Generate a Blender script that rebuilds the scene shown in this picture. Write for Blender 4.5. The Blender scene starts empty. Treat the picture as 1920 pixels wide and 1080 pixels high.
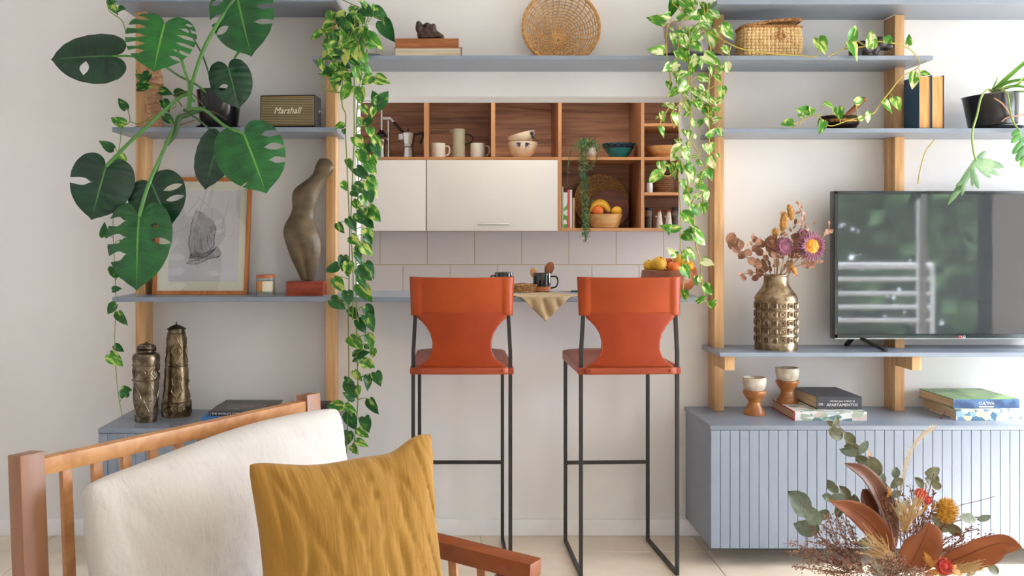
import bpy, bmesh, math, random
from mathutils import Vector, Matrix, Euler, noise
random.seed(7)
R = math.radians
SC = bpy.context.scene
COL = SC.collection
# ------------------------------------------------------------------ camera
DCAM, FPX, CX, CY, HC = 4.3, 1849.0, 850.0, 445.0, 1.298
cam = bpy.data.cameras.new('camera'); camo = bpy.data.objects.new('camera', cam); COL.objects.link(camo)
camo.location = (0, -DCAM, HC); camo.rotation_euler = (R(90), 0, 0)
cam.sensor_fit = 'HORIZONTAL'; cam.sensor_width = 36.0
cam.lens = FPX / 1920 * 36.0
cam.shift_x = (960 - CX) / 1920
cam.shift_y = -(540 - CY) / 1920
cam.clip_start = 0.05
SC.camera = camo
SC.view_settings.view_transform = 'Standard'; SC.view_settings.look = 'None'
SC.view_settings.gamma = 1.0; SC.view_settings.use_curve_mapping = False
SC.view_settings.exposure = 0.85
# ------------------------------------------------------------------ daylight and lamps
world = bpy.data.worlds.new('daylight'); SC.world = world; world.use_nodes = True
wn = world.node_tree.nodes['Background']
wn.inputs['Color'].default_value = (0.87, 0.94, 1.08, 1); wn.inputs['Strength'].default_value = 8.3
SC.cycles.max_bounces = 10; SC.cycles.diffuse_bounces = 6
SC.cycles.sample_clamp_indirect = 12.0
def area_light(name, loc, rot, sx, sy, power, col=(1, 1, 1), portal=False):
    l = bpy.data.lights.new(name, 'AREA'); l.shape = 'RECTANGLE'; l.size = sx; l.size_y = sy; l.energy = power; l.color = col
    l.cycles.is_portal = portal
    o = bpy.data.objects.new(name, l); COL.objects.link(o); o.location = loc; o.rotation_euler = rot
    return o
sun = bpy.data.lights.new('sun', 'SUN'); sun.energy = 13.0; sun.angle = R(12); sun.color = (1, .98, .96)
so = bpy.data.objects.new('sun', sun); COL.objects.link(so); so.location = (8, -3, 6)
so.rotation_euler = Vector((-math.cos(R(28)), math.sin(R(28)), -math.tan(R(42)))).to_track_quat('-Z', 'Y').to_euler()
# portals only guide the sampling of the sky through the openings
area_light('balcony_portal', (4.25, -6.02, 1.15), (R(90), 0, 0), 2.9, 2.3, 1, portal=True)
area_light('kitchen_portal', (2.68, .975, 1.62), (R(90), 0, R(90)), 1.3, 1.4, 1, portal=True)
area_light('side_portal', (4.08, -1.55, 1.27), (R(90), 0, R(90)), 2.4, 2.4, 1, portal=True)

# ------------------------------------------------------------------ projection helpers (real depth y is always given)
def K(y): return (DCAM + y) / FPX
def P(px, py, y): return Vector(((px - CX) * K(y), y, HC - (py - CY) * K(y)))
def PX(px, y): return (px - CX) * K(y)
def PZ(py, y): return HC - (py - CY) * K(y)

# ------------------------------------------------------------------ mesh helpers
class MB:
    def __init__(s): s.v = []; s.f = []; s.mi = []; s.uv = {}; s.m = 0
    def face(s, idx): s.f.append(tuple(idx)); s.mi.append(s.m)
    def box(s, c, size, rot=None):
        n = len(s.v); hx, hy, hz = size[0] / 2, size[1] / 2, size[2] / 2
        for sx in (-1, 1):
            for sy in (-1, 1):
                for sz in (-1, 1):
                    p = Vector((sx * hx, sy * hy, sz * hz))
                    if rot is not None: p = rot @ p
                    s.v.append(p + Vector(c))
        for q in ((0, 1, 3, 2), (4, 6, 7, 5), (0, 4, 5, 1), (2, 3, 7, 6), (0, 2, 6, 4), (1, 5, 7, 3)): s.face([n + i for i in q])
        return s
    def bb(s, x0, x1, y0, y1, z0, z1):
        return s.box(((x0 + x1) / 2, (y0 + y1) / 2, (z0 + z1) / 2), (abs(x1 - x0), abs(y1 - y0), abs(z1 - z0)))
    def bar(s, a, b, w, h, up=(0, 0, 1)):
        a, b = Vector(a), Vector(b); d = (b - a); L = d.length; d.normalize()
        u = Vector(up); x = d.cross(u)
        if x.length < 1e-4: x = d.cross(Vector((1, 0, 0)))
        x.normalize(); z = x.cross(d).normalized()
        M = Matrix((x, d, z)).transposed()
        return s.box((a + b) / 2, (w, L, h), M)
    def prism(s, pts, z0, z1):
        """outline in XY (counter-clockwise) raised from z0 to z1"""
        n = len(s.v); k = len(pts)
        for z in (z0, z1):
            for p in pts: s.v.append(Vector((p[0], p[1], z)))
        s.face([n + i for i in range(k - 1, -1, -1)]); s.face([n + k + i for i in range(k)])
        for i in range(k): j = (i + 1) % k; s.face([n + i, n + j, n + k + j, n + k + i])
        return s
    def slab(s, pts, nrm, th):
        """planar 3D outline pts thickened along nrm"""
        n = len(s.v); k = len(pts); nv = Vector(nrm).normalized() * th
        for p in pts: s.v.append(Vector(p))
        for p in pts: s.v.append(Vector(p) + nv)
        s.face([n + i for i in range(k)]); s.face([n + k + i for i in range(k - 1, -1, -1)])
        for i in range(k): j = (i + 1) % k; s.face([n + j, n + i, n + k + i, n + k + j])
        return s
    def lathe(s, prof, n=32, c=(0, 0, 0), M=None, sq=None, cap0=True, cap1=True):
        c = Vector(c); b = len(s.v)
        for r, z in prof:
            for i in range(n):
                a = 2 * math.pi * i / n; rr = r if sq is None else r * sq(a)
                p = Vector((rr * math.cos(a), rr * math.sin(a), z))
                if M is not None: p = M @ p
                s.v.append(p + c)
        for j in range(len(prof) - 1):
            for i in range(n):
                i2 = (i + 1) % n
                s.face([b + j * n + i, b + j * n + i2, b + (j + 1) * n + i2, b + (j + 1) * n + i])
        if cap0 and prof[0][0] > 1e-6: s.face([b + i for i in range(n - 1, -1, -1)])
        k = len(prof) - 1
        if cap1 and prof[k][0] > 1e-6: s.face([b + k * n + i for i in range(n)])
        return s
    def ell(s, c, rad, nu=20, nv=12, M=None, fn=None):
        prof = [(math.sin(math.pi * (j + .001) / (nv + .002)), -math.cos(math.pi * j / nv)) for j in range(nv + 1)]
        b = len(s.v); c = Vector(c)
        for r, z in prof:
            for i in range(nu):
                a = 2 * math.pi * i / nu
                p = Vector((r * math.cos(a), r * math.sin(a), z))
                k = fn(p) if fn else 1
                p = Vector((p.x * rad[0] * k, p.y * rad[1] * k, p.z * rad[2] * k))
                if M is not None: p = M @ p
                s.v.append(p + c)
        for j in range(nv):
            for i in range(nu):
                i2 = (i + 1) % nu
                s.face([b + j * nu + i, b + j * nu + i2, b + (j + 1) * nu + i2, b + (j + 1) * nu + i])
        return s
    def tube(s, pts, r, n=8, closed=False, flat=1.0):
        pts = [Vector(p) for p in pts]; m = len(pts); b = len(s.v)
        rs = r if isinstance(r, (list, tuple)) else [r] * m
        t0 = (pts[1] - pts[0]).normalized()
        u = t0.orthogonal().normalized(); prev = t0
        for k in range(m):
            if closed: t = (pts[(k + 1) % m] - pts[k - 1])
            elif k == 0: t = pts[1] - pts[0]
            elif k == m - 1: t = pts[-1] - pts[-2]
            else: t = pts[k + 1] - pts[k - 1]
            if t.length < 1e-9: t = prev.copy()
            t.normalize()
            q = prev.rotation_difference(t); u = (q @ u); u = (u - t * u.dot(t)).normalized(); w = t.cross(u); prev = t
            for i in range(n):
                a = 2 * math.pi * i / n
                s.v.append(pts[k] + (u * math.cos(a) + w * math.sin(a) * flat) * rs[k])
        K_ = m if closed else m - 1
        for k in range(K_):
            k2 = (k + 1) % m
            for i in range(n):
                i2 = (i + 1) % n
                s.face([b + k * n + i, b + k * n + i2, b + k2 * n + i2, b + k2 * n + i])
        if not closed:
            s.face([b + i for i in range(n - 1, -1, -1)]); s.face([b + (m - 1) * n + i for i in range(n)])
        return s
    def grid(s, fn, nu, nv, keep=None):
        b = len(s.v)
        for j in range(nv + 1):
            for i in range(nu + 1): s.v.append(Vector(fn(i / nu, j / nv)))
        for j in range(nv):
            for i in range(nu):
                if keep is None or keep((i + .5) / nu, (j + .5) / nv):
                    s.face([b + j * (nu + 1) + i, b + j * (nu + 1) + i + 1, b + (j + 1) * (nu + 1) + i + 1, b + (j + 1) * (nu + 1) + i])
        return s
    def mesh(s, name, mats, org=(0, 0, 0), smooth=True, bevel=0, segs=2, sharp=35, merge=0, solid=0):
        org = Vector(org)
        me = bpy.data.meshes.new(name)
        me.from_pydata([tuple(Vector(p) - org) for p in s.v], [], s.f)
        if not isinstance(mats, (list, tuple)): mats = [mats]
        for m in mats: me.materials.append(m)
        for p, i in zip(me.polygons, s.mi): p.material_index = i
        bm = bmesh.new(); bm.from_mesh(me)
        if merge: bmesh.ops.remove_doubles(bm, verts=bm.verts, dist=merge)
        if not solid and merge != -1: bmesh.ops.recalc_face_normals(bm, faces=bm.faces)
        if bevel:
            es = [e for e in bm.edges if len(e.link_faces) == 2 and e.calc_face_angle(0) > R(30)]
            bmesh.ops.bevel(bm, geom=es, offset=bevel, segments=segs, affect='EDGES', profile=.6, clamp_overlap=True)
        bm.to_mesh(me); bm.free()
        if smooth:
            for p in me.polygons: p.use_smooth = True
            me.set_sharp_from_angle(angle=R(sharp))
        return me
ORG = {}
def setp(o, label=None, cat=None, group=None, kind=None):
    if label: o['label'] = label
    if cat: o['category'] = cat
    if group: o['group'] = group
    if kind: o['kind'] = kind
    return o
def thing(name, label, cat, loc, group=None):
    o = bpy.data.objects.new(name, None); o.empty_display_size = .05; COL.objects.link(o); o.location = loc
    ORG[o.name] = Vector(loc)
    return setp(o, label, cat, group)
def part(name, mb, mats, parent, label=None, kind=None, solid=0, **kw):
    org = ORG[parent.name]
    o = bpy.data.objects.new(name, mb.mesh(name, mats, org, solid=solid, **kw)); COL.objects.link(o); o.parent = parent
    ORG[o.name] = org
    if solid:
        md = o.modifiers.new('thickness', 'SOLIDIFY'); md.thickness = abs(solid); md.offset = 1 if solid > 0 else -1
    return setp(o, label, kind=kind)
def solo(name, mb, mats, label, cat, loc=(0, 0, 0), group=None, kind=None, solid=0, **kw):
    o = bpy.data.objects.new(name, mb.mesh(name, mats, loc, solid=solid, **kw)); COL.objects.link(o); o.location = loc
    ORG[o.name] = Vector(loc)
    if solid:
        md = o.modifiers.new('thickness', 'SOLIDIFY'); md.thickness = abs(solid); md.offset = 1 if solid > 0 else -1
    return setp(o, label, cat, group, kind)
def struct(name, mb, mats, parent=None, **kw):
    o = bpy.data.objects.new(name, mb.mesh(name, mats, (0, 0, 0), **kw)); COL.objects.link(o)
    ORG[o.name] = Vector((0, 0, 0))
    if parent: o.parent = parent
    else: o['kind'] = 'structure'
    return o
def inst(name, mesh, parent, M):
    """a piece that shares its mesh, placed by a world matrix under an unrotated parent"""
    o = bpy.data.objects.new(name, mesh); COL.objects.link(o); o.parent = parent
    o.matrix_local = Matrix.Translation(-ORG[parent.name]) @ M
    ORG[o.name] = ORG[parent.name]
    return o
def dup(root, loc, label=None, rz=0):
    r = root.copy(); COL.objects.link(r); r.location = loc; r.rotation_euler.z = rz
    if label: r['label'] = label
    for ch in list(root.children):
        c = ch.copy(); COL.objects.link(c); c.parent = r
        for g in list(ch.children):
            d = g.copy(); COL.objects.link(d); d.parent = c
    return r
def cr(pts, n=8):
    """Catmull-Rom through points"""
    pts = [Vector(p) for p in pts]; q = [pts[0] * 2 - pts[1]] + pts + [pts[-1] * 2 - pts[-2]]; out = []
    for i in range(1, len(q) - 2):
        a, b, c, d = q[i - 1:i + 3]
        for k in range(n):
            t = k / n
            out.append(.5 * ((2 * b) + (c - a) * t + (2 * a - 5 * b + 4 * c - d) * t * t + (3 * b - a - 3 * c + d) * t ** 3))
    out.append(pts[-1]); return out
def text_mesh(name, txt, size, mat, M, parent, shear=0, extrude=.0004, align='CENTER', xs=1.0):
    cu = bpy.data.curves.new(name, 'FONT'); cu.body = txt; cu.size = size; cu.extrude = extrude; cu.shear = shear; cu.align_x = align; cu.align_y = 'CENTER'; cu.resolution_u = 3
    t = bpy.data.objects.new(name + '_curve', cu); COL.objects.link(t)
    dg = bpy.context.evaluated_depsgraph_get()
    me = bpy.data.meshes.new_from_object(t.evaluated_get(dg)); me.name = name
    bpy.data.objects.remove(t)
    me.materials.clear(); me.materials.append(mat)
    for v in me.vertices: v.co.x *= xs
    o = inst(name, me, parent, M); return o
FRONT = Matrix.Rotation(R(90), 4, 'X')     # text facing the camera side (-y)

# ------------------------------------------------------------------ materials
def lin(c): return tuple(((x / 255) / 12.92 if x / 255 <= .04045 else ((x / 255 + .055) / 1.055) ** 2.4) for x in c) + (1,)
MATS = {}
def new(name):
    m = bpy.data.materials.new(name); m.use_nodes = True; nt = m.node_tree
    return m, nt, nt.nodes['Principled BSDF']
def N(nt, t, **kw):
    n = nt.nodes.new(t)
    for k, v in kw.items():
        if k in n.inputs.keys() if hasattr(n.inputs, 'keys') else False: n.inputs[k].default_value = v
        else: setattr(n, k, v)
    return n
def ramp(nt, fac, stops):
    r = nt.nodes.new('ShaderNodeValToRGB'); e = r.color_ramp.elements
    while len(e) < len(stops): e.new(.5)
    for i, (p, c) in enumerate(stops): e[i].position = p; e[i].color = c
    nt.links.new(fac, r.inputs[0]); return r
def coord(nt, scale, which='Object', rnd=True):
    tc = nt.nodes.new('ShaderNodeTexCoord'); mp = nt.nodes.new('ShaderNodeMapping'); mp.inputs['Scale'].default_value = scale
    nt.links.new(tc.outputs[which], mp.inputs[0])
    if rnd:
        oi = nt.nodes.new('ShaderNodeObjectInfo'); mul = nt.nodes.new('ShaderNodeMath'); mul.operation = 'MULTIPLY'; mul.inputs[1].default_value = 37.0
        nt.links.new(oi.outputs['Random'], mul.inputs[0]); nt.links.new(mul.outputs[0], mp.inputs['Location'])
    return mp.outputs[0]
def bump(nt, b, h, strength, dist=.002):
    bp = nt.nodes.new('ShaderNodeBump'); bp.inputs['Strength'].default_value = strength; bp.inputs['Distance'].default_value = dist
    nt.links.new(h, bp.inputs['Height']); nt.links.new(bp.outputs[0], b.inputs['Normal'])
def plain(name, c, rough=.5, metal=0, var=.06, vs=(6, 6, 6), bmp=0, bs=(80, 80, 80), spec=.5, coat=0, sheen=0, trans=0):
    if name in MATS: return MATS[name]
    m, nt, b = new(name)
    n = nt.nodes.new('ShaderNodeTexNoise'); n.inputs['Scale'].default_value = 1; n.inputs['Detail'].default_value = 3
    nt.links.new(coord(nt, vs), n.inputs['Vector'])
    l = lin(c); lo = tuple(x * (1 - var) for x in l[:3]) + (1,); hi = tuple(min(1, x * (1 + var)) for x in l[:3]) + (1,)
    r = ramp(nt, n.outputs[0], [(.3, lo), (.7, hi)]); nt.links.new(r.outputs[0], b.inputs['Base Color'])
    b.inputs['Roughness'].default_value = rough; b.inputs['Metallic'].default_value = metal
    b.inputs['Specular IOR Level'].default_value = spec; b.inputs['Coat Weight'].default_value = coat
    b.inputs['Sheen Weight'].default_value = sheen
    b.inputs['Transmission Weight'].default_value = trans
    if bmp:
        n2 = nt.nodes.new('ShaderNodeTexNoise'); n2.inputs['Scale'].default_value = 1; n2.inputs['Detail'].default_value = 4
        nt.links.new(coord(nt, bs), n2.inputs['Vector']); bump(nt, b, n2.outputs[0], bmp)
    MATS[name] = m; return m
def wood(name, c1, c2, axis='Z', fine=60, rough=.45, rings=1.0, c3=None):
    if name in MATS: return MATS[name]
    m, nt, b = new(name)
    sc = [fine] * 3; i = 'XYZ'.index(axis); sc[i] = fine * .04
    n = nt.nodes.new('ShaderNodeTexNoise'); n.inputs['Scale'].default_value = 1; n.inputs['Detail'].default_value = 5; n.inputs['Distortion'].default_value = .6 * rings
    nt.links.new(coord(nt, sc), n.inputs['Vector'])
    sc2 = [fine * .22] * 3; sc2[i] = fine * .02
    n2 = nt.nodes.new('ShaderNodeTexNoise'); n2.inputs['Scale'].default_value = 1; n2.inputs['Detail'].default_value = 2; n2.inputs['Distortion'].default_value = 1.5 * rings
    nt.links.new(coord(nt, sc2), n2.inputs['Vector'])
    mx = nt.nodes.new('ShaderNodeMath'); mx.operation = 'ADD'
    h1 = nt.nodes.new('ShaderNodeMath'); h1.operation = 'MULTIPLY'; h1.inputs[1].default_value = .5; nt.links.new(n.outputs[0], h1.inputs[0])
    h2 = nt.nodes.new('ShaderNodeMath'); h2.operation = 'MULTIPLY'; h2.inputs[1].default_value = .5; nt.links.new(n2.outputs[0], h2.inputs[0])
    nt.links.new(h1.outputs[0], mx.inputs[0]); nt.links.new(h2.outputs[0], mx.inputs[1])
    st = [(.36, lin(c2)), (.62, lin(c1))]
    if c3: st = [(.34, lin(c2)), (.5, lin(c1)), (.64, lin(c3))]
    r = ramp(nt, mx.outputs[0], st); nt.links.new(r.outputs[0], b.inputs['Base Color'])
    b.inputs['Roughness'].default_value = rough; bump(nt, b, n.outputs[0], .15, .001)
    MATS[name] = m; return m
def mix2(name, c1, c2, scale, lo=.45, hi=.55, rough=.5, metal=0, bmp=0, tex='noise', c3=None, detail=4, bdist=.002):
    """two colours in patches"""
    if name in MATS: return MATS[name]
    m, nt, b = new(name)
    if tex == 'noise': n = nt.nodes.new('ShaderNodeTexNoise'); n.inputs['Detail'].default_value = detail; n.inputs['Scale'].default_value = 1; out = n.outputs[0]
    elif tex == 'voronoi': n = nt.nodes.new('ShaderNodeTexVoronoi'); n.inputs['Scale'].default_value = 1; out = n.outputs[0]
    elif tex == 'edge': n = nt.nodes.new('ShaderNodeTexVoronoi'); n.feature = 'DISTANCE_TO_EDGE'; n.inputs['Scale'].default_value = 1; out = n.outputs[0]
    elif tex == 'wave': n = nt.nodes.new('ShaderNodeTexWave'); n.inputs['Scale'].default_value = 1; n.inputs['Distortion'].default_value = 2; out = n.outputs['Fac']
    nt.links.new(coord(nt, scale), n.inputs['Vector'])
    st = [(lo, lin(c1)), (hi, lin(c2))]
    if c3: st.append((min(1, hi + (hi - lo)), lin(c3)))
    r = ramp(nt, out, st); nt.links.new(r.outputs[0], b.inputs['Base Color'])
    b.inputs['Roughness'].default_value = rough; b.inputs['Metallic'].default_value = metal
    if bmp: bump(nt, b, out, bmp, bdist)
    MATS[name] = m; return m
def glass(name, c=(255, 255, 255), rough=0.0, ior=1.45):
    if name in MATS: return MATS[name]
    m, nt, b = new(name)
    n = nt.nodes.new('ShaderNodeTexNoise'); n.inputs['Scale'].default_value = 3
    l = lin(c); r = ramp(nt, n.outputs[0], [(0, tuple(x * .97 for x in l[:3]) + (1,)), (1, l)]); nt.links.new(r.outputs[0], b.inputs['Base Color'])
    b.inputs['Transmission Weight'].default_value = 1; b.inputs['Roughness'].default_value = rough; b.inputs['IOR'].default_value = ior
    MATS[name] = m; return m
M_wall = plain('wall_paint', (236, 235, 235), .8, var=.02, vs=(2, 2, 2), bmp=.05, bs=(40, 40, 40), spec=.2)
M_ceil = plain('ceiling_paint', (243, 243, 243), .85, var=.01, spec=.2)
M_grout = plain('grout', (190, 176, 158), .85)
M_tile = plain('floor_tile', (226, 212, 192), .35, var=.06, vs=(9, 9, 9))
M_blue = plain('blue_grey_lacquer', (128, 140, 158), .33, spec=.9, var=.03, vs=(3, 3, 3))
M_post = wood('oak_post', (226, 184, 132), (192, 142, 90), 'Z', 70)
M_cabwood = wood('cabinet_walnut', (172, 122, 90), (120, 80, 58), 'X', 50, .5, 1.2, (190, 142, 106))
M_cabedge = wood('cabinet_edge', (202, 146, 96), (178, 120, 74), 'X', 60, .5)
M_door = plain('cabinet_laminate', (226, 219, 209), .45, var=.015)
M_steel = plain('brushed_steel', (190, 188, 184), .3, 1)
M_black = plain('black_metal', (48, 45, 45), .42, .2)
M_btile = plain('backsplash_tile', (222, 218, 216), .32, var=.03, vs=(3, 3, 3))
M_bgrout = plain('backsplash_grout', (196, 178, 148), .8)
M_white = plain('white_frame', (240, 240, 242), .4)
def pane_mat(name, refl):
    m, nt, b = new(name); nt.nodes.remove(b)
    tr = nt.nodes.new('ShaderNodeBsdfTransparent'); gl = nt.nodes.new('ShaderNodeBsdfGlossy'); gl.inputs['Roughness'].default_value = .01
    mx = nt.nodes.new('ShaderNodeMixShader'); n = nt.nodes.new('ShaderNodeTexNoise'); n.inputs['Scale'].default_value = 2
    r = ramp(nt, n.outputs[0], [(0, (refl * .9,) * 3 + (1,)), (1, (refl,) * 3 + (1,))])
    nt.links.new(r.outputs[0], mx.inputs[0]); nt.links.new(tr.outputs[0], mx.inputs[1]); nt.links.new(gl.outputs[0], mx.inputs[2])
    nt.links.new(mx.outputs[0], nt.nodes['Material Output'].inputs[0]); return m
M_pane = pane_mat('window_glass', .06)

# ------------------------------------------------------------------ room
XL, XR1, XR2, YB, YJ, ZC = -2.7, 4.0, 6.3, -6.0, -3.55, 2.75
OX0, OX1, OZ0, OZ1, WT = PX(668, 0), PX(1292, 0), 1.035, PZ(181, 0), .2
wb = MB()
wb.bb(XL, OX0, 0, WT, 0, ZC).bb(OX1, XR1, 0, WT, 0, ZC).bb(OX0, OX1, 0, WT, OZ1, ZC).bb(OX0, OX1, 0, WT, 0, OZ0)
struct('wall_front', wb, M_wall, smooth=False, merge=.0005)
# right wall with a wide window near the shelves, then the room widens towards the balcony
W1 = (-2.7, -0.4, .1, 2.45)
wr = MB()
wr.bb(XR1, XR1 + .2, W1[1], WT, 0, ZC).bb(XR1, XR1 + .2, YJ, W1[0], 0, ZC).bb(XR1, XR1 + .2, W1[0], W1[1], W1[3], ZC).bb(XR1, XR1 + .2, W1[0], W1[1], 0, W1[2])
struct('wall_right', wr, M_wall, smooth=False)
struct('wall_return', MB().bb(XR1, XR2 + .2, YJ, YJ + .2, 0, ZC), M_wall, smooth=False)
struct('wall_far_right', MB().bb(XR2, XR2 + .2, YB, YJ, 0, ZC), M_wall, smooth=False)
struct('wall_left', MB().bb(XL - .2, XL, YB, WT, 0, ZC), M_wall, smooth=False)
BD = (2.8, 5.7, 0, 2.3)
wr = MB()
wr.bb(XL, BD[0], YB - .2, YB, 0, ZC).bb(BD[1], XR2, YB - .2, YB, 0, ZC).bb(BD[0], BD[1], YB - .2, YB, BD[3], ZC)
struct('wall_rear', wr, M_wall, smooth=False)
struct('ceiling', MB().bb(XL, XR1 + .2, YB, 2.0, ZC, ZC + .1).bb(XR1 + .2, XR2 + .2, YB, YJ + .2, ZC, ZC + .1), M_ceil, smooth=False)
fl = struct('floor', MB().bb(XL, XR2, YB, 2.0, -.06, -.004), M_grout, smooth=False)
# floor tiles, one piece each
tw, tl = .927, .45
tm = MB().bb(-tw / 2 + .0015, tw / 2 - .0015, -tl / 2 + .0015, tl / 2 - .0015, -.02, 0).mesh('tile', M_tile, bevel=.001, segs=1)
jx, jy = 1.045, -.23
for i in range(-4, 5):
    for k in range(-9, 1):
        x, y = jx + (i + .5) * tw, jy + (k + .5) * tl
        if y > -4.2: inst('tile', tm, fl, Matrix.Translation((x, y, 0)))
# skirting boards
struct('baseboard_front', MB().bb(XL, XR1, -.014, 0, 0, .072), M_white, bevel=.004)
struct('baseboard_left', MB().bb(XL, XL + .014, YB, -.014, 0, .072), M_white, bevel=.004)
# window frames
def frame_y(name, x, y0, y1, z0, z1, n):
    o = struct(name, MB().bb(x - .03, x + .03, y0, y1, z0, z0 + .06).bb(x - .03, x + .03, y0, y1, z1 - .06, z1), M_white, bevel=.004)
    for i in range(n + 1):
        yy = y0 + .03 + (y1 - y0 - .06) * i / n
        struct('window_stile', MB().bb(x - .028, x + .028, yy - .03, yy + .03, z0 + .06, z1 - .06), M_white, o, bevel=.003)
    for i in range(n):
        a = y0 + .06 + (y1 - y0 - .06) * i / n; b = y0 + (y1 - y0 - .06) * (i + 1) / n
        struct('window_pane', MB().bb(x - .003, x + .003, a, b, z0 + .06, z1 - .06), M_pane, o)
def frame_x(name, y, x0, x1, z0, z1, xs):
    o = struct(name, MB().bb(x0, x1, y - .03, y + .03, z0, z0 + .06).bb(x0, x1, y - .03, y + .03, z1 - .06, z1), M_white, bevel=.004)
    xs = [x0 + .04] + xs + [x1 - .04]
    for xx in xs: struct('window_stile', MB().bb(xx - .04, xx + .04, y - .028, y + .028, z0 + .06, z1 - .06), M_white, o, bevel=.003)
    for a, b in zip(xs, xs[1:]): struct('window_pane', MB().bb(a + .04, b - .04, y - .003, y + .003, z0 + .06, z1 - .06), M_pane, o)
frame_y('window_1', XR1 + .1, *W1, 2)
frame_x('door_1', YB - .1, BD[0], BD[1], BD[2] + .0, BD[3], [4.78])
# ------------------------------------------------------------------ kitchen behind the opening
KX0, KX1, KY = -.95, 2.6, 1.75
struct('wall_kitchen_rear', MB().bb(KX0 - .1, KX1 + .1, KY + .012, KY + .15, 0, ZC), M_bgrout, smooth=False)
struct('wall_kitchen_left', MB().bb(KX0 - .1, KX0, WT, KY + .012, 0, ZC), M_wall, smooth=False)
KW = (.35, 1.6, .95, 2.3)
struct('wall_kitchen_right', MB().bb(KX1, KX1 + .1, WT, KW[0], 0, ZC).bb(KX1, KX1 + .1, KW[1], KY + .012, 0, ZC).bb(KX1, KX1 + .1, KW[0], KW[1], KW[3], ZC).bb(KX1, KX1 + .1, KW[0], KW[1], 0, KW[2]), M_wall, smooth=False)
frame_y('kitchen_fill_window', KX1 + .05, *KW, 2)  # unseen window, added so daylight reaches the backsplash and cabinet
kr = bpy.data.objects['wall_kitchen_rear']
TW, TH = 88.7 * K(KY), 63 * K(KY)
btm = MB().bb(-TW / 2 + .0022, TW / 2 - .0022, -.012, -.002, -TH / 2 + .0020, TH / 2 - .0020).mesh('tile', M_btile, bevel=.0005, segs=1)
for row, (py, off) in enumerate(((464.5, 801.), (528.0, 844.), (591.5, 801.), (655, 844.), (401, 844.))):
    z = PZ(py, KY)
    for i in range(-4, 12):
        x = PX(off + 88.7 * (i + .5), KY)
        if KX0 + TW / 2 < x < KX1 - TW / 2: inst('tile', btm, kr, Matrix.Translation((x, KY + .0222, z)))

# ------------------------------------------------------------------ shelving
YS, YP = -.29, -.108
ZMID, ZL2, ZCO, ZR2, ZTV, ZRC, ZLC = 2.0375, 1.746, 1.055, 1.742, .8296, .5605, .548
PXS = [(PX(254, YP), PX(272.5, YP)), (PX(611, YP), PX(629, YP)), (PX(1339.5, YP), PX(1358, YP)), (PX(1678, YP), PX(1696, YP))]
SLX = -1.388; SLR = -.473; SRL = 1.0837; SRR = 2.75
def shelf(name, label, x0, x1, zt, th=.0195, back=0.0, wide=None):
    """plank notched at its back edge around the posts it passes"""
    pts = [(x0, YS), (x1, YS), (x1, back)]
    for a, b in reversed(PXS):
        if x0 < a and b < x1: pts += [(b + .001, back), (b + .001, YP - .001), (a - .001, YP - .001), (a - .001, back)]
    pts.append((x0, back))
    T = solo(name, MB().prism(pts, zt - th, zt), M_blue, label, 'shelf', (0, 0, zt - th), group='blue grey wall shelves', bevel=.0012, segs=1, smooth=False)
    return T
shelf('wall_shelf', 'blue grey shelf at the top left, above the radio and monstera', SLX, SLR, 2.2765)
shelf('wall_shelf', 'blue grey shelf carrying the black radio speaker and potted monstera', SLX, SLR, ZL2)
shelf('wall_shelf', 'long blue grey shelf over the kitchen opening with rattan tray', PX(584.5, YS), PX(1750, YS), ZMID, .0175)
shelf('wall_shelf', 'blue grey shelf at the top right above the lidded wicker basket', SRL - .012, SRR, 2.265)
shelf('wall_shelf', 'blue grey shelf with upright blue books and black plant pot', SRL - .006, SRR, ZR2, .0175)
shelf('wall_shelf', 'blue grey shelf under the television and dried flower vase', SRL, SRR, ZTV, .0175)
# the low shelf on the left runs on as the bar counter through the opening
pts = [(SLX, YS), (PX(1317, YS), YS), (PX(1317, YS), -.001), (OX1 - .002, -.001), (OX1 - .002, WT), (OX0 + .002, WT), (OX0 + .002, 0)]
a, b = PXS[1]; pts += [(b + .001, 0), (b + .001, YP - .001), (a - .001, YP - .001), (a - .001, 0)]
a, b = PXS[0]; pts += [(b + .001, 0), (b + .001, YP - .001), (a - .001, YP - .001), (a - .001, 0), (SLX, 0)]
solo('bar_counter', MB().prism(pts, ZCO - .0195, ZCO), M_blue, 'blue grey counter plank running from the framed drawing to the fruit bowl', 'counter', (0, 0, ZCO - .0195), bevel=.0012, segs=1, smooth=False)
PL = ['leftmost oak shelf post, behind the hanging monstera leaves', 'oak shelf post left of the kitchen opening beside the trailing pothos', 'oak shelf post right of the kitchen opening beside the dried flower vase', 'oak shelf post behind the television']
PZB = [ZLC, ZLC, ZRC, ZRC]; PZT = [2.256, 2.256, 2.244, 2.244]
for (a, b), lab, z0, z1, i in zip(PXS, PL, PZB, PZT, range(4)):
    T = thing('shelf_post', lab, 'post', ((a + b) / 2, YP / 2, z0), 'oak shelf posts')
    part('upright', MB().bb(a, b, YP, -.001, z0, z1), M_post, T, bevel=.002)
    if i > 1:
        part('bracket', MB().bb(a + .001, b + .0, YP - .155, YP, ZTV - .0185 - .058, ZTV - .0185), M_post, T, bevel=.002)
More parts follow.
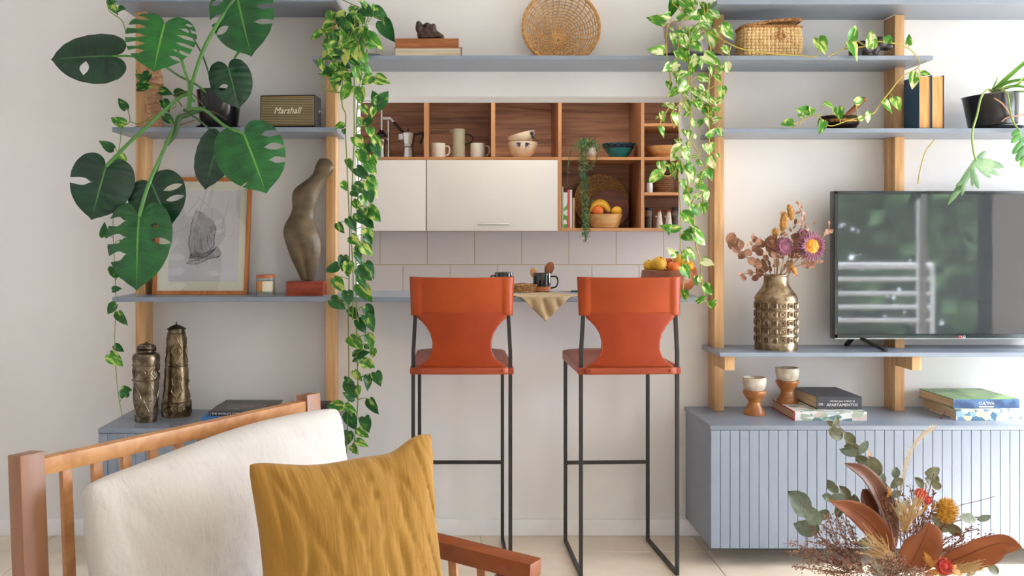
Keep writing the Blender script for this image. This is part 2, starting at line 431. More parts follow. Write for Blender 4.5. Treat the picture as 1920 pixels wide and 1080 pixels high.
# ------------------------------------------------------------------ consoles with slatted fronts
def console(name, label, x0, x1, zt, zb, n0):
    yf = -.433
    T = thing(name, label, 'console', ((x0 + x1) / 2, yf / 2, zb))
    part('body', MB().bb(x0, x1, yf + .012, -.016, zb + .001, zt - .018), M_blue, T, bevel=.001)
    part('top', MB().bb(x0 - .001, x1 + .001, yf - .001, -.0005, zt - .018, zt), M_blue, T, bevel=.0015)
    w = .0377; n = int(round((x1 - x0) / w)); w = (x1 - x0) / n
    me = MB().bb(-w / 2 + .0009, w / 2 - .0009, -.006, .006, 0, zt - .0195 - zb).mesh('slat', M_blue, bevel=.0009, segs=1)
    for i in range(n): inst('slat', me, T, Matrix.Translation((x0 + w * (i + .5), yf + .006, zb)))
    return T
console('media_console', 'low blue grey wall cabinet with vertical slats under the television shelf', PX(1332.7, -.433), 2.75, ZRC, .078, 0)
console('media_console', 'low blue grey slatted cabinet behind the armchair', PX(184, -.433), -.469, ZLC, .078, 0)
# ------------------------------------------------------------------ kitchen wall cabinet
YC, DC = 1.3, .40
c0, c1 = PX(560, YC), PX(1500, YC); ztop, zbot = PZ(100, YC), PZ(433, YC)
CAB = thing('kitchen_cabinet', 'walnut kitchen wall cabinet with open compartments and white doors', 'cabinet', ((c0 + c1) / 2, YC + DC / 2, zbot))
part('back_panel', MB().bb(c0, c1, YC + DC - .012, YC + DC, zbot, ztop), M_cabwood, CAB)
M_cabv = wood('cabinet_side', (174, 116, 78), (124, 80, 52), 'Z', 40, .5, 1.2)
M_cabev = wood('cabinet_edge_upright', (204, 148, 98), (182, 124, 78), 'Z', 60, .5)
def cpanel(name, px0, px1, py0, py1, mat, emat, y0=YC):
    x0, x1, z0, z1 = PX(px0, YC), PX(px1, YC), PZ(py1, YC), PZ(py0, YC)
    p = part(name, MB().bb(x0, x1, y0 + .002, YC + DC - .013, z0, z1), mat, CAB, bevel=.0006, segs=1)
    part('edge_band', MB().bb(x0, x1, y0 - .0005, y0 + .0018, z0, z1), emat, p)
V = M_cabv
for a, b, t_, bt in ((795, 804, 110, 294), (921, 928.5, 110, 294), (1046.5, 1053, 110, 433), (1202, 1208, 110, 427.3), (1395, 1401, 110, 427)): cpanel('divider', a, b, t_, bt, V, M_cabev)
cpanel('shelf_board', 564, 1046.3, 294.3, 299.7, M_cabedge, M_cabedge)
cpanel('shelf_board', 1053.3, 1201.8, 294.3, 299.7, M_cabedge, M_cabedge)
for y_ in (231, 294.3, 360.5): cpanel('shelf_board', 1208.3, 1394.8, y_, y_ + 5.6, M_cabedge, M_cabedge)
cpanel('bottom_board', 1053.3, 1496, 427.5, 433, M_cabedge, M_cabedge)
cpanel('bottom_board', 564, 1046, 427.5, 432.6, M_cabedge, M_cabedge, YC + .02)
cpanel('top_board', 564, 1496, 100, 109.5, M_cabedge, M_cabedge)
for a, b in ((640, 798.7), (799.8, 1046)):
    x0, x1 = PX(a, YC), PX(b, YC)
    d = part('door', MB().bb(x0 + .0008, x1 - .0008, YC - .002, YC + .016, PZ(433, YC), PZ(300.2, YC)), M_door, CAB, 'white laminate door', bevel=.001)
    if a > 700:
        xa, xb, zh = PX(895, YC), PX(955, YC), PZ(421, YC)
        part('handle', MB().tube([(xa, YC - .028, zh), (xb, YC - .028, zh)], .0045, 10).tube([(xa + .02, YC, zh), (xa + .02, YC - .028, zh)], .0035, 8).tube([(xb - .02, YC, zh), (xb - .02, YC - .028, zh)], .0035, 8), M_steel, d, 'steel bar handle')
# kitchen worktop under the tiles and an unseen lamp added to brighten the kitchen
solo('kitchen_worktop', MB().bb(KX0 + .002, KX1 - .002, 1.13, KY - .0, .86, .90), M_door, 'pale kitchen worktop below the tiled backsplash', 'worktop', (0, 1.4, .86), bevel=.003)
kl = thing('kitchen_fill_lamp', 'flat white ceiling fill lamp added to brighten the kitchen', 'lamp', (.5, .85, ZC - .03))
part('fill_lamp_body', MB().lathe([(.17, ZC - .001), (.17, ZC - .028), (.16, ZC - .03)], 32, (.5, .85, 0)), M_white, kl)
area_light('kitchen_fill_light', (.5, .85, ZC - .04), (0, 0, 0), .3, .3, 6, (1, .98, .95))

# ================================================================== bar stools
M_leather = mix2('orange_leather', (156, 60, 14), (168, 69, 18), (7, 7, 7), .35, .65, .4, 0, .06, c3=(142, 48, 10), detail=6)
M_leather2 = mix2('orange_leather_panel', (148, 52, 16), (158, 60, 20), (7, 7, 7), .35, .65, .42, 0, .06, c3=(134, 43, 12), detail=6)
M_seatl = mix2('seat_leather', (150, 64, 38), (164, 76, 48), (7, 7, 7), .35, .65, .38, 0, .05, detail=6)
for m_ in (M_leather, M_leather2, M_seatl): m_.node_tree.nodes['Principled BSDF'].inputs['Specular IOR Level'].default_value = .32
def thing_local(name, label, cat, loc, rot=(0, 0, 0), group=None):
    T = thing(name, label, cat, loc, group); T.rotation_euler = rot; ORG[T.name] = Vector((0, 0, 0)); return T
LP_ = 'bar stool with an orange leather seat and back on a black metal frame, in front of the counter'
def stool(label, loc, rz):
    T = thing_local('bar_stool', label, 'bar stool', loc, (0, 0, rz), 'orange leather bar stools')
    t = .0145; yb, yf = -.215, .215; zs = .79
    for s in (-1, 1):
        xn, xf = s * .186, s * .177
        part('rear_leg', MB().bar((xn, yb, .0), (xn, yb, .86), t, t, (0, 1, 0)).bar((xn, yb, .855), (s * .177, yb - .004, 1.02), t, t, (0, 1, 0)).bar((s * .177, yb - .004, 1.015), (s * .176, yb - .004, 1.13), t, t, (0, 1, 0)), M_black, T, bevel=.0015, segs=1)
        part('front_leg', MB().bar((xf, yf, 0), (xf, yf, zs + .012), t, t, (0, 1, 0)), M_black, T, bevel=.0015, segs=1)
        part('floor_runner', MB().bar((xn, yb + .007, .0073), (xf, yf - .007, .0073), t, t), M_black, T, bevel=.0015, segs=1)
        part('seat_rail', MB().bar((xn, yb + .007, zs), (xf, yf - .007, zs), t, t), M_black, T, bevel=.0015, segs=1)
    part('footrest', MB().bar((-.171, yf, .338), (.171, yf, .338), t, t), M_black, T, bevel=.0015, segs=1)
    # seat: a leather sling pulled over the two rails, rolled at the near edge
    m = MB(); nu, nv = 20, 20
    def st(u, v, top):
        w = .199 - .011 * v; x = (u * 2 - 1) * w; y = -.226 + .455 * v
        e = 1 - abs(u * 2 - 1) ** 6; sag = .016 * (1 - (u * 2 - 1) ** 2) * math.sin(math.pi * min(1, v + .15)) ** .7
        z = .812 + .012 * v - sag - .009 * (1 - e)
        if v < .06: z -= .006 * (1 - v / .06)
        if not top: z = .773 + .016 * v if v < .05 else .776
        return (x, y, z)
    m.grid(lambda u, v: st(u, v, True), nu, nv); m.grid(lambda u, v: st(1 - u, v, False), nu, nv)
    b1, b2 = 0, (nu + 1) * (nv + 1)
    def idx(o, i, j): return o + j * (nu + 1) + i
    for i in range(nu):
        m.face((idx(b1, i, 0), idx(b2, nu - i, 0), idx(b2, nu - i - 1, 0), idx(b1, i + 1, 0)))
        m.face((idx(b1, i + 1, nv), idx(b2, nu - i - 1, nv), idx(b2, nu - i, nv), idx(b1, i, nv)))
    for j in range(nv):
        m.face((idx(b1, 0, j + 1), idx(b2, nu, j + 1), idx(b2, nu, j), idx(b1, 0, j)))
        m.face((idx(b1, nu, j), idx(b2, 0, j), idx(b2, 0, j + 1), idx(b1, nu, j + 1)))
    seat = part('seat', m, M_seatl, T, bevel=.005, sharp=50, label='reddish brown leather seat')
    strip = MB()
    strip.grid(lambda u, v: ((u * 2 - 1) * .176, -.2375 - .004 * math.cos((u * 2 - 1) * 1.5), .776 + .026 * v), 16, 3)
    part('rear_strap', strip, M_seatl, T, solid=.003)
    for s in (-1, 1):
        part('rivet', MB().lathe([(.0058, 0), (.0055, .002), (.003, .0035), (0, .004)], 14, (s * .153, -.2425, .79), Matrix.Rotation(R(90), 3, 'X')), M_leather2, T)
    # waisted panel between seat and band
    prof = [(.776, .177), (.796, .176), (.812, .158), (.826, .137), (.845, .122), (.87, .113), (.9, .112), (.93, .119), (.955, .133), (.975, .15), (.99, .168), (1.01, .174)]
    def hw(z):
        for (z0, w0), (z1, w1) in zip(prof, prof[1:]):
            if z <= z1: q = (z - z0) / (z1 - z0); q = q * q * (3 - 2 * q) * .4 + q * .6; return w0 + (w1 - w0) * q
        return prof[-1][1]
    def pan(u, v):
        z = .777 + (1.012 - .777) * v; x = (u * 2 - 1) * hw(z)
        bow = .03 * (1 - (x / .19) ** 2) * (.25 + .75 * v)
        return (x, -.222 - bow - .006 * math.sin(math.pi * v), z)
    part('back_panel', MB().grid(pan, 24, 40), M_leather2, T, solid=.0045)
    for s in (0, 1):
        pts = [Vector(pan(s, v / 40)) + Vector(((-.004 if s else .004), -.004, 0)) for v in range(3, 41)]
        part('seam', MB().tube(pts, .0018, 5), M_leather, T)
    # broad band, bowed towards the room
    m = MB(); nb = 36; th = .0125
    def band(u, v):   # v runs round the cross section
        x0 = (u * 2 - 1); z0, z1 = .999, 1.145
        a = v * 2 * math.pi
        sq = lambda c: math.copysign(abs(c) ** .28, c)
        zz = (z0 + z1) / 2 + (z1 - z0) / 2 * sq(math.sin(a)); tt = (zz - z0) / (z1 - z0)
        w = .1945 + .006 * tt; x = x0 * w
        y = yb - .004 - .03 * (1 - x0 * x0)
        th_ = .0062 + .0065 * max(0, 1 - (abs(abs(x) - .176) / .022) ** 2)
        if abs(x0) > .985: th_ *= .45
        flare = .006 * abs(x0) ** 8 * tt
        return (x, y - th_ * sq(math.cos(a)) + flare, zz + .003 * x0 * x0 * tt)
    m.grid(band, nb * 2, 28)
    n = len(m.v)
    m.face([k * (nb * 2 + 1) for k in range(28)]); m.face([k * (nb * 2 + 1) + nb * 2 for k in range(27, -1, -1)])
    part('back_band', m, M_leather, T, merge=.00005, sharp=50)
    return T
stool('left bar stool with an orange leather back, nearer to the armchair', (.0326, -.305, 0), 0)
stool('right bar stool with an orange leather back, in front of the fruit bowl', (.664, -.305, 0), R(2.6))

# ================================================================== small builders
def lpx(cx, y, prof, zb, n=32, sq=None, mb=None, **kw):
    """turned shape: (half width in photo pixels at depth y, height as photo row), last row stands at zb"""
    p = [(hw * K(y), PZ(py, y)) for hw, py in prof]; p[-1] = (p[-1][0], zb); p.reverse()
    return (mb or MB()).lathe(p, n, (PX(cx, y), y, 0), sq=sq, **kw)
def hollow(outer, inner): return outer + inner
def base(cx, y, zb): return (PX(cx, y), y, zb)
M_page = mix2('book_pages', (232, 222, 202), (206, 190, 164), (4, 4, 300), .4, .6, .8)
M_page2 = mix2('old_book_pages', (214, 164, 104), (190, 136, 80), (300, 4, 4), .4, .6, .8)
M_page3 = mix2('tan_book_pages', (222, 200, 166), (198, 172, 134), (4, 4, 300), .4, .6, .8)
def book(label, loc, rot, L, W, H, cover, pages=None, name='book', group=None, bt=.0028, spine=True):
    """lying book: spine along local x at -y, thickness along z"""
    T = thing_local(name, label, 'book', loc, rot, group)
    pages = pages or M_page
    m = MB().bb(-L / 2, L / 2, -W / 2, W / 2, 0, bt).bb(-L / 2, L / 2, -W / 2, W / 2, H - bt, H)
    if spine: m.bb(-L / 2, L / 2, -W / 2, -W / 2 + bt, bt, H - bt)
    part('cover', m, cover, T, bevel=.0008, segs=1)
    part('pages', MB().bb(-L / 2 + .004, L / 2 - .004, -W / 2 + bt + .0003, W / 2 - .004, bt + .0002, H - bt - .0002), pages, T)
    return T
def pattern(name, cols, scale, rough=.4):
    if name in MATS: return MATS[name]
    m, nt, b = new(name)
    v = nt.nodes.new('ShaderNodeTexVoronoi'); v.inputs['Scale'].default_value = 1; nt.links.new(coord(nt, scale), v.inputs['Vector'])
    sp = nt.nodes.new('ShaderNodeSeparateColor'); nt.links.new(v.outputs['Color'], sp.inputs[0])
    r = ramp(nt, sp.outputs[0], [(i / len(cols), lin(c)) for i, c in enumerate(cols)]); r.color_ramp.interpolation = 'CONSTANT'
    nt.links.new(r.outputs[0], b.inputs['Base Color']); b.inputs['Roughness'].default_value = rough
    MATS[name] = m; return m
def blob(name, ells, mat, parent=None, voxel=.004, smooth=6, nz=0, **kw):
    """organic solid: overlapping ellipsoids fused into one skin. ells: (centre, radii, euler)"""
    m = MB()
    for e in ells:
        c, r = e[0], e[1]; M = Euler(e[2]).to_matrix() if len(e) > 2 else None
        m.ell(c, r, 16, 10, M)
    o = part(name, m, mat, parent, **kw)
    md = o.modifiers.new('fuse', 'REMESH'); md.mode = 'VOXEL'; md.voxel_size = voxel; md.use_smooth_shade = True
    sm = o.modifiers.new('soften', 'SMOOTH'); sm.factor = .5; sm.iterations = smooth
    return o
def hwood(name, c1, c2, axis='X', fine=40, rough=.4): return wood(name, c1, c2, axis, fine, rough)

# ================================================================== kitchen: things in the open compartments
ZK1, ZK2 = PZ(294.3, YC) , PZ(427.5, YC)
YI = YC + .13
M_chrome = plain('chrome', (205, 203, 202), .14, 1)
M_dark = plain('black_plastic', (26, 25, 26), .35)
M_cer = plain('cream_ceramic', (222, 214, 198), .3, var=.05, vs=(30, 30, 30))
M_sand = plain('sand_ceramic', (236, 214, 180), .35, var=.05, vs=(30, 30, 30))
M_inkblue = plain('navy_print', (44, 52, 72), .5)
YJP = YI + .075
T = thing('citrus_press', 'chrome lever citrus press standing left of the moka pot', 'juicer', base(722, YJP, ZK1))
b = P(722, 0, YJP)
kk = K(YJP)
part('base_plate', MB().bb(b.x - 13 * kk, b.x + 12 * kk, YJP - .05, YJP + .05, ZK1, ZK1 + .012), M_dark, T, bevel=.004)
part('post', MB().lathe([(.009, ZK1 + .012), (.008, PZ(222, YJP))], 16, P(728, 0, YJP).xyz * Vector((1, 1, 0)) if False else (PX(728, YJP), YJP + .02, 0)), M_chrome, T)
part('ram', MB().lathe([(.0075, PZ(246, YJP)), (.0075, PZ(203, YJP))], 14, (PX(716, YJP), YJP - .005, 0)), M_chrome, T)
part('press_cone', lpx(715, YJP, [(3, 243), (5, 246), (10, 253), (10, 257)], PZ(257, YJP)), M_dark, T)
part('juice_cup', lpx(716, YJP, [(9, 262), (10, 266), (7.5, 272), (7, 286), (8, 290)], ZK1 + .0125), M_chrome, T)
part('joint', MB().bar(P(716, 222, YJP), P(733, 222, YJP), .016, .018), M_chrome, T, bevel=.003)
lv = part('lever', MB().bar(P(732, 222, YJP), P(757, 249, YJP), .011, .012), M_chrome, T, bevel=.003)
part('grip', MB().tube([P(738, 229, YJP - .004), P(758, 251, YJP - .004)], .009, 10), M_dark, lv, 'black lever grip')
# moka pot
oct_ = lambda a: math.cos(math.pi / 8) / math.cos(((a + math.pi / 8) % (math.pi / 4)) - math.pi / 8)
T = thing('moka_pot', 'small eight-sided aluminium moka pot with black handle', 'coffee pot', base(766, YI, ZK1))
M_alu = plain('aluminium', (206, 203, 196), .28, .95)
part('boiler', lpx(766, YI, [(8.6, 276), (8.8, 277), (11, 291)], ZK1, 8), M_alu, T, smooth=False)
part('collar', lpx(766, YI, [(9.5, 270.5), (10, 272), (10, 275), (8.8, 276.5)], PZ(276.5, YI)), M_steel, T)
part('jug', lpx(766, YI, [(13.8, 250), (13.4, 251), (9.6, 270.5)], PZ(270.5, YI), 8), M_alu, T, smooth=False)
part('lid', lpx(766, YI, [(1.5, 246.5), (8, 248), (13.9, 249.8), (13.8, 250.2)], PZ(250.3, YI), 8), M_alu, T, smooth=False)
part('knob', MB().lathe([(.004, PZ(247, YI)), (.0055, PZ(245, YI)), (.006, PZ(243.6, YI)), (.003, PZ(242, YI))], 12, (PX(765, YI), YI, 0)), M_dark, T)
part('spout', MB().prism([(PX(747, YI), YI), (PX(756, YI), YI - .018), (PX(756, YI), YI + .018)], PZ(262, YI), PZ(251, YI)), M_alu, T, bevel=.002)
part('handle', MB().tube(cr([P(779, 253, YI), P(785, 251, YI), P(792, 250, YI), P(792.5, 256, YI), P(788, 270, YI)], 5), [.005] * 5 + [.0065] * 16, 8), M_dark, T, 'black handle')
def mug(label, cx, hw, pt, y, zb, mat, side=1, hx=8, group='cream mugs beside the jug', low=None, lowh=.4, name='mug'):
    T = thing(name, label, 'mug', base(cx, y, zb), group)
    k = K(y); r = hw * k; zt = PZ(pt, y); x = PX(cx, y); h = zt - zb
    prof = [(r * .8, zb), (r * .95, zb + h * .05), (r, zb + h * .3), (r * 1.0, zt - .002), (r * .985, zt), (r * .93, zt - .002), (r * .93, zb + h * .3), (r * .85, zb + .006), (.0001, zb + .005)]
    o = MB().lathe(prof, 32, (x, y, 0))
    if low:
        o.mi = [1 if (sum(o.v[i].z for i in f) / len(f) < zb + h * lowh and max(o.v[i].xy.__sub__(Vector((x, y))).length for i in f) > r * .96) else 0 for f in o.f]
    part('body', o, [mat] + ([low] if low else []), T)
    hp = cr([(x + side * r * .95, y, zb + h * .82), (x + side * (r + hx * k * .75), y, zb + h * .8), (x + side * (r + hx * k), y, zb + h * .55), (x + side * (r + hx * k * .7), y, zb + h * .28), (x + side * r * .95, y, zb + h * .2)], 5)
    part('handle', MB().tube(hp, k * 1.5, 8), mat, T)
    return T
mug('cream mug left of the tall jug', 821, 14, 269, YI, ZK1, M_cer)
mug('cream mug right of the tall jug', 896, 14, 269, YI, ZK1, M_cer)
T = thing('ceramic_jug', 'tall olive grey ceramic jug with thin handle between two mugs', 'jug', base(859.6, YI + .02, ZK1))
yy = YI + .02
M_jug = plain('olive_grey_glaze', (176, 168, 140), .4, var=.12, vs=(12, 12, 12))
part('body', lpx(859.6, yy, [(10.2, 256), (10.4, 243), (11.0, 242), (12.2, 242.5), (12.2, 256), (11.9, 264), (12.1, 266), (12.4, 280)], ZK1, cap0=True, cap1=False), M_jug, T)
part('spout', MB().prism([(PX(843.5, yy), yy), (PX(850, yy), yy - .02), (PX(850, yy), yy + .02)], PZ(250, yy), PZ(242.3, yy)), M_jug, T, bevel=.003)
part('handle', MB().tube(cr([P(871, 252, yy), P(881, 253, yy), P(887, 258, yy), P(885, 266, yy), P(871, 271, yy)], 5), .0032, 8, flat=2), M_dark, T, 'thin dark handle')
# two stacked bowls with a leaf print
def leafprint(mb, cen, nrm, up, s, n=5):
    cen, nrm, up = Vector(cen), Vector(nrm).normalized(), Vector(up).normalized(); sd = nrm.cross(up)
    for i in range(n):
        a = (i - (n - 1) / 2) * .5; d = up * math.cos(a) + sd * math.sin(a); w = nrm.cross(d)
        pts = [cen + d * s * t + w * s * q for t, q in ((0, 0), (.45, .14), (1, 0), (.45, -.14))]
        mb.slab(pts, nrm, .0009)
def bowl_prof(r, h, z0, th=.006, foot=.45):
    o = [(r * foot, z0), (r * foot * 1.15, z0 + h * .04)] + [(r * math.sin(a) ** .75, z0 + h * (1 - math.cos(a))) for a in [R(x) for x in range(35, 91, 8)]]
    i = [(q[0] - th, q[1] + (th * .4 if k else 0)) for k, q in enumerate(o[2:])]
    i.reverse(); i[0] = (o[-1][0] - th, o[-1][1])
    return o + i + [(.0001, z0 + th)]
rb = 29.5 * kk; hb = PZ(263, YI) - ZK1
T = thing('bowl', 'lower cream bowl of the stack with dark leaf print', 'bowl', base(979, YI, ZK1), 'stacked cream bowls')
part('body', MB().lathe(bowl_prof(rb, hb, ZK1), 36, (PX(979, YI), YI, 0)), M_sand, T)
lm = MB()
for dx in (-5, 4):
    x = PX(979 + dx, YI); y = YI - math.sqrt(max(0, (rb * .985) ** 2 - (x - PX(979, YI)) ** 2))
    n = Vector((x - PX(979, YI), y - YI, -.01))
    leafprint(lm, (x, y - .0015, PZ(270, YI)), n, (dx * .09, 0, -.45), .034, 3)
part('leaf_print', lm, M_inkblue, T)
T = thing_local('bowl', 'upper cream bowl tilted inside the other one', 'bowl', (PX(980, YI), YI, PZ(268, YI)), (0, R(-15), 0), 'stacked cream bowls')
part('body', MB().lathe(bowl_prof(rb * .93, hb * .72, -.014), 36), M_sand, T)
lm = MB(); q = rb * .86
leafprint(lm, (q * .74, -q * .74, .022), (.7, -.7, -.4), (0.1, 0, 1), .034, 4); leafprint(lm, (q * .78, -q * .68, .024), (.7, -.7, -.4), (-.2, 0, -1), .03, 3)
part('leaf_print', lm, M_inkblue, T)
# teal bowl
M_teal = plain('teal_glaze', (22, 120, 122), .18, var=.15, vs=(20, 20, 20)); M_navy = plain('navy_glaze', (24, 48, 66), .2)
T = thing('bowl', 'teal glazed bowl with a dark scalloped band', 'bowl', base(1160, YI, ZK1))
rb2, hb2 = 30.5 * kk, PZ(270, YI) - ZK1
m = MB().lathe([(14 * kk, ZK1), (15 * kk, ZK1 + .004), (22 * kk, ZK1 + hb2 * .4), (27 * kk, ZK1 + hb2 * .72), (rb2, ZK1 + hb2), (rb2 - .006, ZK1 + hb2), (20 * kk, ZK1 + hb2 * .35), (.0001, ZK1 + .008)], 40, (PX(1160, YI), YI, 0))
part('body', m, M_teal, T)
m = MB().lathe([(27.3 * kk, ZK1 + hb2 * .70), (30.7 * kk, ZK1 + hb2 * .985), (30.9 * kk, ZK1 + hb2 * 1.01)], 40, (PX(1160, YI), YI, 0), cap0=False, cap1=False)
part('band', m, M_navy, T, 'dark glazed band', solid=.001)
m = MB()
for i in range(16):
    a0 = 2 * math.pi * i / 16
    m.tube([((PX(1160, YI) + (28.2 * kk + .0035 + dz * .42) * math.cos(a0 + da)), YI + (28.2 * kk + .0035 + dz * .42) * math.sin(a0 + da), ZK1 + hb2 * .76 + dz) for da, dz in ((-.17, .0), (-.13, .012), (0, .018), (.13, .012), (.17, 0))], .0012, 4)
part('scallops', m, M_teal, T, kind='stuff')
M_bowlw = wood('pale_bowl_wood', (222, 170, 106), (196, 140, 80), 'X', 40, .5)
T = thing('wooden_bowl', 'wide pale wooden bowl in the narrow right compartment', 'bowl', base(1248, YI, ZK1))
part('body', MB().lathe(bowl_prof(38 * kk, PZ(272, YI) - ZK1, ZK1, .007, .55), 40, (PX(1248, YI), YI, 0)), M_bowlw, T)
# lower right compartments
ZK3 = PZ(360.5, YC)
M_wick = mix2('brown_wicker', (150, 102, 62), (104, 66, 38), (160, 160, 160), .4, .6, .7, 0, .8, tex='voronoi')
T = thing('woven_jar', 'round brown woven jar with a dark lid', 'jar', base(1244, YI, ZK3))
part('body', lpx(1244, YI, [(15, 329), (17, 331), (17.5, 345), (17, 358)], ZK3), M_wick, T)
part('lid', lpx(1244, YI, [(2, 320), (3, 322), (3, 325), (13, 326.5), (15.5, 328.6)], PZ(329, YI)), M_dark, T, 'dark lid')
m = MB()
for j in range(7): z = ZK3 + .008 + j * .0125; m.tube([(PX(1244, YI) + 17.7 * kk * math.cos(a * .3142), YI + 17.7 * kk * math.sin(a * .3142), z) for a in range(20)], .0045, 6, closed=True)
part('coils', m, M_wick, T, kind='stuff')
T = thing('small_tin', 'small white pot beside the woven jar', 'tin', base(1218, YI - .06, ZK3))
part('body', lpx(1218, YI - .06, [(5.4, 345), (5.6, 346), (5.6, 357)], ZK3, 20), M_white, T)
part('cap', lpx(1218, YI - .06, [(4.8, 342.5), (5, 343)], PZ(344.9, YI - .06), 20), M_white, T)
M_spice = mix2('brown_spice', (122, 86, 58), (84, 58, 40), (90, 90, 90), .4, .6, .8)
M_jar = glass('jar_glass', (236, 240, 236), .02)
for i, cx in enumerate((1216.5, 1267)):
    T = thing('spice_jar', ['spice jar with dark lid left of the white bottles', 'spice jar with dark lid right of the white bottles'][i], 'jar', base(cx, YI, ZK2), 'lidded spice jars')
    zt = PZ(395, YI); r = 8 * kk; x = PX(cx, YI)
    part('contents', MB().lathe([(r * .9, ZK2 + .003), (r * .9, ZK2 + .068)], 24, (x, YI, 0)), M_spice, T)
    part('glass', MB().lathe([(r, ZK2), (r, zt - .01), (r * .85, zt), (r * .8, zt), (r * .94, zt - .012), (r * .94, ZK2 + .002), (.0001, ZK2 + .0015)], 28, (x, YI, 0)), M_jar, T)
    part('lid', MB().lathe([(r * .96, zt + .0005), (r * .96, zt + .016), (r * .9, zt + .018)], 28, (x, YI, 0)), M_black, T, 'dark lid')
M_cork = plain('orange_cork', (196, 104, 58), .7)
for i, cx in enumerate((1236.5, 1254)):
    T = thing('cruet', ['left white conical bottle with an orange stopper', 'right white conical bottle with an orange stopper'][i], 'bottle', base(cx, YI - .03, ZK2), 'white conical bottles')
    part('body', lpx(cx, YI - .03, [(2.8, 398), (3.2, 399), (4.6, 408), (7.2, 424)], ZK2, 24), M_cer, T)
    part('stopper', lpx(cx, YI - .03, [(2.6, 394.5), (3, 395.2)], PZ(397.9, YI - .03), 16), M_cork, T, 'orange stopper')
    part('spout', MB().tube([P(cx - 3, 408, YI - .03), P(cx - 7.5, 405.5, YI - .03)], .0045, 8), M_cer, T)
# books upright in the fruit compartment
g = [(1053.6, 1055.6, 350, (205, 212, 190)), (1055.9, 1063.4, 361, (96, 160, 60)), (1063.8, 1067.8, 356, (214, 92, 104)), (1068.2, 1072, 356, (228, 222, 212)), (1073.0, 1077.2, 371, (190, 158, 122))]
gl = ['thin pale green book next to the cabinet divider', 'white and green book spine between pale and pink ones', 'pink book standing by the hanging plant', 'white book right of the pink one', 'thin tan book, rightmost of the kitchen row']
for (a, b_, pt, c), lab in zip(g, gl):
    H = (b_ - a) * kk; L = PZ(pt, YI - .06) - ZK2; W = .15
    mat = plain('book_' + lab.split()[0] + lab.split()[1], c, .5) if c[1] != 160 else pattern('white_green_cover', [(96, 164, 62), (228, 232, 222), (228, 232, 222), (110, 170, 80)], (30, 30, 30))
    T = book(lab, (PX((a + b_) / 2, YI - .06) - H / 2, YI + .0, ZK2 + L / 2), (0, R(90), 0), L, W, H, mat, M_page, group='books standing in the kitchen cabinet', bt=min(.0028, H * .3))
# round woven tray and wooden plate leaning at the back
def ring_tray(T, c, r, tilt, mat, rings, tube, depth=.012):
    m = MB(); Mx = Matrix.Rotation(tilt, 3, 'X')
    for i in range(rings):
        rr = r * (.06 + .94 * (i + 1) / rings)
        m.tube([Vector(c) + Mx @ Vector((rr * math.cos(a * math.pi / 24), -depth * (i / rings) ** 3 + .0012 * math.sin(a * 6), rr * math.sin(a * math.pi / 24))) for a in range(48)], tube, 6, closed=True)
    return m
M_seagrass = mix2('seagrass', (210, 162, 102), (156, 108, 62), (130, 130, 130), .4, .6, .75, 0, .6)
yt = YC + .345
cz = ZK2 + 50 * K(yt) * math.cos(R(8)) + .006
T = thing('woven_tray', 'round coiled seagrass tray leaning behind the fruit bowl', 'tray', (PX(1126, yt), yt, ZK2))
part('coils', ring_tray(T, (PX(1126, yt), yt - .015, cz), 49.5 * K(yt), R(-8), M_seagrass, 15, .0056), M_seagrass, T, kind='stuff')
M_plate = mix2('red_brown_wood', (146, 78, 46), (110, 54, 32), (10, 30, 30), .4, .6, .4, 0, .05)
yt2 = YC + .27
T = thing('wooden_plate', 'dark red brown round wooden plate leaning on the seagrass tray', 'plate', (PX(1142, yt2), yt2, ZK2))
cz = ZK2 + 36 * K(yt2) + .003
part('body', MB().lathe([(.0001, 0), (.75, 0), (.97, .10), (1, .12), (1, .15), (.95, .13), (.74, .04), (.0001, .04)], 48, (PX(1142, yt2), yt2, cz), Matrix.Rotation(R(90 - 12), 3, 'X') @ Matrix.Diagonal((36 * K(yt2),) * 3)), M_plate, T)
M_bowl2 = wood('fruit_bowl_wood', (226, 178, 116), (196, 144, 86), 'X', 50, .5)
yb_ = YC + .10; kb = K(yb_)
T = thing('fruit_bowl', 'small pale wooden bowl of bananas and citrus in the cabinet', 'bowl', base(1134, yb_, ZK2))
zr = PZ(402, yb_)
part('body', MB().lathe([(23 * kb, ZK2), (25 * kb, ZK2 + .004), (33 * kb, zr), (31.5 * kb, zr), (24 * kb, ZK2 + .012), (.0001, ZK2 + .012)], 40, (PX(1134, yb_), yb_, 0)), M_bowl2, T)
M_banana = mix2('banana_skin', (240, 190, 60), (226, 168, 44), (14, 14, 14), .4, .6, .5)
M_orange = plain('orange_peel', (230, 112, 40), .45, var=.08, bmp=.3, bs=(500, 500, 500))
M_lemon = plain('lemon_peel', (236, 178, 48), .45, var=.1, bmp=.25, bs=(400, 400, 400))
for k_, (dy, lift) in enumerate(((-.01, 0), (.025, 4))):
    pts = cr([P(1107 + k_ * 3, 398 - lift, yb_ + dy), P(1114, 387 - lift, yb_ + dy), P(1124, 383 - lift, yb_ + dy), P(1134, 386 - lift, yb_ + dy), P(1143, 397 - lift, yb_ + dy)], 5)
    m = MB().tube(pts, [.004] + [.011 + .007 * math.sin(math.pi * i / 20) for i in range(19)] + [.006], 8)
    T = thing('banana', ['front banana over the orange in the cabinet bowl', 'rear banana in the cabinet bowl'][k_], 'banana', pts[0], 'bananas in the cabinet bowl')
    part('peel', m, M_banana, T); part('tip', MB().tube([pts[0], pts[0] + (pts[0] - pts[1])], .0035, 6), M_dark, T, 'dark tip')
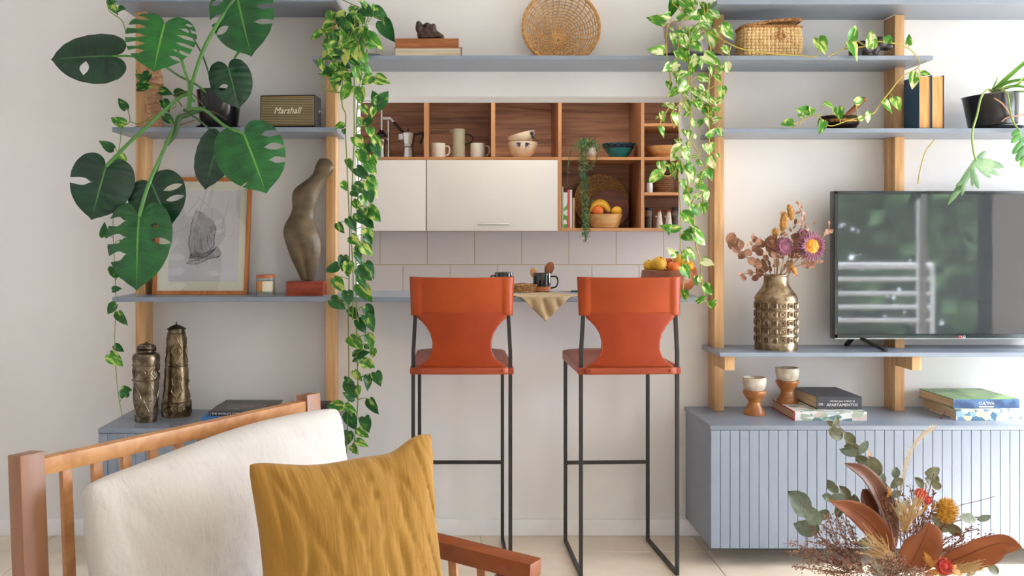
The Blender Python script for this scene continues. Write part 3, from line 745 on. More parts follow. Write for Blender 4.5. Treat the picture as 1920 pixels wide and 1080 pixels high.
def fruit(label, cat, px, py, y, r, mat, stem=True, sq=1.0, group=None, pear=0, nz=(0, 0, 1)):
    rr = r * K(y); c = P(px, py, y)
    T = thing(cat.replace(' ', '_'), label, cat, c, group)
    Mx = Vector((0, 0, 1)).rotation_difference(Vector(nz).normalized()).to_matrix()
    part('flesh', MB().ell(c, (rr, rr, rr * sq), 24, 16, Mx, lambda p: 1 - pear * max(0, p.z) ** 2 - .06 * max(0, abs(p.z) - .92) / .08), mat, T)
    if stem: part('stem', MB().lathe([(.0035, rr * sq * .93), (.002, rr * sq * 1.04)], 8, c, Mx), M_dark, T)
    return T
fruit('orange under the bananas in the cabinet bowl', 'orange', 1121, 396, yb_ - .035, 10.5, M_orange)
fruit('lemon at the right of the cabinet bowl', 'lemon', 1156, 396, yb_, 9, M_lemon, sq=1.15, nz=(1, 0, .3))

# ================================================================== on the counter
M_blackglaze = plain('black_glaze', (20, 18, 18), .1, coat=.4)
M_terra = plain('terracotta', (186, 110, 66), .7, var=.08)
mug('black glazed mug with terracotta foot, on the napkin', 1016, 17, 512, .088, ZCO, M_blackglaze, 1, 13, 'black mugs on the counter', M_terra, .40)
mug('black glazed mug half hidden behind the left stool', 945, 17.5, 510.5, .088, ZCO, M_blackglaze, -1, 8, 'black mugs on the counter', M_terra, .40)
M_linen = mix2('beige_linen', (192, 170, 134), (174, 150, 114), (40, 40, 40), .35, .65, .85, 0, .25, c3=(182, 160, 122), detail=6)
def cloth(u, v):
    a, b_ = (u - .5) * .30, (v - .5) * .30
    x, y = .372 + (a - b_) * .7071, -.185 - (a + b_) * .7071
    fold = .006 * math.sin(x * 60 + y * 20) * max(0, -(y + .25)) / .06
    if y > -.297:
        z = ZCO + .0012 + .003 * max(0, noise.noise((x * 25, y * 25, 0))) + (.006 * max(0, noise.noise((x * 14, y * 14, 3))) if y > -.28 else 0)
        return (x, y, z)
    d = -.297 - y
    return (x + .02 * d, -.297 - min(d, .006) * .7 - abs(fold) * 1.2 - .003, ZCO + .0012 - max(0, d - .001))
T = thing('napkin', 'beige linen napkin with a corner hanging over the counter edge', 'napkin', (.372, -.185, ZCO))
part('cloth', MB().grid(cloth, 48, 48), M_linen, T, solid=.0012, sharp=80)
yq = .10
T = thing('bread_basket', 'flat round wicker bread basket beside the black mug', 'basket', base(982, yq, ZCO))
m = MB()
for i in range(5): m.tube([(PX(982, yq) + (26 + i * 2) * K(yq) * math.cos(a * .2618), yq + (26 + i * 2) * K(yq) * .7 * math.sin(a * .2618), ZCO + .005 + i * .0068 + .002 * math.sin(a * 2 + i * 2)) for a in range(24)], .0045, 6, closed=True)
part('weave', m, M_seagrass, T, kind='stuff')
part('bottom', MB().lathe([(.055, ZCO + .0005), (.055, ZCO + .005)], 24, (PX(982, yq), yq, 0)), M_seagrass, T)
def spoon(label, a, b_, hw, mat, name='wooden_spoon'):
    T = thing(name, label, 'spoon', a)
    part('handle', MB().tube([a, Vector(a).lerp(b_, .8)], .0045, 8), mat, T)
    d = (Vector(b_) - Vector(a)).normalized(); Mx = Vector((0, 0, 1)).rotation_difference(d).to_matrix()
    part('head', MB().ell(Vector(a).lerp(b_, .88), (hw, .006, hw * 1.5), 18, 10, Mx), mat, T)
M_spoon1 = wood('red_spoon_wood', (166, 96, 56), (130, 70, 40), 'Z', 60); M_spoon2 = wood('pale_spoon_wood', (216, 166, 108), (190, 136, 82), 'Z', 60)
spoon('dark wooden spoon rising behind the black mug', P(1018, 541, .145), P(1032, 498, .15), 8.5 * K(.15), M_spoon1)
spoon('pale wooden spoon leaning left of the black mug', P(1010, 541, .145), P(1000, 508, .15), 7 * K(.15), M_spoon2)
T = thing('butter_knife', 'small knife with a teal handle lying on the counter', 'knife', P(1070, 544, .08))
z = ZCO + .004
part('blade', MB().ell((PX(1063, .08), .08, z), (.020, .008, .002), 14, 8), M_spoon2, T)
part('handle', MB().tube([(PX(1070, .08), .08, z), (PX(1090, .08), .085, z)], .004, 8), M_teal, T, 'teal handle')
M_bowl3 = wood('dark_bowl_wood', (160, 92, 58), (112, 60, 36), 'X', 30, .35, 1.5)
yF = -.06; kf = K(yF)
T = thing('fruit_bowl', 'big brown wooden bowl heaped with fruit on the counter', 'bowl', base(1254, yF, ZCO))
z0 = PZ(507, yF)
part('body', MB().lathe([(24 * kf, ZCO), (26 * kf, ZCO + .003), (42 * kf, PZ(541, yF)), (51 * kf, PZ(528, yF)), (52 * kf, PZ(521, yF)), (50 * kf, z0), (48.5 * kf, z0 + .002), (47 * kf, z0), (48 * kf, PZ(524, yF)), (36 * kf, PZ(541, yF)), (.0001, ZCO + .012)], 44, (PX(1254, yF), yF, 0)), M_bowl3, T)
M_yel = mix2('yellow_fruit', (240, 190, 54), (220, 160, 40), (22, 22, 22), .4, .6, .45)
M_yel2 = mix2('freckled_pear', (226, 176, 56), (208, 150, 50), (60, 60, 60), .5, .68, .5)
M_red = mix2('red_apple', (196, 56, 34), (226, 120, 50), (14, 14, 14), .4, .7, .3)
for lab, cat, px, py, dy, r, mat, sq in (('small yellow lemon at the left rim of the big bowl', 'lemon', 1217, 498, -.01, 10.5, M_yel, 1.1), ('large yellow quince at the front of the big bowl', 'quince', 1236, 495, -.05, 14.5, M_yel2, 1.0),
        ('orange beside the large quince', 'orange', 1263, 503, -.055, 13, M_orange, 1), ('red apple half hidden behind the orange', 'apple', 1254, 494, .02, 10, M_red, 1), ('freckled yellow pear behind the pothos vine', 'pear', 1275, 492, 0, 14, M_yel2, 1.1),
        ('yellow lemon at the right rim of the big bowl', 'lemon', 1290, 500, -.02, 12, M_yel, 1.12), ('orange low at the right rim of the big bowl', 'orange', 1295, 508, .03, 11, M_orange, 1)):
    fruit(lab, cat, px, py, yF + dy, r, mat, sq=sq, nz=(random.uniform(-.6, .6), random.uniform(-.6, .3), 1))

# ================================================================== things on the right shelves
M_brass = mix2('aged_brass', (168, 150, 124), (110, 92, 70), (34, 34, 34), .38, .62, .34, .85, .25, c3=(196, 180, 154))
M_brassd = mix2('dark_brass', (74, 60, 46), (48, 38, 30), (40, 40, 40), .4, .6, .45, .8)
yv = -.16; kv = K(yv)
T = thing('flower_vase', 'bronze bottle vase embossed with rounded squares, holding dried flowers', 'vase', base(1455, yv, ZTV))
sqv = lambda a: 1 + .03 * math.cos(4 * a)
vz = PZ(663, yv) - ZTV
part('body', lpx(1455, yv, [(19, 530), (21.5, 519), (23.4, 517), (23.4, 515), (21.5, 515.5), (21.6, 518), (22.4, 524), (22.6, 531), (27, 540), (36, 552), (39, 558), (38.6, 561), (38.2, 640), (38.8, 644), (39.2, 647), (38.6, 655)], ZTV, 48), M_brass, T, bevel=0)
m = MB()
def rsq(c, s, t, d, nx):   # rounded square ring on the surface
    pts = []
    for i in range(16):
        a = 2 * math.pi * i / 16; ca, sa = math.cos(a), math.sin(a)
        q = 1 / max(abs(ca), abs(sa)) ** .75
        pts.append((s * ca * q * .8, d, s * 1.05 * sa * q * .8))
    return pts
ring = MB(); ring.tube(rsq(0, .0125, 0, -.0012, 0), .0030, 6, closed=True); ring.tube([(.0055 * math.cos(i * .785), -.0016, .0055 * math.sin(i * .785)) for i in range(8)], .0018, 5, closed=True)
ringm = ring.mesh('relief_square', M_brass); backm = MB().slab([(p_[0] * 1.30, -.0008, p_[2] * 1.30) for p_ in rsq(0, .0125, 0, 0, 0)], (0, 1, 0), .0035).mesh('relief_recess', M_brassd)
x0 = PX(1455, yv)
for row in range(5):
    for c in range(16):
        a = 2 * math.pi * c / 16; z = PZ(572 + 15.6 * row, yv)
        Mx = Matrix.Translation((x0 + 38.3 * kv * math.sin(a), yv - 38.3 * kv * math.cos(a), z)) @ Matrix.Rotation(a, 4, 'Z')
        inst('relief_square', ringm, T, Mx); inst('relief_recess', backm, T, Mx)

# television
yt = -.165; kt = K(yt)
T = thing('television', 'flat black television standing on the shelf, showing reflections of a balcony', 'television', (PX(1563, yt) + .56, yt, ZTV))
tx0, tx1, tz0, tz1 = PX(1564, yt), PX(1564, yt) + 1.105, PZ(636, yt), PZ(358, yt)
M_scr, nt, b_ = new('screen_glass')
n_ = nt.nodes.new('ShaderNodeTexNoise'); n_.inputs['Scale'].default_value = 2; r_ = ramp(nt, n_.outputs[0], [(0, lin((60, 64, 68))), (1, lin((66, 70, 74)))]); nt.links.new(r_.outputs[0], b_.inputs['Base Color'])
b_.inputs['Roughness'].default_value = .03; b_.inputs['IOR'].default_value = 2.0
M_gloss = plain('gloss_black', (24, 25, 28), .08)
M_silver = plain('silver_trim', (170, 176, 180), .2, .9)
part('housing', MB().bb(tx0, tx1, yt, yt + .05, tz0, tz1), M_gloss, T, bevel=.003)
part('screen', MB().bb(tx0 + .016, tx1 - .016, yt - .0012, yt - .0002, tz0 + .023, tz1 - .014), M_scr, T)
m = MB()
m.bb(tx0 + .002, tx1 - .002, yt - .003, yt - .0002, tz0 + .004, tz0 + .021).bb(tx0 + .002, tx1 - .002, yt - .003, yt - .0002, tz1 - .013, tz1 - .002).bb(tx0 + .002, tx0 + .014, yt - .003, yt - .0002, tz0 + .004, tz1 - .002).bb(tx1 - .014, tx1 - .002, yt - .003, yt - .0002, tz0 + .004, tz1 - .002)
part('bezel', m, plain('bezel', (60, 66, 70), .1, .4), T, bevel=.0008)
part('lower_trim', MB().bb(tx0, tx1, yt - .004, yt - .003, tz0 + .001, tz0 + .005), M_silver, T, 'silver lower trim')
for px in (1622, 1995):
    x = PX(px, yt)
    sg = 1 if px < 1800 else -1
    m = MB().bar((x - sg * .03, yt + .03, ZTV + .055), (x + sg * .045, yt - .10, ZTV + .006), .022, .012).bar((x - sg * .03, yt + .03, ZTV + .055), (x - sg * .045, yt + .085, ZTV + .006), .022, .012)
    part('foot', m, M_dark, T, bevel=.003)
part('logo_dot', MB().lathe([(.006, 0), (.006, .0006), (.0001, .0007)], 20, (PX(1799, yt), yt - .003, PZ(631.5, yt)), Matrix.Rotation(R(90), 3, 'X')), plain('red_dot', (190, 40, 60), .4), T, 'red logo dot')
text_mesh('lettering', 'LG', .014, plain('white_print', (225, 225, 225), .5), Matrix.Translation((PX(1806, yt), yt - .0032, PZ(631.5, yt))) @ FRONT, T)

# candle holders of turned wood with stone cups
M_turn = mix2('turned_wood', (184, 124, 68), (150, 90, 46), (18, 18, 40), .4, .62, .35, 0, .05, c3=(200, 142, 84))
M_stone = mix2('veined_stone', (226, 218, 204), (198, 184, 162), (26, 26, 26), .42, .6, .4, 0, .1)
M_wax = plain('wax', (240, 232, 206), .5)
def holder(label, cx, y, zb, c0, c1, w0):
    T = thing('candle_holder', label, 'candle holder', base(cx, y, zb), 'turned wooden candle holders')
    b0 = CY + (HC - zb) / K(y); s = (b0 - w0) / 46
    part('stand', lpx(cx, y, [(17.5, w0 - .5), (20.8, w0), (21.2, w0 + 4 * s), (18, w0 + 11 * s), (12.5, w0 + 18 * s), (11, w0 + 22 * s), (12.5, w0 + 28 * s), (17, w0 + 37 * s), (19.5, w0 + 42 * s), (19.6, w0 + 45 * s)], zb, 36), M_turn, T)
    zc = PZ(w0 - .5, y)
    part('cup', lpx(cx, y, [(.01, c0 + 8), (18.5, c0 + 7), (19.8, c0 + .6), (20.6, c0), (21.6, c0 + .8), (21.4, c0 + 10), (19.4, c1 - 5), (16, c1)], zc, 36), M_stone, T, 'pale stone cup')
    part('wax', lpx(cx, y, [(.01, c0 + 5), (18.6, c0 + 5)], PZ(c0 + 7, y)), M_wax, T)
    part('wick', MB().tube([(PX(cx, y), y, PZ(c0 + 5, y)), (PX(cx, y) + .002, y, PZ(c0 + 1, y))], .0012, 5), M_dark, T)
holder('wooden egg-cup candle holder standing on the cabinet, left one', 1414.5, -.193, ZRC, 707, 732, 732)
ZB1 = ZRC + .037
holder('wooden egg-cup candle holder standing on the patterned book', 1476, -.12, ZB1, 689, 713, 713)
# book stacks on the right cabinet
M_art = pattern('art_spine', [(226, 226, 222), (186, 196, 200), (226, 226, 222), (104, 140, 140), (218, 218, 216), (206, 190, 180), (230, 230, 228), (170, 180, 160)], (34, 60, 60))
M_redc = plain('red_cloth', (186, 44, 58), .6)
T = book('large art book with white patterned spine and red edge, lowest of the left stack', (1.521, -.186, ZRC), (0, 0, R(-1.5)), .288, .30, .0365, M_art, M_page3, group='books on the low cabinet')
part('edge_binding', MB().bb(-.1455, -.143, -.15, .15, -.0, .0035).bb(-.1455, -.143, -.15, .15, .033, .0368).bb(-.1455, -.143, -.152, -.148, .0, .0368), M_redc, T, 'red binding edge')
M_charc = plain('charcoal_cover', (62, 62, 68), .55)
M_wprint = plain('white_print', (225, 225, 225), .5)
T = book('thick charcoal book with white spine lettering, on the patterned book', (1.572, -.147, ZB1), (0, 0, R(1.0)), .186, .262, .050, M_charc, M_page3, group='books on the low cabinet')
text_mesh('lettering', 'APARTAMENTOS', .0165, M_wprint, Matrix.Translation((.012, -.1314, .0165)) @ FRONT, T, extrude=.0002, xs=1.02)
text_mesh('lettering', '150 ideas para el diseño de', .0095, M_wprint, Matrix.Translation((.012, -.1314, .0325)) @ FRONT, T, extrude=.0002)
text_mesh('lettering', '[20]', .011, M_wprint, Matrix.Translation((-.076, -.1314, .02)) @ FRONT, T, extrude=.0002)
M_photo = pattern('city_jacket', [(236, 238, 240), (150, 184, 206), (220, 214, 170), (110, 140, 170), (240, 240, 236), (84, 120, 150), (226, 226, 200)], (40, 70, 50))
T = book('large book with blue and white jacket and red ribbon, under the green one', (2.195, -.18, ZRC), (0, 0, R(-2)), .33, .31, .045, M_photo, M_page3, group='books on the low cabinet')
part('ribbon', MB().tube(cr([(-.1655, -.06, .02), (-.185, -.09, .012), (-.20, -.10, .004), (-.215, -.135, .002)], 5), .0022, 6, flat=.5), M_redc, T, 'red ribbon')
M_green = mix2('leafy_jacket', (150, 184, 110), (72, 120, 60), (12, 12, 12), .4, .6, .35, c3=(190, 206, 150))
M_bluesp = mix2('blue_spine', (76, 112, 156), (44, 72, 112), (30, 30, 30), .4, .6, .4)
T = book('green leafy book with blue spine on top of the right stack', (2.155, -.165, ZRC + .045), (0, 0, R(1)), .27, .285, .038, M_green, M_page3, group='books on the low cabinet')
part('spine_print', MB().bb(-.135, .135, -.1435, -.1426, .001, .037), M_bluesp, T, 'blue printed spine')
text_mesh('lettering', 'CULTIVA', .016, M_wprint, Matrix.Translation((0, -.1438, .02)) @ FRONT, T, extrude=.0002)
part('title_patch', MB().bb(-.03, .03, -.1437, -.1434, .005, .010), M_page, T)

# shelf with upright books, bowl and pot
M_indigo = plain('indigo_cloth', (40, 76, 104), .6)
yb2 = -.27
def upright(label, px0, px1, y0, depth, top, zb, cover, pages, group):
    """standing book, fore edge to the room"""
    H = PZ(top, y0) - zb; x0, x1 = PX(px0, y0), PX(px1, y0); t = .003
    T = thing('book', label, 'book', ((x0 + x1) / 2, y0 + depth / 2, zb), group)
    m = MB().bb(x0, x0 + t, y0, y0 + depth, zb, zb + H).bb(x1 - t, x1, y0, y0 + depth, zb, zb + H).bb(x0 + t, x1 - t, y0 + depth - t, y0 + depth, zb, zb + H)
    part('cover', m, cover, T, bevel=.0008, segs=1)
    part('pages', MB().bb(x0 + t + .0002, x1 - t - .0002, y0 + .004, y0 + depth - t - .0003, zb + .004, zb + H - .005), pages, T)
M_page2v = mix2('amber_page_block', (220, 172, 112), (196, 140, 84), (260, 6, 6), .4, .6, .8)
upright('blue cloth book standing next to the post, its cover seen from the side', 1723, 1746, yb2, .135, 141, ZR2, M_indigo, M_page2v, 'upright books with amber page edges')
upright('blue book with amber page edges, farther from the post', 1747, 1770.5, yb2, .14, 141, ZR2, M_indigo, M_page2v, 'upright books with amber page edges')
# singing bowl and mallet
M_sb = mix2('etched_bronze', (60, 48, 40), (30, 25, 22), (40, 40, 40), .4, .6, .35, .7, .2)
M_gold = mix2('gold_etching', (170, 130, 70), (90, 64, 40), (60, 60, 160), .4, .6, .35, .9)
ys = -.19; ks = K(ys)
zq = lambda py: PZ(py, ys)
T = thing('singing_bowl', 'dark etched bronze singing bowl on the shelf by the vine', 'bowl', base(1572, ys, ZR2))
dh = PZ(219, ys) - ZR2
part('body', MB().lathe([(24 * ks, ZR2), (30 * ks, ZR2 + dh * .12), (36 * ks, ZR2 + dh * .45), (36.3 * ks, ZR2 + dh * .75), (33.5 * ks, ZR2 + dh), (31.5 * ks, ZR2 + dh), (33 * ks, ZR2 + dh * .6), (24 * ks, ZR2 + .01), (.0001, ZR2 + .008)], 44, (PX(1572, ys), ys, 0)), M_sb, T)
part('etched_band', MB().lathe([(36.25 * ks, ZR2 + dh * .48), (36.7 * ks, ZR2 + dh * .62), (36.4 * ks, ZR2 + dh * .76)], 44, (PX(1572, ys), ys, 0), cap0=False, cap1=False), M_gold, T, 'gilt etched band', solid=.0006)
part('rim_line', MB().tube([(PX(1572, ys) + 33.2 * ks * math.cos(a * .1963), ys + 33.2 * ks * math.sin(a * .1963), ZR2 + dh * .99) for a in range(32)], .0022, 6, closed=True), M_gold, T, 'gilt rim')
T = thing('mallet', 'short wooden mallet resting in the singing bowl', 'mallet', P(1585, 220, ys))
a_, b2_ = P(1578, 226, ys), P(1619, 187, ys)
part('stick', MB().tube([a_, b2_], .0105, 14), wood('mallet_wood', (176, 110, 66), (140, 80, 46), 'Z', 60), T, bevel=0)
part('end_cap', MB().tube([b2_ + (b2_ - a_) * .002, b2_ + (b2_ - a_) * .06], .0112, 14), M_turn, T)
# black pot with strap leaved plant (leaves further below)
M_potblk = plain('black_plastic_pot', (34, 34, 38), .16)
M_soil = mix2('potting_soil', (62, 46, 36), (36, 27, 22), (60, 60, 60), .4, .6, .95, 0, .6)
yp = -.165; kp = K(yp)
SPID = thing('potted_plant', 'strap leaved plant in a shiny black pot at the right end', 'plant', base(1862, yp, ZR2))
zt = PZ(176, yp)
part('saucer', MB().lathe([(40 * kp, ZR2), (46 * kp, ZR2 + .006), (48 * kp, ZR2 + .016), (46 * kp, ZR2 + .016), (40 * kp, ZR2 + .007), (.0001, ZR2 + .006)], 40, (PX(1866, yp), yp, 0)), M_potblk, SPID)
Mx = Matrix.Rotation(R(-5), 3, 'Y') @ Matrix.Identity(3)
part('pot', MB().lathe([(40 * kp, .003), (42 * kp, .007), (48 * kp, zt - ZR2 - .028), (50 * kp, zt - ZR2 - .022), (48.5 * kp, zt - ZR2 - .022), (46 * kp, zt - ZR2 - .04), (.0001, zt - ZR2 - .04)], 48, (PX(1862, yp), yp, ZR2 + .017), Mx), M_potblk, SPID)
part('soil', MB().lathe([(.0001, zt - ZR2 - .036), (46 * kp, zt - ZR2 - .0385)], 30, (PX(1862, yp), yp, ZR2 + .017), Mx), M_soil, SPID)

# basket with lid
M_straw = mix2('pale_straw', (236, 204, 150), (206, 164, 104), (60, 60, 60), .35, .65, .7, 0, .3)
M_rope = mix2('brown_straw_rope', (196, 146, 92), (140, 92, 52), (120, 120, 120), .4, .6, .8, 0, .5)
yk = -.165; k_ = K(yk)
T = thing('lidded_basket', 'lidded wicker basket of pale straw on the upper right shelf', 'basket', base(1441, yk, ZMID))
hx, hy, rc = 54 * k_, .065, .03
def per(t):   # rounded rectangle perimeter
    seg = [2 * (hx - rc), math.pi / 2 * rc, 2 * (hy - rc), math.pi / 2 * rc] * 2; L = sum(seg); d = (t % 1) * L
    cor = [(hx - rc, -hy + rc, -90), (hx - rc, hy - rc, 0), (-hx + rc, hy - rc, 90), (-hx + rc, -hy + rc, 180)]
    pos = [(-hx + rc, -hy, 1, 0), (hx, -hy + rc, 0, 1), (hx - rc, hy, -1, 0), (-hx, hy - rc, 0, -1)]
    for i in range(8):
        if d <= seg[i] or i == 7:
            if i % 2 == 0: p = pos[i // 2]; return Vector((p[0] + p[2] * d, p[1] + p[3] * d, 0)), Vector((p[3], -p[2], 0))
            c = cor[i // 2]; a = R(c[2]) + d / rc; return Vector((c[0] + rc * math.cos(a), c[1] + rc * math.sin(a), 0)), Vector((math.cos(a), math.sin(a), 0))
        d -= seg[i]
zb, ztp = ZMID, PZ(57, yk); nc, nr = 44, 10; x0 = PX(1441, yk)
m = MB()
for r0 in range(nr):
    for c in range(nc):
        vert = (r0 + c) % 2 == 0
        du, dv = (.36, .54) if vert else (.54, .40)
        rows = []
        for j in range(4):
            for i in range(4):
                u, v = (i / 3 * 2 - 1), (j / 3 * 2 - 1)
                p, n_ = per((c + .5 + u * du) / nc)
                bl = (1 - u * u) * .45 + (1 - v * v) * .45
                z = zb + (r0 + .5 + v * dv) * (ztp - zb) / nr
                sl = 1 + .04 * math.sin(math.pi * (z - zb) / (ztp - zb))
                rows.append(Vector((x0, yk, max(zb, z))) + p * sl + n_ * .0052 * bl)
        b0 = len(m.v); m.v += rows
        for j in range(3):
            for i in range(3): m.face((b0 + j * 4 + i, b0 + j * 4 + i + 1, b0 + j * 4 + i + 5, b0 + j * 4 + i + 4))
part('weave', m, M_straw, T, kind='stuff')
part('lining', MB().prism([tuple((Vector((x0, yk, 0)) + per(i / 40)[0] * .985).xy) for i in range(40)], zb + .001, ztp - .002), M_rope, T)
def braid(mb, path, rad, tube, turns):
    P_ = [Vector(p) for p in path]
    for ph in (0, 2.094, 4.189):
        out = []
        for i, p in enumerate(P_):
            t = (P_[min(i + 1, len(P_) - 1)] - P_[max(i - 1, 0)]).normalized(); u = t.cross(Vector((0, 0, 1)));
            if u.length < .1: u = Vector((1, 0, 0))
            u.normalize(); w = u.cross(t); a = ph + turns * 2 * math.pi * i / len(P_)
            out.append(p + u * rad * math.cos(a) + w * rad * math.sin(a))
        mb.tube(out, tube, 5)
m = MB(); braid(m, [Vector((x0, yk, ztp + .004)) + per(i / 120)[0] * 1.02 for i in range(121)], .0035, .0035, 30)
part('rim_braid', m, M_rope, T, 'brown braided rim', kind='stuff')
m = MB()
def lidp(t): 
    p = per(t)[0]; lift = .014 + .007 * math.sin((p.x / hx) * 1.57)
    return Vector((x0, yk, ztp + lift + (.012 if p.x > 0 else .012 * (1 + p.x / hx)) * (1 if p.y < .03 else .8))) + p * 1.02
m.grid(lambda u, v: Vector((x0, yk, ztp + .02)) + (lidp(u) - Vector((x0, yk, ztp + .02))) * (v * .98 + .02) + Vector((0, 0, .010 * (1 - v * v))), 60, 6)
lid = part('lid', m, M_straw, T, solid=.003)
m = MB(); braid(m, [lidp(i / 120) for i in range(121)], .0035, .0035, 30)
part('lid_braid', m, M_rope, lid, 'brown braided lid edge', kind='stuff')
m = MB(); braid(m, cr([P(1466, 46, yk - hy), P(1463, 55, yk - hy - .008), P(1459, 66, yk - hy - .012), P(1464, 73, yk - hy - .014), P(1471, 70, yk - hy - .014), P(1469, 63, yk - hy - .014), P(1462, 64, yk - hy - .014)], 8), .0022, .0022, 14)
part('clasp', m, M_rope, T, 'brown straw loop clasp')

# dark animal figure
M_fig = mix2('dark_carved_stone', (64, 54, 48), (40, 33, 30), (50, 50, 50), .4, .62, .45, 0, .3)
ya = -.15; ka = K(ya)
T = thing('animal_figurine', 'small dark carved animal with lowered head, tangled in the vine', 'figurine', base(1630, ya, ZMID))
e = lambda px, py, rx, rz, ry=.03, rot=(0, 0, 0): (P(px, py, ya), (rx * ka, ry, rz * ka), rot)
blob('body', [e(1618, 93, 21, 17, .036), e(1604, 98, 12, 14, .034), e(1636, 94, 12, 14, .03), e(1648, 82, 13, 14, .028), e(1661, 88, 10, 7.5, .022), e(1668, 88, 6, 6, .018), e(1606, 108, 9, 8, .03), e(1637, 108, 8, 8, .03), e(1627, 107, 6, 7, .028)], M_fig, T, .0045, 4)
part('ear', MB().ell(P(1643, 71, ya - .02), (.007, .005, .008), 12, 8).ell(P(1652, 71, ya - .012), (.006, .005, .007), 12, 8), M_fig, T)
part('eye', MB().ell(P(1656, 81, ya - .024), (.003, .002, .003), 10, 6), M_black, T)

# ================================================================== middle shelf: books, figure, rattan tray
yb3 = -.17; k3 = K(yb3)
M_oldbr = mix2('worn_orange_cover', (172, 108, 62), (146, 86, 46), (10, 10, 60), .35, .65, .75, c3=(188, 132, 86))
M_oldwh = mix2('worn_cream_cover', (176, 112, 68), (150, 92, 54), (14, 14, 14), .4, .6, .7)
H2 = .042
T = book('worn old book with cream pages, under the orange one', (PX(803.5, yb3), yb3 + .01, ZMID), (0, 0, R(180)), 124 * k3, .17, H2, M_oldwh, M_page, group='old books on the long shelf', bt=.003)
T = book('old orange brown book carrying the dark figure', (PX(801.5, yb3), yb3 + .01, ZMID + H2), (0, 0, R(0)), 117 * k3, .165, .037, M_oldbr, M_page2, group='old books on the long shelf', bt=.003)
ZF = ZMID + H2 + .037
ya = yb3 - .0; ka = K(ya)
T = thing('figurine', 'dark lumpy bronze figure lying on the old orange book', 'figurine', base(805, ya, ZF))
py0 = CY - (ZF - HC) / ka
part('plinth', MB().bb(PX(777, ya), PX(834, ya), ya - .03, ya + .03, ZF, ZF + .006), M_black, T, bevel=.001)
e = lambda px, py, rx, rz, ry=.022, rot=(0, 0, 0): (P(px, py + py0 - 68.5, ya), (rx * ka, ry, rz * ka), rot)
blob('figure', [e(786, 42, 7.5, 11), e(785, 35, 5.5, 6), e(790, 55, 8, 11), e(800, 50, 12, 10), e(801, 38, 6.5, 6), e(810, 46, 9, 11), e(813, 40, 5, 6), e(818, 57, 10, 9), e(826, 60, 7, 7), e(803, 60, 20, 6)], mix2('brown_bronze', (82, 62, 54), (52, 38, 34), (40, 40, 40), .4, .6, .35, .3, .3), T, .004, 2)
M_rat = mix2('honey_rattan', (222, 176, 114), (192, 140, 82), (60, 60, 60), .35, .65, .6, 0, .2)
yr = -.05; kr_ = K(yr); rT = 71 * kr_; tl = R(9)
zc = ZMID + rT * math.cos(tl) + .004; xc = PX(1051.5, yr)
T = thing('rattan_tray', 'round open weave rattan tray leaning on the wall over the kitchen opening', 'tray', (xc, yr, ZMID))
Mt = Matrix.Rotation(-tl, 3, 'X')
cT = Vector((xc, yr - .012, zc))
def rp(rr, a, off=0):
    q = rr / rT; dish = .035 * (1 - q ** 4); dn = (1 - q) * Vector((-4 * kr_, 0, -21 * kr_))
    return cT + dn + Mt @ Vector((rr * math.cos(a), dish + off, rr * math.sin(a)))
m = MB()
for i in range(15):
    rr = rT * (.05 + .88 * (i / 14) ** .95)
    m.tube([rp(rr, j * math.pi / 42, .0022 * (1 if (j // 2 + i) % 2 else -1)) for j in range(84)], .0022 if i < 6 else .0026, 5, closed=True)
part('weave', m, M_rat, T, kind='stuff')
sp = MB()
for j in range(30):
    a = j * 2 * math.pi / 30
    s_ = MB().tube([rp(rT * (.06 + .92 * t / 10), a + .10 * math.sin(t * .6)) for t in range(11)], .0026, 5)
    part('spoke', s_, M_rat, T)
m = MB(); braid(m, [rp(rT, j * math.pi / 90) for j in range(181)], .005, .0042, 40)
part('rim', m, M_rat, T)

# ================================================================== left shelves
yr_ = -.2; kq = K(yr_)
T = thing_local('radio_speaker', 'black radio speaker with gold woven grille and white script lettering', 'speaker', (PX(546, yr_), yr_, ZL2), (0, 0, R(-4.5)))
w, h, d = 105 * K(-.25), PZ(178.5, -.25) - ZL2 , .12
M_tolex = plain('black_tolex', (32, 31, 32), .5, bmp=.4, bs=(900, 900, 900))
part('cabinet', MB().bb(-w / 2, w / 2, -d / 2, d / 2, .004, h), M_tolex, T, bevel=.008, segs=3)
M_grille, nt, b_ = new('gold_grille')
wv = nt.nodes.new('ShaderNodeTexWave'); wv.bands_direction = 'Z'; wv.inputs['Scale'].default_value = 46; wv.inputs['Distortion'].default_value = .3
wh = nt.nodes.new('ShaderNodeTexWave'); wh.bands_direction = 'X'; wh.inputs['Scale'].default_value = 90
tc = nt.nodes.new('ShaderNodeTexCoord'); nt.links.new(tc.outputs['Object'], wv.inputs[0]); nt.links.new(tc.outputs['Object'], wh.inputs[0])
ml = nt.nodes.new('ShaderNodeMath'); ml.operation = 'MULTIPLY_ADD'; ml.inputs[1].default_value = .25; nt.links.new(wh.outputs['Fac'], ml.inputs[0]); nt.links.new(wv.outputs['Fac'], ml.inputs[2])
r_ = ramp(nt, ml.outputs[0], [(.2, lin((44, 38, 30))), (.75, lin((146, 130, 92)))]); nt.links.new(r_.outputs[0], b_.inputs['Base Color']); b_.inputs['Roughness'].default_value = .6
part('grille', MB().bb(-w / 2 + .007, w / 2 - .007, -d / 2 - .001, -d / 2 + .001, .012, h - .008), M_grille, T)
gx, gz0, gz1 = w / 2 - .007, .012, h - .008
M_goldt = plain('gold_piping', (168, 134, 74), .35, .8)
m = MB()
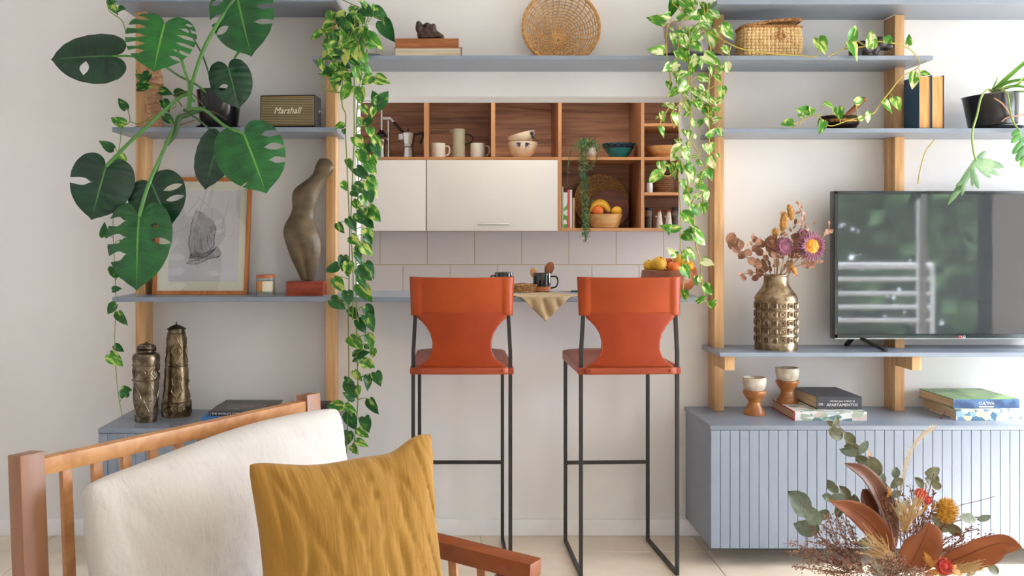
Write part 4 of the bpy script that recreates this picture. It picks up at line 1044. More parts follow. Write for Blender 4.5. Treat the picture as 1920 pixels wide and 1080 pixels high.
for (x0_, x1_, z0_, z1_) in ((-gx, gx, gz0 - .0015, gz0 + .0006), (-gx, gx, gz1 - .0006, gz1 + .0015), (-gx - .0015, -gx + .0006, gz0, gz1), (gx - .0006, gx + .0015, gz0, gz1)): m.bb(x0_, x1_, -d / 2 - .0022, -d / 2, z0_, z1_)
part('piping', m, M_goldt, T, 'gold piping')
text_mesh('lettering', 'Marshall', .036, plain('white_script', (235, 232, 220), .4), Matrix.Translation((-.002, -d / 2 - .0022, h * .52)) @ FRONT, T, shear=.35, extrude=.0008, xs=.92)
part('strap_knob', MB().lathe([(.007, 0), (.007, .006), (.004, .008), (.004, .014)], 14, (w / 2, 0, h * .52), Matrix.Rotation(R(90), 3, 'Y')), M_steel, T, 'metal strap knob')
part('strap', MB().bar((w / 2 + .009, 0, h * .52), (w / 2 + .009, -.002, .008), .012, .004, (1, 0, 0)), M_dark, T)
for sx in (-1, 1):
    for sy in (-1, 1): part('foot', MB().lathe([(.006, 0), (.007, .005)], 12, (sx * w * .4, sy * d * .35, 0)), M_dark, T)
# carved wooden figure
ycw = -.16; kc = K(ycw)
T = thing('wooden_carving', 'tall pale carved wooden column figure behind the monstera leaves', 'carving', base(290, ycw, ZL2))
M_carve = mix2('pale_carved_wood', (204, 158, 122), (172, 122, 86), (20, 20, 90), .4, .6, .6, 0, .2)
ez = CY - (ZL2 - HC) / kc
part('base', lpx(283, ycw, [(27, ez - 7), (33, ez - 4), (33.5, ez - 1.5), (31, ez - 1)], ZL2), M_carve, T)
sqc = lambda a: 1 + .06 * math.cos(4 * a)
part('column', lpx(288, ycw, [(11, 118), (13, 124), (12, 131), (15, 138), (16, 150), (17.5, 158), (13.5, 163), (14, 170), (15, 186), (16, 194), (13, 198), (13.5, 210), (16.5, 220), (17, ez - 7)], PZ(ez - 6, ycw), 28, sqc), M_carve, T)
m = MB()
for py in (134, 146, 176, 188, 212):
    for s in (-1, 0, 1):
        m.tube([P(288 + s * 9 - 5, py - 4, ycw - .036 + .008 * abs(s)), P(288 + s * 9, py + 3, ycw - .038 + .008 * abs(s)), P(288 + s * 9 + 5, py - 4, ycw - .036 + .008 * abs(s))], .0022, 5)
part('carved_lines', m, M_carve, T, kind='stuff')
# framed pencil drawing
M_frame = wood('orange_frame_wood', (206, 130, 66), (172, 98, 46), 'Z', 60, .4)
M_mat = plain('mat_board', (226, 226, 210), .8, var=.01); M_paper = mix2('drawing_paper', (216, 215, 222), (206, 205, 214), (6, 6, 6), .4, .6, .85)
zf, yb4, yt4 = ZCO, -.125, -.03
fb = (PX(284.5, yb4), PX(464, yb4)); Hh = .515; ang = math.atan2(yt4 - yb4, Hh)
T = thing_local('framed_drawing', 'orange wooden frame with a pencil study of a hand, leaning on the wall', 'picture', ((fb[0] + fb[1]) / 2, yb4, zf), (-ang, 0, 0))
w2 = (fb[1] - fb[0]) / 2; H = .512; t = .0175
m = MB()
part('frame', MB().bb(-w2, -w2 + t, 0, .018, .0, H).bb(w2 - t, w2, 0, .018, .0, H).bb(-w2 + t, w2 - t, 0, .018, .0, t).bb(-w2 + t, w2 - t, 0, .018, H - t, H), M_frame, T, bevel=.002)
part('mat', MB().bb(-w2 + t, w2 - t, .008, .014, t, H - t), M_mat, T)
def fxy(px, py): # photo pixel on the frame plane -> local
    q = (py - 333) / (553 - 333); return ((px - (374.5 + 3.5 * (1 - q))) * K(-.10), (1 - q) * H)
pa, pb = fxy(313, 528), fxy(446, 358.7)
pap = part('paper', MB().bb(pa[0], pb[0], .0066, .0078, pa[1], pb[1]), M_paper, T, 'grey white drawing paper')
M_pen = plain('graphite', (62, 60, 64), .8); M_pen2 = plain('soft_graphite', (140, 138, 144), .9)
def stroke(mb, pts, wd):
    q = cr([Vector((*fxy(60 + x / 3.177, 280 + y / 3.177), 0)) for x, y in pts], 5); b0 = len(mb.v)
    for i, p in enumerate(q):
        d_ = (q[min(i + 1, len(q) - 1)] - q[max(i - 1, 0)]).normalized(); n_ = Vector((-d_.y, d_.x, 0)); ww = wd * (.35 + .65 * math.sin(math.pi * (i + .5) / len(q)))
        for s in (-1, 1): v = p + n_ * ww * s; mb.v.append(Vector((v.x, .0063, v.y)))
    for i in range(len(q) - 1): mb.face((b0 + 2 * i, b0 + 2 * i + 1, b0 + 2 * i + 3, b0 + 2 * i + 2))
m = MB()
for s_, wd in (([(962, 355), (948, 400), (935, 450), (930, 500), (925, 560), (930, 600), (940, 630)], .0011), ([(962, 355), (985, 380), (1010, 385)], .0006), ([(1055, 425), (1075, 455), (1080, 490), (1072, 540), (1075, 575), (1060, 590), (1040, 605)], .0012),
    ([(1055, 350), (1056, 390), (1055, 425)], .0006), ([(930, 630), (945, 640), (975, 640), (1000, 645), (1015, 640)], .001), ([(925, 660), (935, 640), (950, 632)], .001), ([(910, 682), (940, 670), (980, 662), (1010, 650), (1040, 635), (1075, 600), (1090, 585), (1105, 600), (1100, 615)], .0012),
    ([(910, 682), (940, 686), (980, 684), (1020, 668), (1060, 650), (1090, 645), (1112, 635), (1118, 620), (1105, 605)], .0012), ([(960, 510), (958, 560), (962, 600), (975, 630), (995, 640)], .0009), ([(995, 500), (992, 550), (1000, 590), (1020, 625)], .0009), ([(1035, 490), (1032, 540), (1040, 580), (1060, 600)], .0009),
    ([(950, 632), (975, 625), (1000, 632)], .0008), ([(1000, 632), (1015, 622), (1035, 618)], .0008), ([(1085, 650), (1100, 646), (1114, 634)], .0012), ([(940, 672), (965, 666), (990, 668)], .0007), ([(920, 520), (918, 560), (924, 590)], .0007), ([(1062, 440), (1050, 470), (1048, 500)], .0006)): stroke(m, s_, wd)
def tone(name, poly, mat, y):
    mm = MB(); q = cr([Vector((*fxy(60 + x / 3.177, 280 + y_ / 3.177), 0)) for x, y_ in poly + poly[:1]], 5)[:-1]
    mm.v = [Vector((p.x, y, p.y)) for p in q]; mm.face(range(len(q))); part(name, mm, mat, T, kind='stuff', smooth=False, merge=-1)
tone('pencil_tone', [(962, 365), (945, 410), (932, 480), (922, 560), (930, 625), (945, 638), (925, 662), (912, 682), (950, 686), (1020, 668), (1070, 648), (1112, 634), (1115, 605), (1090, 588), (1074, 575), (1080, 490), (1074, 455), (1055, 425), (1010, 390)], mix2('graphite_tone', (196, 195, 202), (170, 169, 176), (30, 30, 18), .35, .65, .9), .00645)
tone('pencil_tone', [(930, 625), (960, 610), (1010, 620), (1060, 600), (1085, 600), (1040, 640), (980, 655), (935, 655)], mix2('graphite_tone_dark', (160, 159, 166), (128, 127, 134), (40, 40, 30), .35, .65, .9), .0064)
part('pencil_lines', m, M_pen, T, kind='stuff', smooth=False, merge=-1)
m = MB()
rnd = random.Random(4)
for _ in range(190):
    x, y = rnd.choice(((965, 480), (940, 560), (985, 560), (1010, 590), (1050, 520), (970, 650), (1040, 640), (1060, 470), (1000, 520)))
    x += rnd.gauss(0, 13); y += rnd.gauss(0, 24)
    stroke(m, [(x, y), (x + rnd.uniform(1, 5), y + 12), (x + rnd.uniform(3, 9), y + 26)], .0006)
for s_ in ([(830, 505), (900, 470), (950, 430)], [(1165, 280), (1140, 380), (1120, 470), (1135, 515), (1170, 525)], [(1170, 525), (1195, 490)], [(850, 440), (930, 360), (985, 290)], [(960, 280), (1010, 320), (1040, 350)]): stroke(m, s_, .0007)
part('pencil_shading', m, M_pen2, T, kind='stuff', smooth=False, merge=-1)
part('glazing', MB().bb(-w2 + t, w2 - t, .0035, .0045, t, H - t), M_pane, T)
# candle in a glass
yg = -.17; kg = K(yg)
T = thing('candle', 'candle in a glass jar with a wooden lid between drawing and sculpture', 'candle', base(498, yg, ZCO))
zt = PZ(521, yg); r = 17.6 * kg; x = PX(498, yg)
part('glass', MB().lathe([(r * .95, ZCO), (r, ZCO + .004), (r, zt), (r - .0022, zt), (r - .0022, ZCO + .011), (.0001, ZCO + .010)], 36, (x, yg, 0)), M_jar, T)
part('wax', MB().lathe([(r * .88, ZCO + .0115), (r * .88, ZCO + .062), (.0001, ZCO + .061)], 32, (x, yg, 0)), M_wax, T)
part('lid', lpx(498, yg, [(15, 515), (17.5, 515.6), (17.8, 517.5)], zt + .0004, 36), plain('lid_wood', (190, 110, 62), .5, var=.12, vs=(10, 60, 60)), T, 'wooden lid')
lb = MB()
for i in range(14):
    a0, a1 = R(-150 + i * 8.5), R(-150 + (i + 1) * 8.5); rr = r + .0004
    b0 = len(lb.v); lb.v += [Vector((x + rr * math.cos(a), yg + rr * math.sin(a), z)) for a in (a0, a1) for z in (ZCO + .018, ZCO + .06)]
    lb.m = 0 if i < 6 else 1
    lb.face((b0, b0 + 2, b0 + 3, b0 + 1))
part('label_band', lb, [plain('amber_label', (206, 140, 80), .6), plain('cream_label', (238, 228, 200), .6)], T, 'amber and cream paper label')
# torso
yT = -.155; kT = K(yT)
T = thing('torso_sculpture', 'brown stone torso sculpture on a red wooden block', 'sculpture', base(574, yT, ZCO))
M_stone2 = mix2('brown_cast_stone', (116, 98, 72), (88, 74, 54), (14, 14, 30), .35, .65, .42, .1, .08, c3=(132, 114, 88), detail=6)
zbase = PZ(527, yT)
part('plinth', MB().bb(PX(536.5, yT - .05), PX(611, yT - .05) - .012, yT - .05, yT + .05, ZCO, zbase), mix2('red_wood_block', (160, 62, 32), (128, 44, 22), (10, 60, 60), .4, .6, .4, 0, .05), T, bevel=.002, label='red wooden block')
sec = [(296.5, 600, 612), (300, 597, 620), (306, 593.5, 624), (312, 591, 626.5), (320, 589, 625), (327, 586.5, 620), (335, 578, 612), (343, 566, 608), (352, 553, 603), (362, 547.5, 598), (372, 547, 596.5), (382, 548, 595), (392, 548.5, 591), (402, 545, 588), (412, 539, 588), (422, 533, 592), (432, 531, 597), (442, 531.5, 600), (455, 535, 602.5), (470, 540, 602.5), (485, 545.5, 600.5), (500, 553, 596.5), (513, 559, 592.5), (522, 563.5, 589), (527.5, 565, 587)]
m = MB(); n = 40; b0 = 0
for py, xa, xb in sec:
    cx_, hw_ = (xa + xb) / 2, (xb - xa) / 2 * kT; z = PZ(py, yT) if py < 527 else zbase + .0005
    dep = hw_ * (.62 + (.10 if 420 < py < 480 else 0))
    for i in range(n):
        a = 2 * math.pi * i / n; ca, sa = math.cos(a), math.sin(a)
        g = 1.0
        if sa < 0:
            gc = -.10 + (py - 440) * .0010
            gl = max(0, min(1, (py - 440) / 40)); g -= .30 * gl * math.exp(-((ca - gc) / .15) ** 2)
            if 340 < py < 400: g += .22 * math.exp(-((py - 366) / 14) ** 2) * (math.exp(-((ca + .45) / .28) ** 2) + .5 * math.exp(-((ca - .45) / .28) ** 2))
            if 400 < py < 450: g += .10 * math.exp(-((py - 428) / 14) ** 2) * math.exp(-(ca / .4) ** 2)
        m.v.append(Vector((PX(cx_, yT) + hw_ * ca, yT + dep * sa * g, z)))
for j in range(len(sec) - 1):
    for i in range(n): i2 = (i + 1) % n; m.face((j * n + i, j * n + i2, (j + 1) * n + i2, (j + 1) * n + i))
m.face(range(n)); m.face([(len(sec) - 1) * n + i for i in range(n - 1, -1, -1)])
o = part('torso', m, M_stone2, T, sharp=70)
md = o.modifiers.new('soften', 'SUBSURF'); md.levels = 1; md.render_levels = 1
# repousse metal vessels on the left cabinet
M_pew = mix2('aged_pewter', (150, 138, 118), (86, 72, 56), (26, 26, 26), .36, .62, .3, .92, .5, c3=(178, 168, 150), bdist=.004)
M_pewd = mix2('dark_pewter', (110, 98, 84), (64, 54, 46), (30, 30, 30), .4, .6, .35, .9, .4)
M_bronze = mix2('worn_bronze', (140, 122, 94), (74, 60, 44), (24, 24, 24), .36, .62, .3, .92, .5, c3=(164, 148, 120), bdist=.004)
def scrolls(cx, y, prof, seeds, mat, T, name='relief_scrolls'):
    """raised ornament that follows the wall of the vessel"""
    def rad(py):
        for (r0, p0), (r1, p1) in zip(prof, prof[1:]):
            if p0 <= py <= p1: return r0 + (r1 - r0) * (py - p0) / max(.01, p1 - p0)
        return prof[-1][0]
    m = MB(); k = K(y)
    def on(a, py): r = rad(py) * k * 1.005; return Vector((PX(cx, y) + r * math.cos(a), y + r * math.sin(a), PZ(py, y)))
    for py0, py1, n_, amp, tw in seeds:
        for i in range(n_):
            a0 = 2 * math.pi * i / n_ + .3
            for s in (-1, 1):
                m.tube([on(a0 + s * amp * math.sin(math.pi * t / 11) * (1 - .3 * math.cos(tw * t / 11 * 6.28)), py0 + (py1 - py0) * t / 11) for t in range(12)], .0026, 6)
            mid = (py0 + py1) / 2
            m.tube([on(a0 + .5 * amp * math.cos(t * .785), mid + 5 * math.sin(t * .785)) for t in range(8)], .0024, 6, closed=True)
    part(name, m, mat, T, kind='stuff')
def rings(cx, y, lst, mat, T, n=40, t=.0026):
    for r, py in lst: part('band', MB().tube([(PX(cx, y) + r * K(y) * math.cos(i * 2 * math.pi / n), y + r * K(y) * math.sin(i * 2 * math.pi / n), PZ(py, y)) for i in range(n)], t, 6, closed=True), mat, T)
y1 = -.28
T = thing('metal_vessel', 'shorter pewter lidded vessel with raised bands at the front of the left cabinet', 'vase', base(274, y1, ZLC), 'embossed metal vessels')
pr = [(14.5, 646), (15, 660), (23, 663), (25.3, 668), (25.3, 674), (24.2, 680), (24, 700), (23.5, 730), (21.5, 765), (20, 783)]
part('body', lpx(274, y1, pr + [(19.5, 787)], ZLC, 40), M_pew, T)
part('lid', lpx(274, y1, [(2, 641.5), (3, 643), (10, 645), (16, 648), (17.5, 653), (15.2, 655)], PZ(656, y1), 32), M_pewd, T)
rings(274, y1, [(25, 684), (24.8, 711), (21.2, 778)], M_bronze, T); rings(274, y1, [(16.5, 658)], M_pewd, T)
scrolls(274, y1, pr, [(716, 774, 5, .4, 1), (686, 708, 7, .3, 1)], M_pew, T)
part('hinge', MB().bar(P(290, 650, y1), P(290, 659, y1), .006, .012).tube([P(287, 648, y1 - .01), P(292, 648, y1 + .01)], .0025, 6), M_pewd, T)
y2 = -.15
T = thing('metal_vessel', 'taller tapering bronze lidded vessel with finial', 'vase', base(331, y2, ZLC), 'embossed metal vessels')
pr = [(15, 618), (15.5, 624), (17, 628), (18.5, 650), (20.5, 686), (23, 720), (24.5, 750), (26.5, 753), (27, 776)]
part('body', lpx(331, y2, pr + [(27, 780)], ZLC, 40), M_bronze, T)
part('lid', lpx(331, y2, [(.8, 603), (1.6, 606), (1.2, 608), (5, 609), (12, 612.5), (15.8, 615.5), (16.2, 617)], PZ(618, y2), 32), M_pewd, T)
rings(331, y2, [(16.2, 624.5), (20.8, 685), (26.6, 752)], M_pewd, T)
scrolls(331, y2, pr, [(632, 680, 4, .42, 1), (690, 746, 4, .45, 2), (755, 774, 6, .35, 1)], M_bronze, T)
m = MB()
for i in range(18):
    a = i * .349; m.ell((PX(331, y2) + 16.2 * K(y2) * math.cos(a), y2 + 16.2 * K(y2) * math.sin(a), PZ(616.5, y2)), (.003, .003, .003), 8, 5)
part('lid_beads', m, M_pewd, T, kind='stuff')
# books on the left cabinet
M_bluec = plain('bright_blue_cover', (52, 112, 180), .5)
T = book('bright blue book under the black hotel book', (-.853, -.235, ZLC), (0, 0, R(1)), .30, .30, .036, M_bluec, M_page, group='books behind the armchair')
M_hotel = mix2('photo_cover', (52, 48, 50), (120, 90, 84), (20, 40, 20), .52, .6, .35, c3=(170, 140, 120))
T = book('black book with white spine lettering behind the chair rail', (-.853, -.222, ZLC + .036), (0, 0, R(-1)), .245, .28, .0185, plain('black_cover', (44, 42, 44), .4), M_page, group='books behind the armchair')
part('cover_picture', MB().bb(-.075, .08, -.09, .04, .0186, .0189), M_hotel, T, 'printed picture on the cover')
text_mesh('lettering', "| THE WORLD'S COOLEST HOTEL ROOMS", .0125, M_wprint, Matrix.Translation((-.002, -.1404, .0093)) @ FRONT, T, extrude=.0002, xs=.98)
T = book('dark book at the right behind the black hotel book', (-.598, -.175, ZLC), (0, 0, R(1)), .17, .10, .058, plain('plum_cover', (62, 52, 60), .5), M_page, group='books behind the armchair')

# ================================================================== plants
def leafmat(name, dark, mid, light, lo, hi, scale=(4.2, 1.5, 1), rough=.34, transl=.18):
    m, nt, b = new(name)
    n = nt.nodes.new('ShaderNodeTexNoise'); n.inputs['Scale'].default_value = 1; n.inputs['Detail'].default_value = 4; n.inputs['Distortion'].default_value = .5
    nt.links.new(coord(nt, scale), n.inputs['Vector'])
    r = ramp(nt, n.outputs[0], [(.30, lin(dark)), (lo, lin(mid)), ((lo + hi) / 2, lin(tuple((a + c) / 2 for a, c in zip(mid, light)))), (hi, lin(light))])
    nt.links.new(r.outputs[0], b.inputs['Base Color']); b.inputs['Roughness'].default_value = rough
    t = nt.nodes.new('ShaderNodeBsdfTranslucent'); nt.links.new(r.outputs[0], t.inputs[0])
    mx = nt.nodes.new('ShaderNodeMixShader'); mx.inputs[0].default_value = transl
    nt.links.new(b.outputs[0], mx.inputs[1]); nt.links.new(t.outputs[0], mx.inputs[2]); nt.links.new(mx.outputs[0], nt.nodes['Material Output'].inputs[0])
    MATS[name] = m; return m
ML_left = leafmat('pothos_leaf', (28, 94, 30), (70, 144, 40), (196, 208, 108), .50, .58)
ML_dark = leafmat('pothos_leaf_dark', (14, 74, 34), (34, 104, 38), (160, 190, 84), .58, .66)
ML_right = leafmat('pothos_leaf_pale', (52, 132, 32), (114, 180, 52), (232, 236, 188), .49, .56)
ML_mid = leafmat('pothos_leaf_bright', (36, 116, 30), (86, 156, 38), (212, 222, 130), .52, .60)
M_vine = plain('vine_stem', (122, 140, 62), .5, var=.15); M_vine2 = plain('yellow_vine_stem', (186, 168, 72), .5, var=.15)
def pothos_mesh(name, mat, curl, wid, twist):
    ts = [0, .07, .18, .32, .47, .62, .77, .9, 1]; ws = [.15, .29, .36, .37, .335, .27, .175, .075, .004]
    m = MB(); us = (-1, -.55, 0, .55, 1)
    for t, w in zip(ts, ws):
        for u in us:
            x = u * w * wid; y = t - (.09 * abs(u) * (1 - t) ** 6)
            z = abs(x) * .45 * (1 - .5 * t) - curl * t * t + twist * x * t + .02 * math.sin(t * 9 + u)
            m.v.append(Vector((x, y - .02, z)))
    for j in range(len(ts) - 1):
        for i in range(4): m.face((j * 5 + i, j * 5 + i + 1, j * 5 + i + 6, j * 5 + i + 5))
    return m.mesh(name, mat, merge=-1, sharp=180)
rp_ = random.Random(11)
PMS = {}
def pmesh(mat):
    if mat.name not in PMS: PMS[mat.name] = [pothos_mesh('leaf', mat, c, w, t) for c, w, t in ((.12, 1, .3), (.3, .95, -.4), (.2, 1.1, .1), (.45, .9, .5))]
    return rp_.choice(PMS[mat.name])
def place_leaf(T, mesh, b, t, tilt=.5, name='leaf'):
    b, t = Vector(b), Vector(t); d = t - b; L = d.length; d.normalize()
    n = Vector((rp_.uniform(-tilt, tilt), -1, rp_.uniform(-.1, tilt + .2))); n = (n - d * n.dot(d)).normalized(); x = d.cross(n)
    M = Matrix(((x.x * L, d.x * L, n.x * L, b.x), (x.y * L, d.y * L, n.y * L, b.y), (x.z * L, d.z * L, n.z * L, b.z), (0, 0, 0, 1)))
    return inst(name, mesh, T, M)
def vine_set(T, strands, leaves, mats, depth, stem_mat, sw=.0024, petiole=True):
    """strands: photo paths given depth by depth(px, py); leaves: (base, tip)"""
    SP = []
    for s_ in strands:
        w = [P(x, y, depth(x, y)) for x, y in s_]; c = cr(w, 6)
        part('vine', MB().tube(c, sw, 6), stem_mat, T); SP += [(s_, w)]
    dense = []
    for s_, w in SP:
        q = cr([Vector((x, y, 0)) for x, y in s_], 8); dense += [(p.x, p.y) for p in q]
    pet = MB(); npet = 0
    for (bx, by, tx, ty) in leaves:
        y0 = depth(bx, by) + rp_.uniform(-.03, .012); y1 = y0 - rp_.uniform(-.01, .035)
        b = P(bx, by, y0); t = P(tx, ty, y1)
        place_leaf(T, pmesh(rp_.choice(mats(bx, by))), b, t)
        if dense and petiole:
            sx, sy = min(dense, key=lambda p: (p[0] - bx) ** 2 + (p[1] - 6 - by) ** 2 * .5)
            if (sx - bx) ** 2 + (sy - by) ** 2 < 60 ** 2:
                a = P(sx, sy, depth(sx, sy)); mid = (a + b) / 2 + Vector((0, -.006, .008)); pet.tube(cr([a, mid, b], 4), .0016, 5); npet += 1
    if npet: part('petioles', pet, stem_mat, T, kind='stuff')
def cvt(ox, oy, sc, L): return [(ox + a / sc, oy + b / sc, ox + c / sc, oy + d / sc) for a, b, c, d in L]
A_ = [(105,280,8,325),(205,195,100,240),(125,250,215,325),(305,130,175,150),(250,160,280,250),(340,95,425,60),(480,60,445,0),(440,75,550,130),(540,80,665,170),(540,85,545,20),(375,140,485,225),(615,180,708,345),(490,300,625,385),(340,190,440,270),(205,270,265,345),(370,330,280,370),(430,250,360,310),(430,290,515,390),(165,360,250,400),(235,385,95,480),(320,365,230,400),(380,350,470,450),(320,430,290,545),(345,510,440,560),(450,460,490,550),(440,550,545,625),(100,500,95,585),(180,630,90,600),(205,580,265,710),(265,540,325,580),(290,620,355,710),(390,570,430,700),(530,640,435,720),(560,665,675,695),(360,730,255,835),(430,740,430,885),(575,870,530,755),(570,910,662,750),(440,900,500,960),(540,910,530,1000),(480,1060,530,960),(430,990,420,1075),(290,1050,210,1075),(270,120,300,180),(300,240,350,330),(410,430,470,520),(230,300,170,390),(420,100,470,190)]
B_ = [(290,60,210,80),(290,100,295,145),(500,90,540,180),(380,170,465,260),(540,175,620,270),(535,230,600,330),(470,230,520,300),(420,280,490,400),(530,320,560,420),(320,360,370,445),(400,430,495,520),(485,390,570,480),(505,500,580,570),(480,545,580,655),(275,545,320,625),(380,570,475,640),(365,620,410,670),(440,660,480,755),(490,625,525,730),(370,710,450,790),(500,760,600,885),(400,810,490,905),(325,855,400,960),(240,895,290,990),(480,870,540,930),(470,945,540,1040),(350,1010,430,1075),(480,770,480,860),(440,70,410,10)]
C_ = [(355,20,420,90),(470,10,540,80),(440,80,540,180),(400,100,420,180),(395,150,445,250),(250,270,115,300),(285,180,285,310),(330,230,325,360),(475,240,545,350),(405,290,535,385),(415,360,490,450),(420,420,530,575),(210,370,300,485),(320,480,330,600),(185,545,310,630),(470,605,555,720),(335,630,430,720),(400,720,485,835),(475,685,548,820),(345,870,455,965),(485,845,550,960),(545,960,525,1050),(470,930,510,970),(380,1040,505,985)]
D_ = [(450,160,555,230),(380,250,430,340),(490,290,500,410),(560,265,600,380),(300,330,370,350),(330,350,360,470),(380,480,290,440),(400,380,405,470),(280,535,135,560),(305,540,385,600),(340,600,380,760),(510,490,570,625),(470,640,495,770),(420,730,495,820),(405,830,480,895),(335,760,300,895),(360,880,410,955)]
def cluster(n, x0, x1, y0, y1, seed, s0=22, s1=34):
    q = random.Random(seed); o = []
    for _ in range(n):
        x, y, a, L = q.uniform(x0, x1), q.uniform(y0, y1), q.uniform(-.4, 1.9) if q.random() < .6 else q.uniform(1.6, 3.4), q.uniform(s0, s1)
        o.append((x, y, x + L * math.cos(a), y + L * math.sin(a)))
    return o
LL = cluster(16, 618, 690, 22, 95, 3) + cluster(12, 612, 672, 95, 150, 4, 18, 28) + cvt(580, 0, 4.5, A_) + cvt(580, 220, 4.5, B_) + cvt(580, 440, 4.5, C_) + cvt(580, 640, 4.5, D_)
def dl(px, py): return -.325 if py > 95 else -.325 + .17 * (95 - py) / 95
ypl = -.16; kpl = K(ypl)
M_potw = plain('white_glazed_pot', (226, 224, 220), .2); M_potg = plain('mauve_grey_ceramic', (176, 166, 168), .45, var=.08, vs=(12, 12, 12)); M_sauc = plain('grey_saucer', (150, 152, 156), .4); M_saucd = plain('dark_saucer', (96, 98, 104), .5)
def pot(T, cx, y, zb, top, hw_t, hw_b, mat, hw_s=None, smat=None, soil=True):
    k = K(y); z0 = zb + (.012 if hw_s else 0)
    if hw_s: part('saucer', MB().lathe([(hw_s * .75 * k, zb), (hw_s * .8 * k, zb + .003), (hw_s * k, zb + .015), (hw_s * .96 * k, zb + .015), (hw_s * .78 * k, zb + .0065), (.0001, zb + .006)], 36, (PX(cx, y), y, 0)), smat, T)
    zt = PZ(top, y)
    part('pot', MB().lathe([(hw_b * k, z0), (hw_b * 1.04 * k, z0 + .004), (hw_t * k, zt - .004), (hw_t * k, zt), (hw_t * .95 * k, zt), (hw_t * .9 * k, zt - .02), (.0001, zt - .02)], 40, (PX(cx, y), y, 0)), mat, T)
    if soil: part('soil', MB().lathe([(hw_t * .9 * k, zt - .019), (hw_t * .5 * k, zt - .012), (.0001, zt - .01)], 24, (PX(cx, y), y, 0), cap0=False), M_soil, T)
TP = thing('trailing_pothos', 'pothos with yellow variegated leaves trailing down left of the kitchen opening', 'plant', base(678, ypl, ZMID), 'trailing pothos plants')
pot(TP, 680, ypl, ZMID, 52, 31, 24, M_potw, 47, M_sauc)
SL_ = [[(668, 48), (655, 60), (645, 100), (641, 190), (648, 214), (648, 250), (651, 320), (655, 420), (655, 500), (653, 600), (654, 700), (652, 780), (650, 852)],
       [(680, 46), (672, 80), (665, 120), (664, 200), (664, 260), (661, 330), (658, 420), (662, 520), (661, 600)],
       [(688, 46), (682, 90), (675, 150), (668, 240), (672, 330), (668, 430), (668, 560), (669, 650), (671, 750), (662, 850)],
       [(684, 48), (690, 30), (675, 15), (660, 8), (645, 1), (636, -4)], [(660, 60), (640, 95), (610, 140), (602, 155), (615, 170), (640, 174)], [(655, 70), (630, 110), (618, 165), (632, 170)],
       [(690, 50), (689, 60), (688, 100)], [(665, 48), (630, 62), (605, 62)], [(690, 42), (700, 30), (715, 38)]]
vine_set(TP, SL_, LL, lambda x, y: [ML_left] * 2 + [ML_dark] * (1 if y < 430 else 3) + [ML_mid] * (1 if y < 480 else 0), dl, M_vine)
E_ = [(160,190,40,135),(205,130,155,125),(240,0,225,150),(295,20,360,60),(225,290,265,380),(280,285,315,330),(150,430,45,410),(215,235,240,265),(455,170,335,275),(385,150,470,165),(470,210,545,235),(500,130,580,210),(530,90,650,145),(480,20,490,75),(560,30,600,110),(545,260,590,410),(640,220,760,320),(370,330,340,440),(400,370,485,440),(270,430,340,510),(495,470,635,545),(450,490,495,580),(440,480,375,570),(205,545,165,590),(310,620,275,670),(450,650,560,690),(190,690,215,750),(270,755,190,810),(300,760,370,800),(385,760,470,820),(455,730,530,760),(495,780,535,870),(640,730,660,830),(590,640,640,690),(640,560,620,630),(690,530,690,620),(650,400,720,450),(640,850,555,865),(580,940,640,900),(490,900,570,985),(320,860,400,950),(375,940,325,985),(440,850,485,920),(195,880,140,890),(200,885,265,915),(130,950,170,1025),(110,985,80,1000),(235,960,290,1060),(385,1010,430,1075),(500,1000,540,1075),(570,1030,640,985),(470,1010,450,1075),(400,10,430,90),(340,60,420,120),(360,0,420,30),(440,100,520,170)]
F_ = [(120,180,185,265),(315,200,345,250),(350,200,380,270),(415,230,425,280),(520,250,600,190),(605,185,660,250),(265,280,310,330),(350,300,375,355),(305,340,210,465),(310,360,385,470),(500,320,545,390),(550,310,575,390),(400,430,450,410),(430,460,500,510),(540,430,590,530),(590,400,635,440),(120,560,25,640),(135,470,155,560),(165,490,205,500),(210,490,280,610),(290,470,310,570),(350,480,410,560),(360,510,390,650),(440,590,545,560),(530,530,565,620),(420,640,465,600),(305,625,355,700),(380,685,315,755),(340,750,370,840),(430,660,540,695),(500,720,530,810),(420,770,490,720),(490,820,490,905),(385,840,475,925),(310,900,425,985),(370,870,400,930),(210,1030,135,1005),(215,1030,315,1025)]
G_ = [(190,190,200,270),(360,220,410,255),(405,215,470,245),(320,265,405,320),(415,270,520,355),(260,440,185,385),(305,430,390,495),(345,395,430,470),(480,490,585,525),(305,540,385,640),(430,620,440,710),(445,630,480,680),(500,690,570,790),(330,740,350,840),(440,840,510,780),(545,870,605,820)]
LR = cluster(12, 1260, 1335, 0, 70, 8, 20, 30) + cluster(12, 1268, 1335, 70, 200, 9, 18, 26) + cvt(1210, 0, 4.5, E_) + cvt(1210, 200, 4.5, F_) + cvt(1210, 380, 4.5, G_)
TQ = thing('trailing_pothos', 'pothos with pale cream variegated leaves trailing down right of the kitchen opening', 'plant', base(1288, ypl, ZMID), 'trailing pothos plants')
pot(TQ, 1288, ypl, ZMID, 48, 44, 35, M_potg, 64, M_saucd)
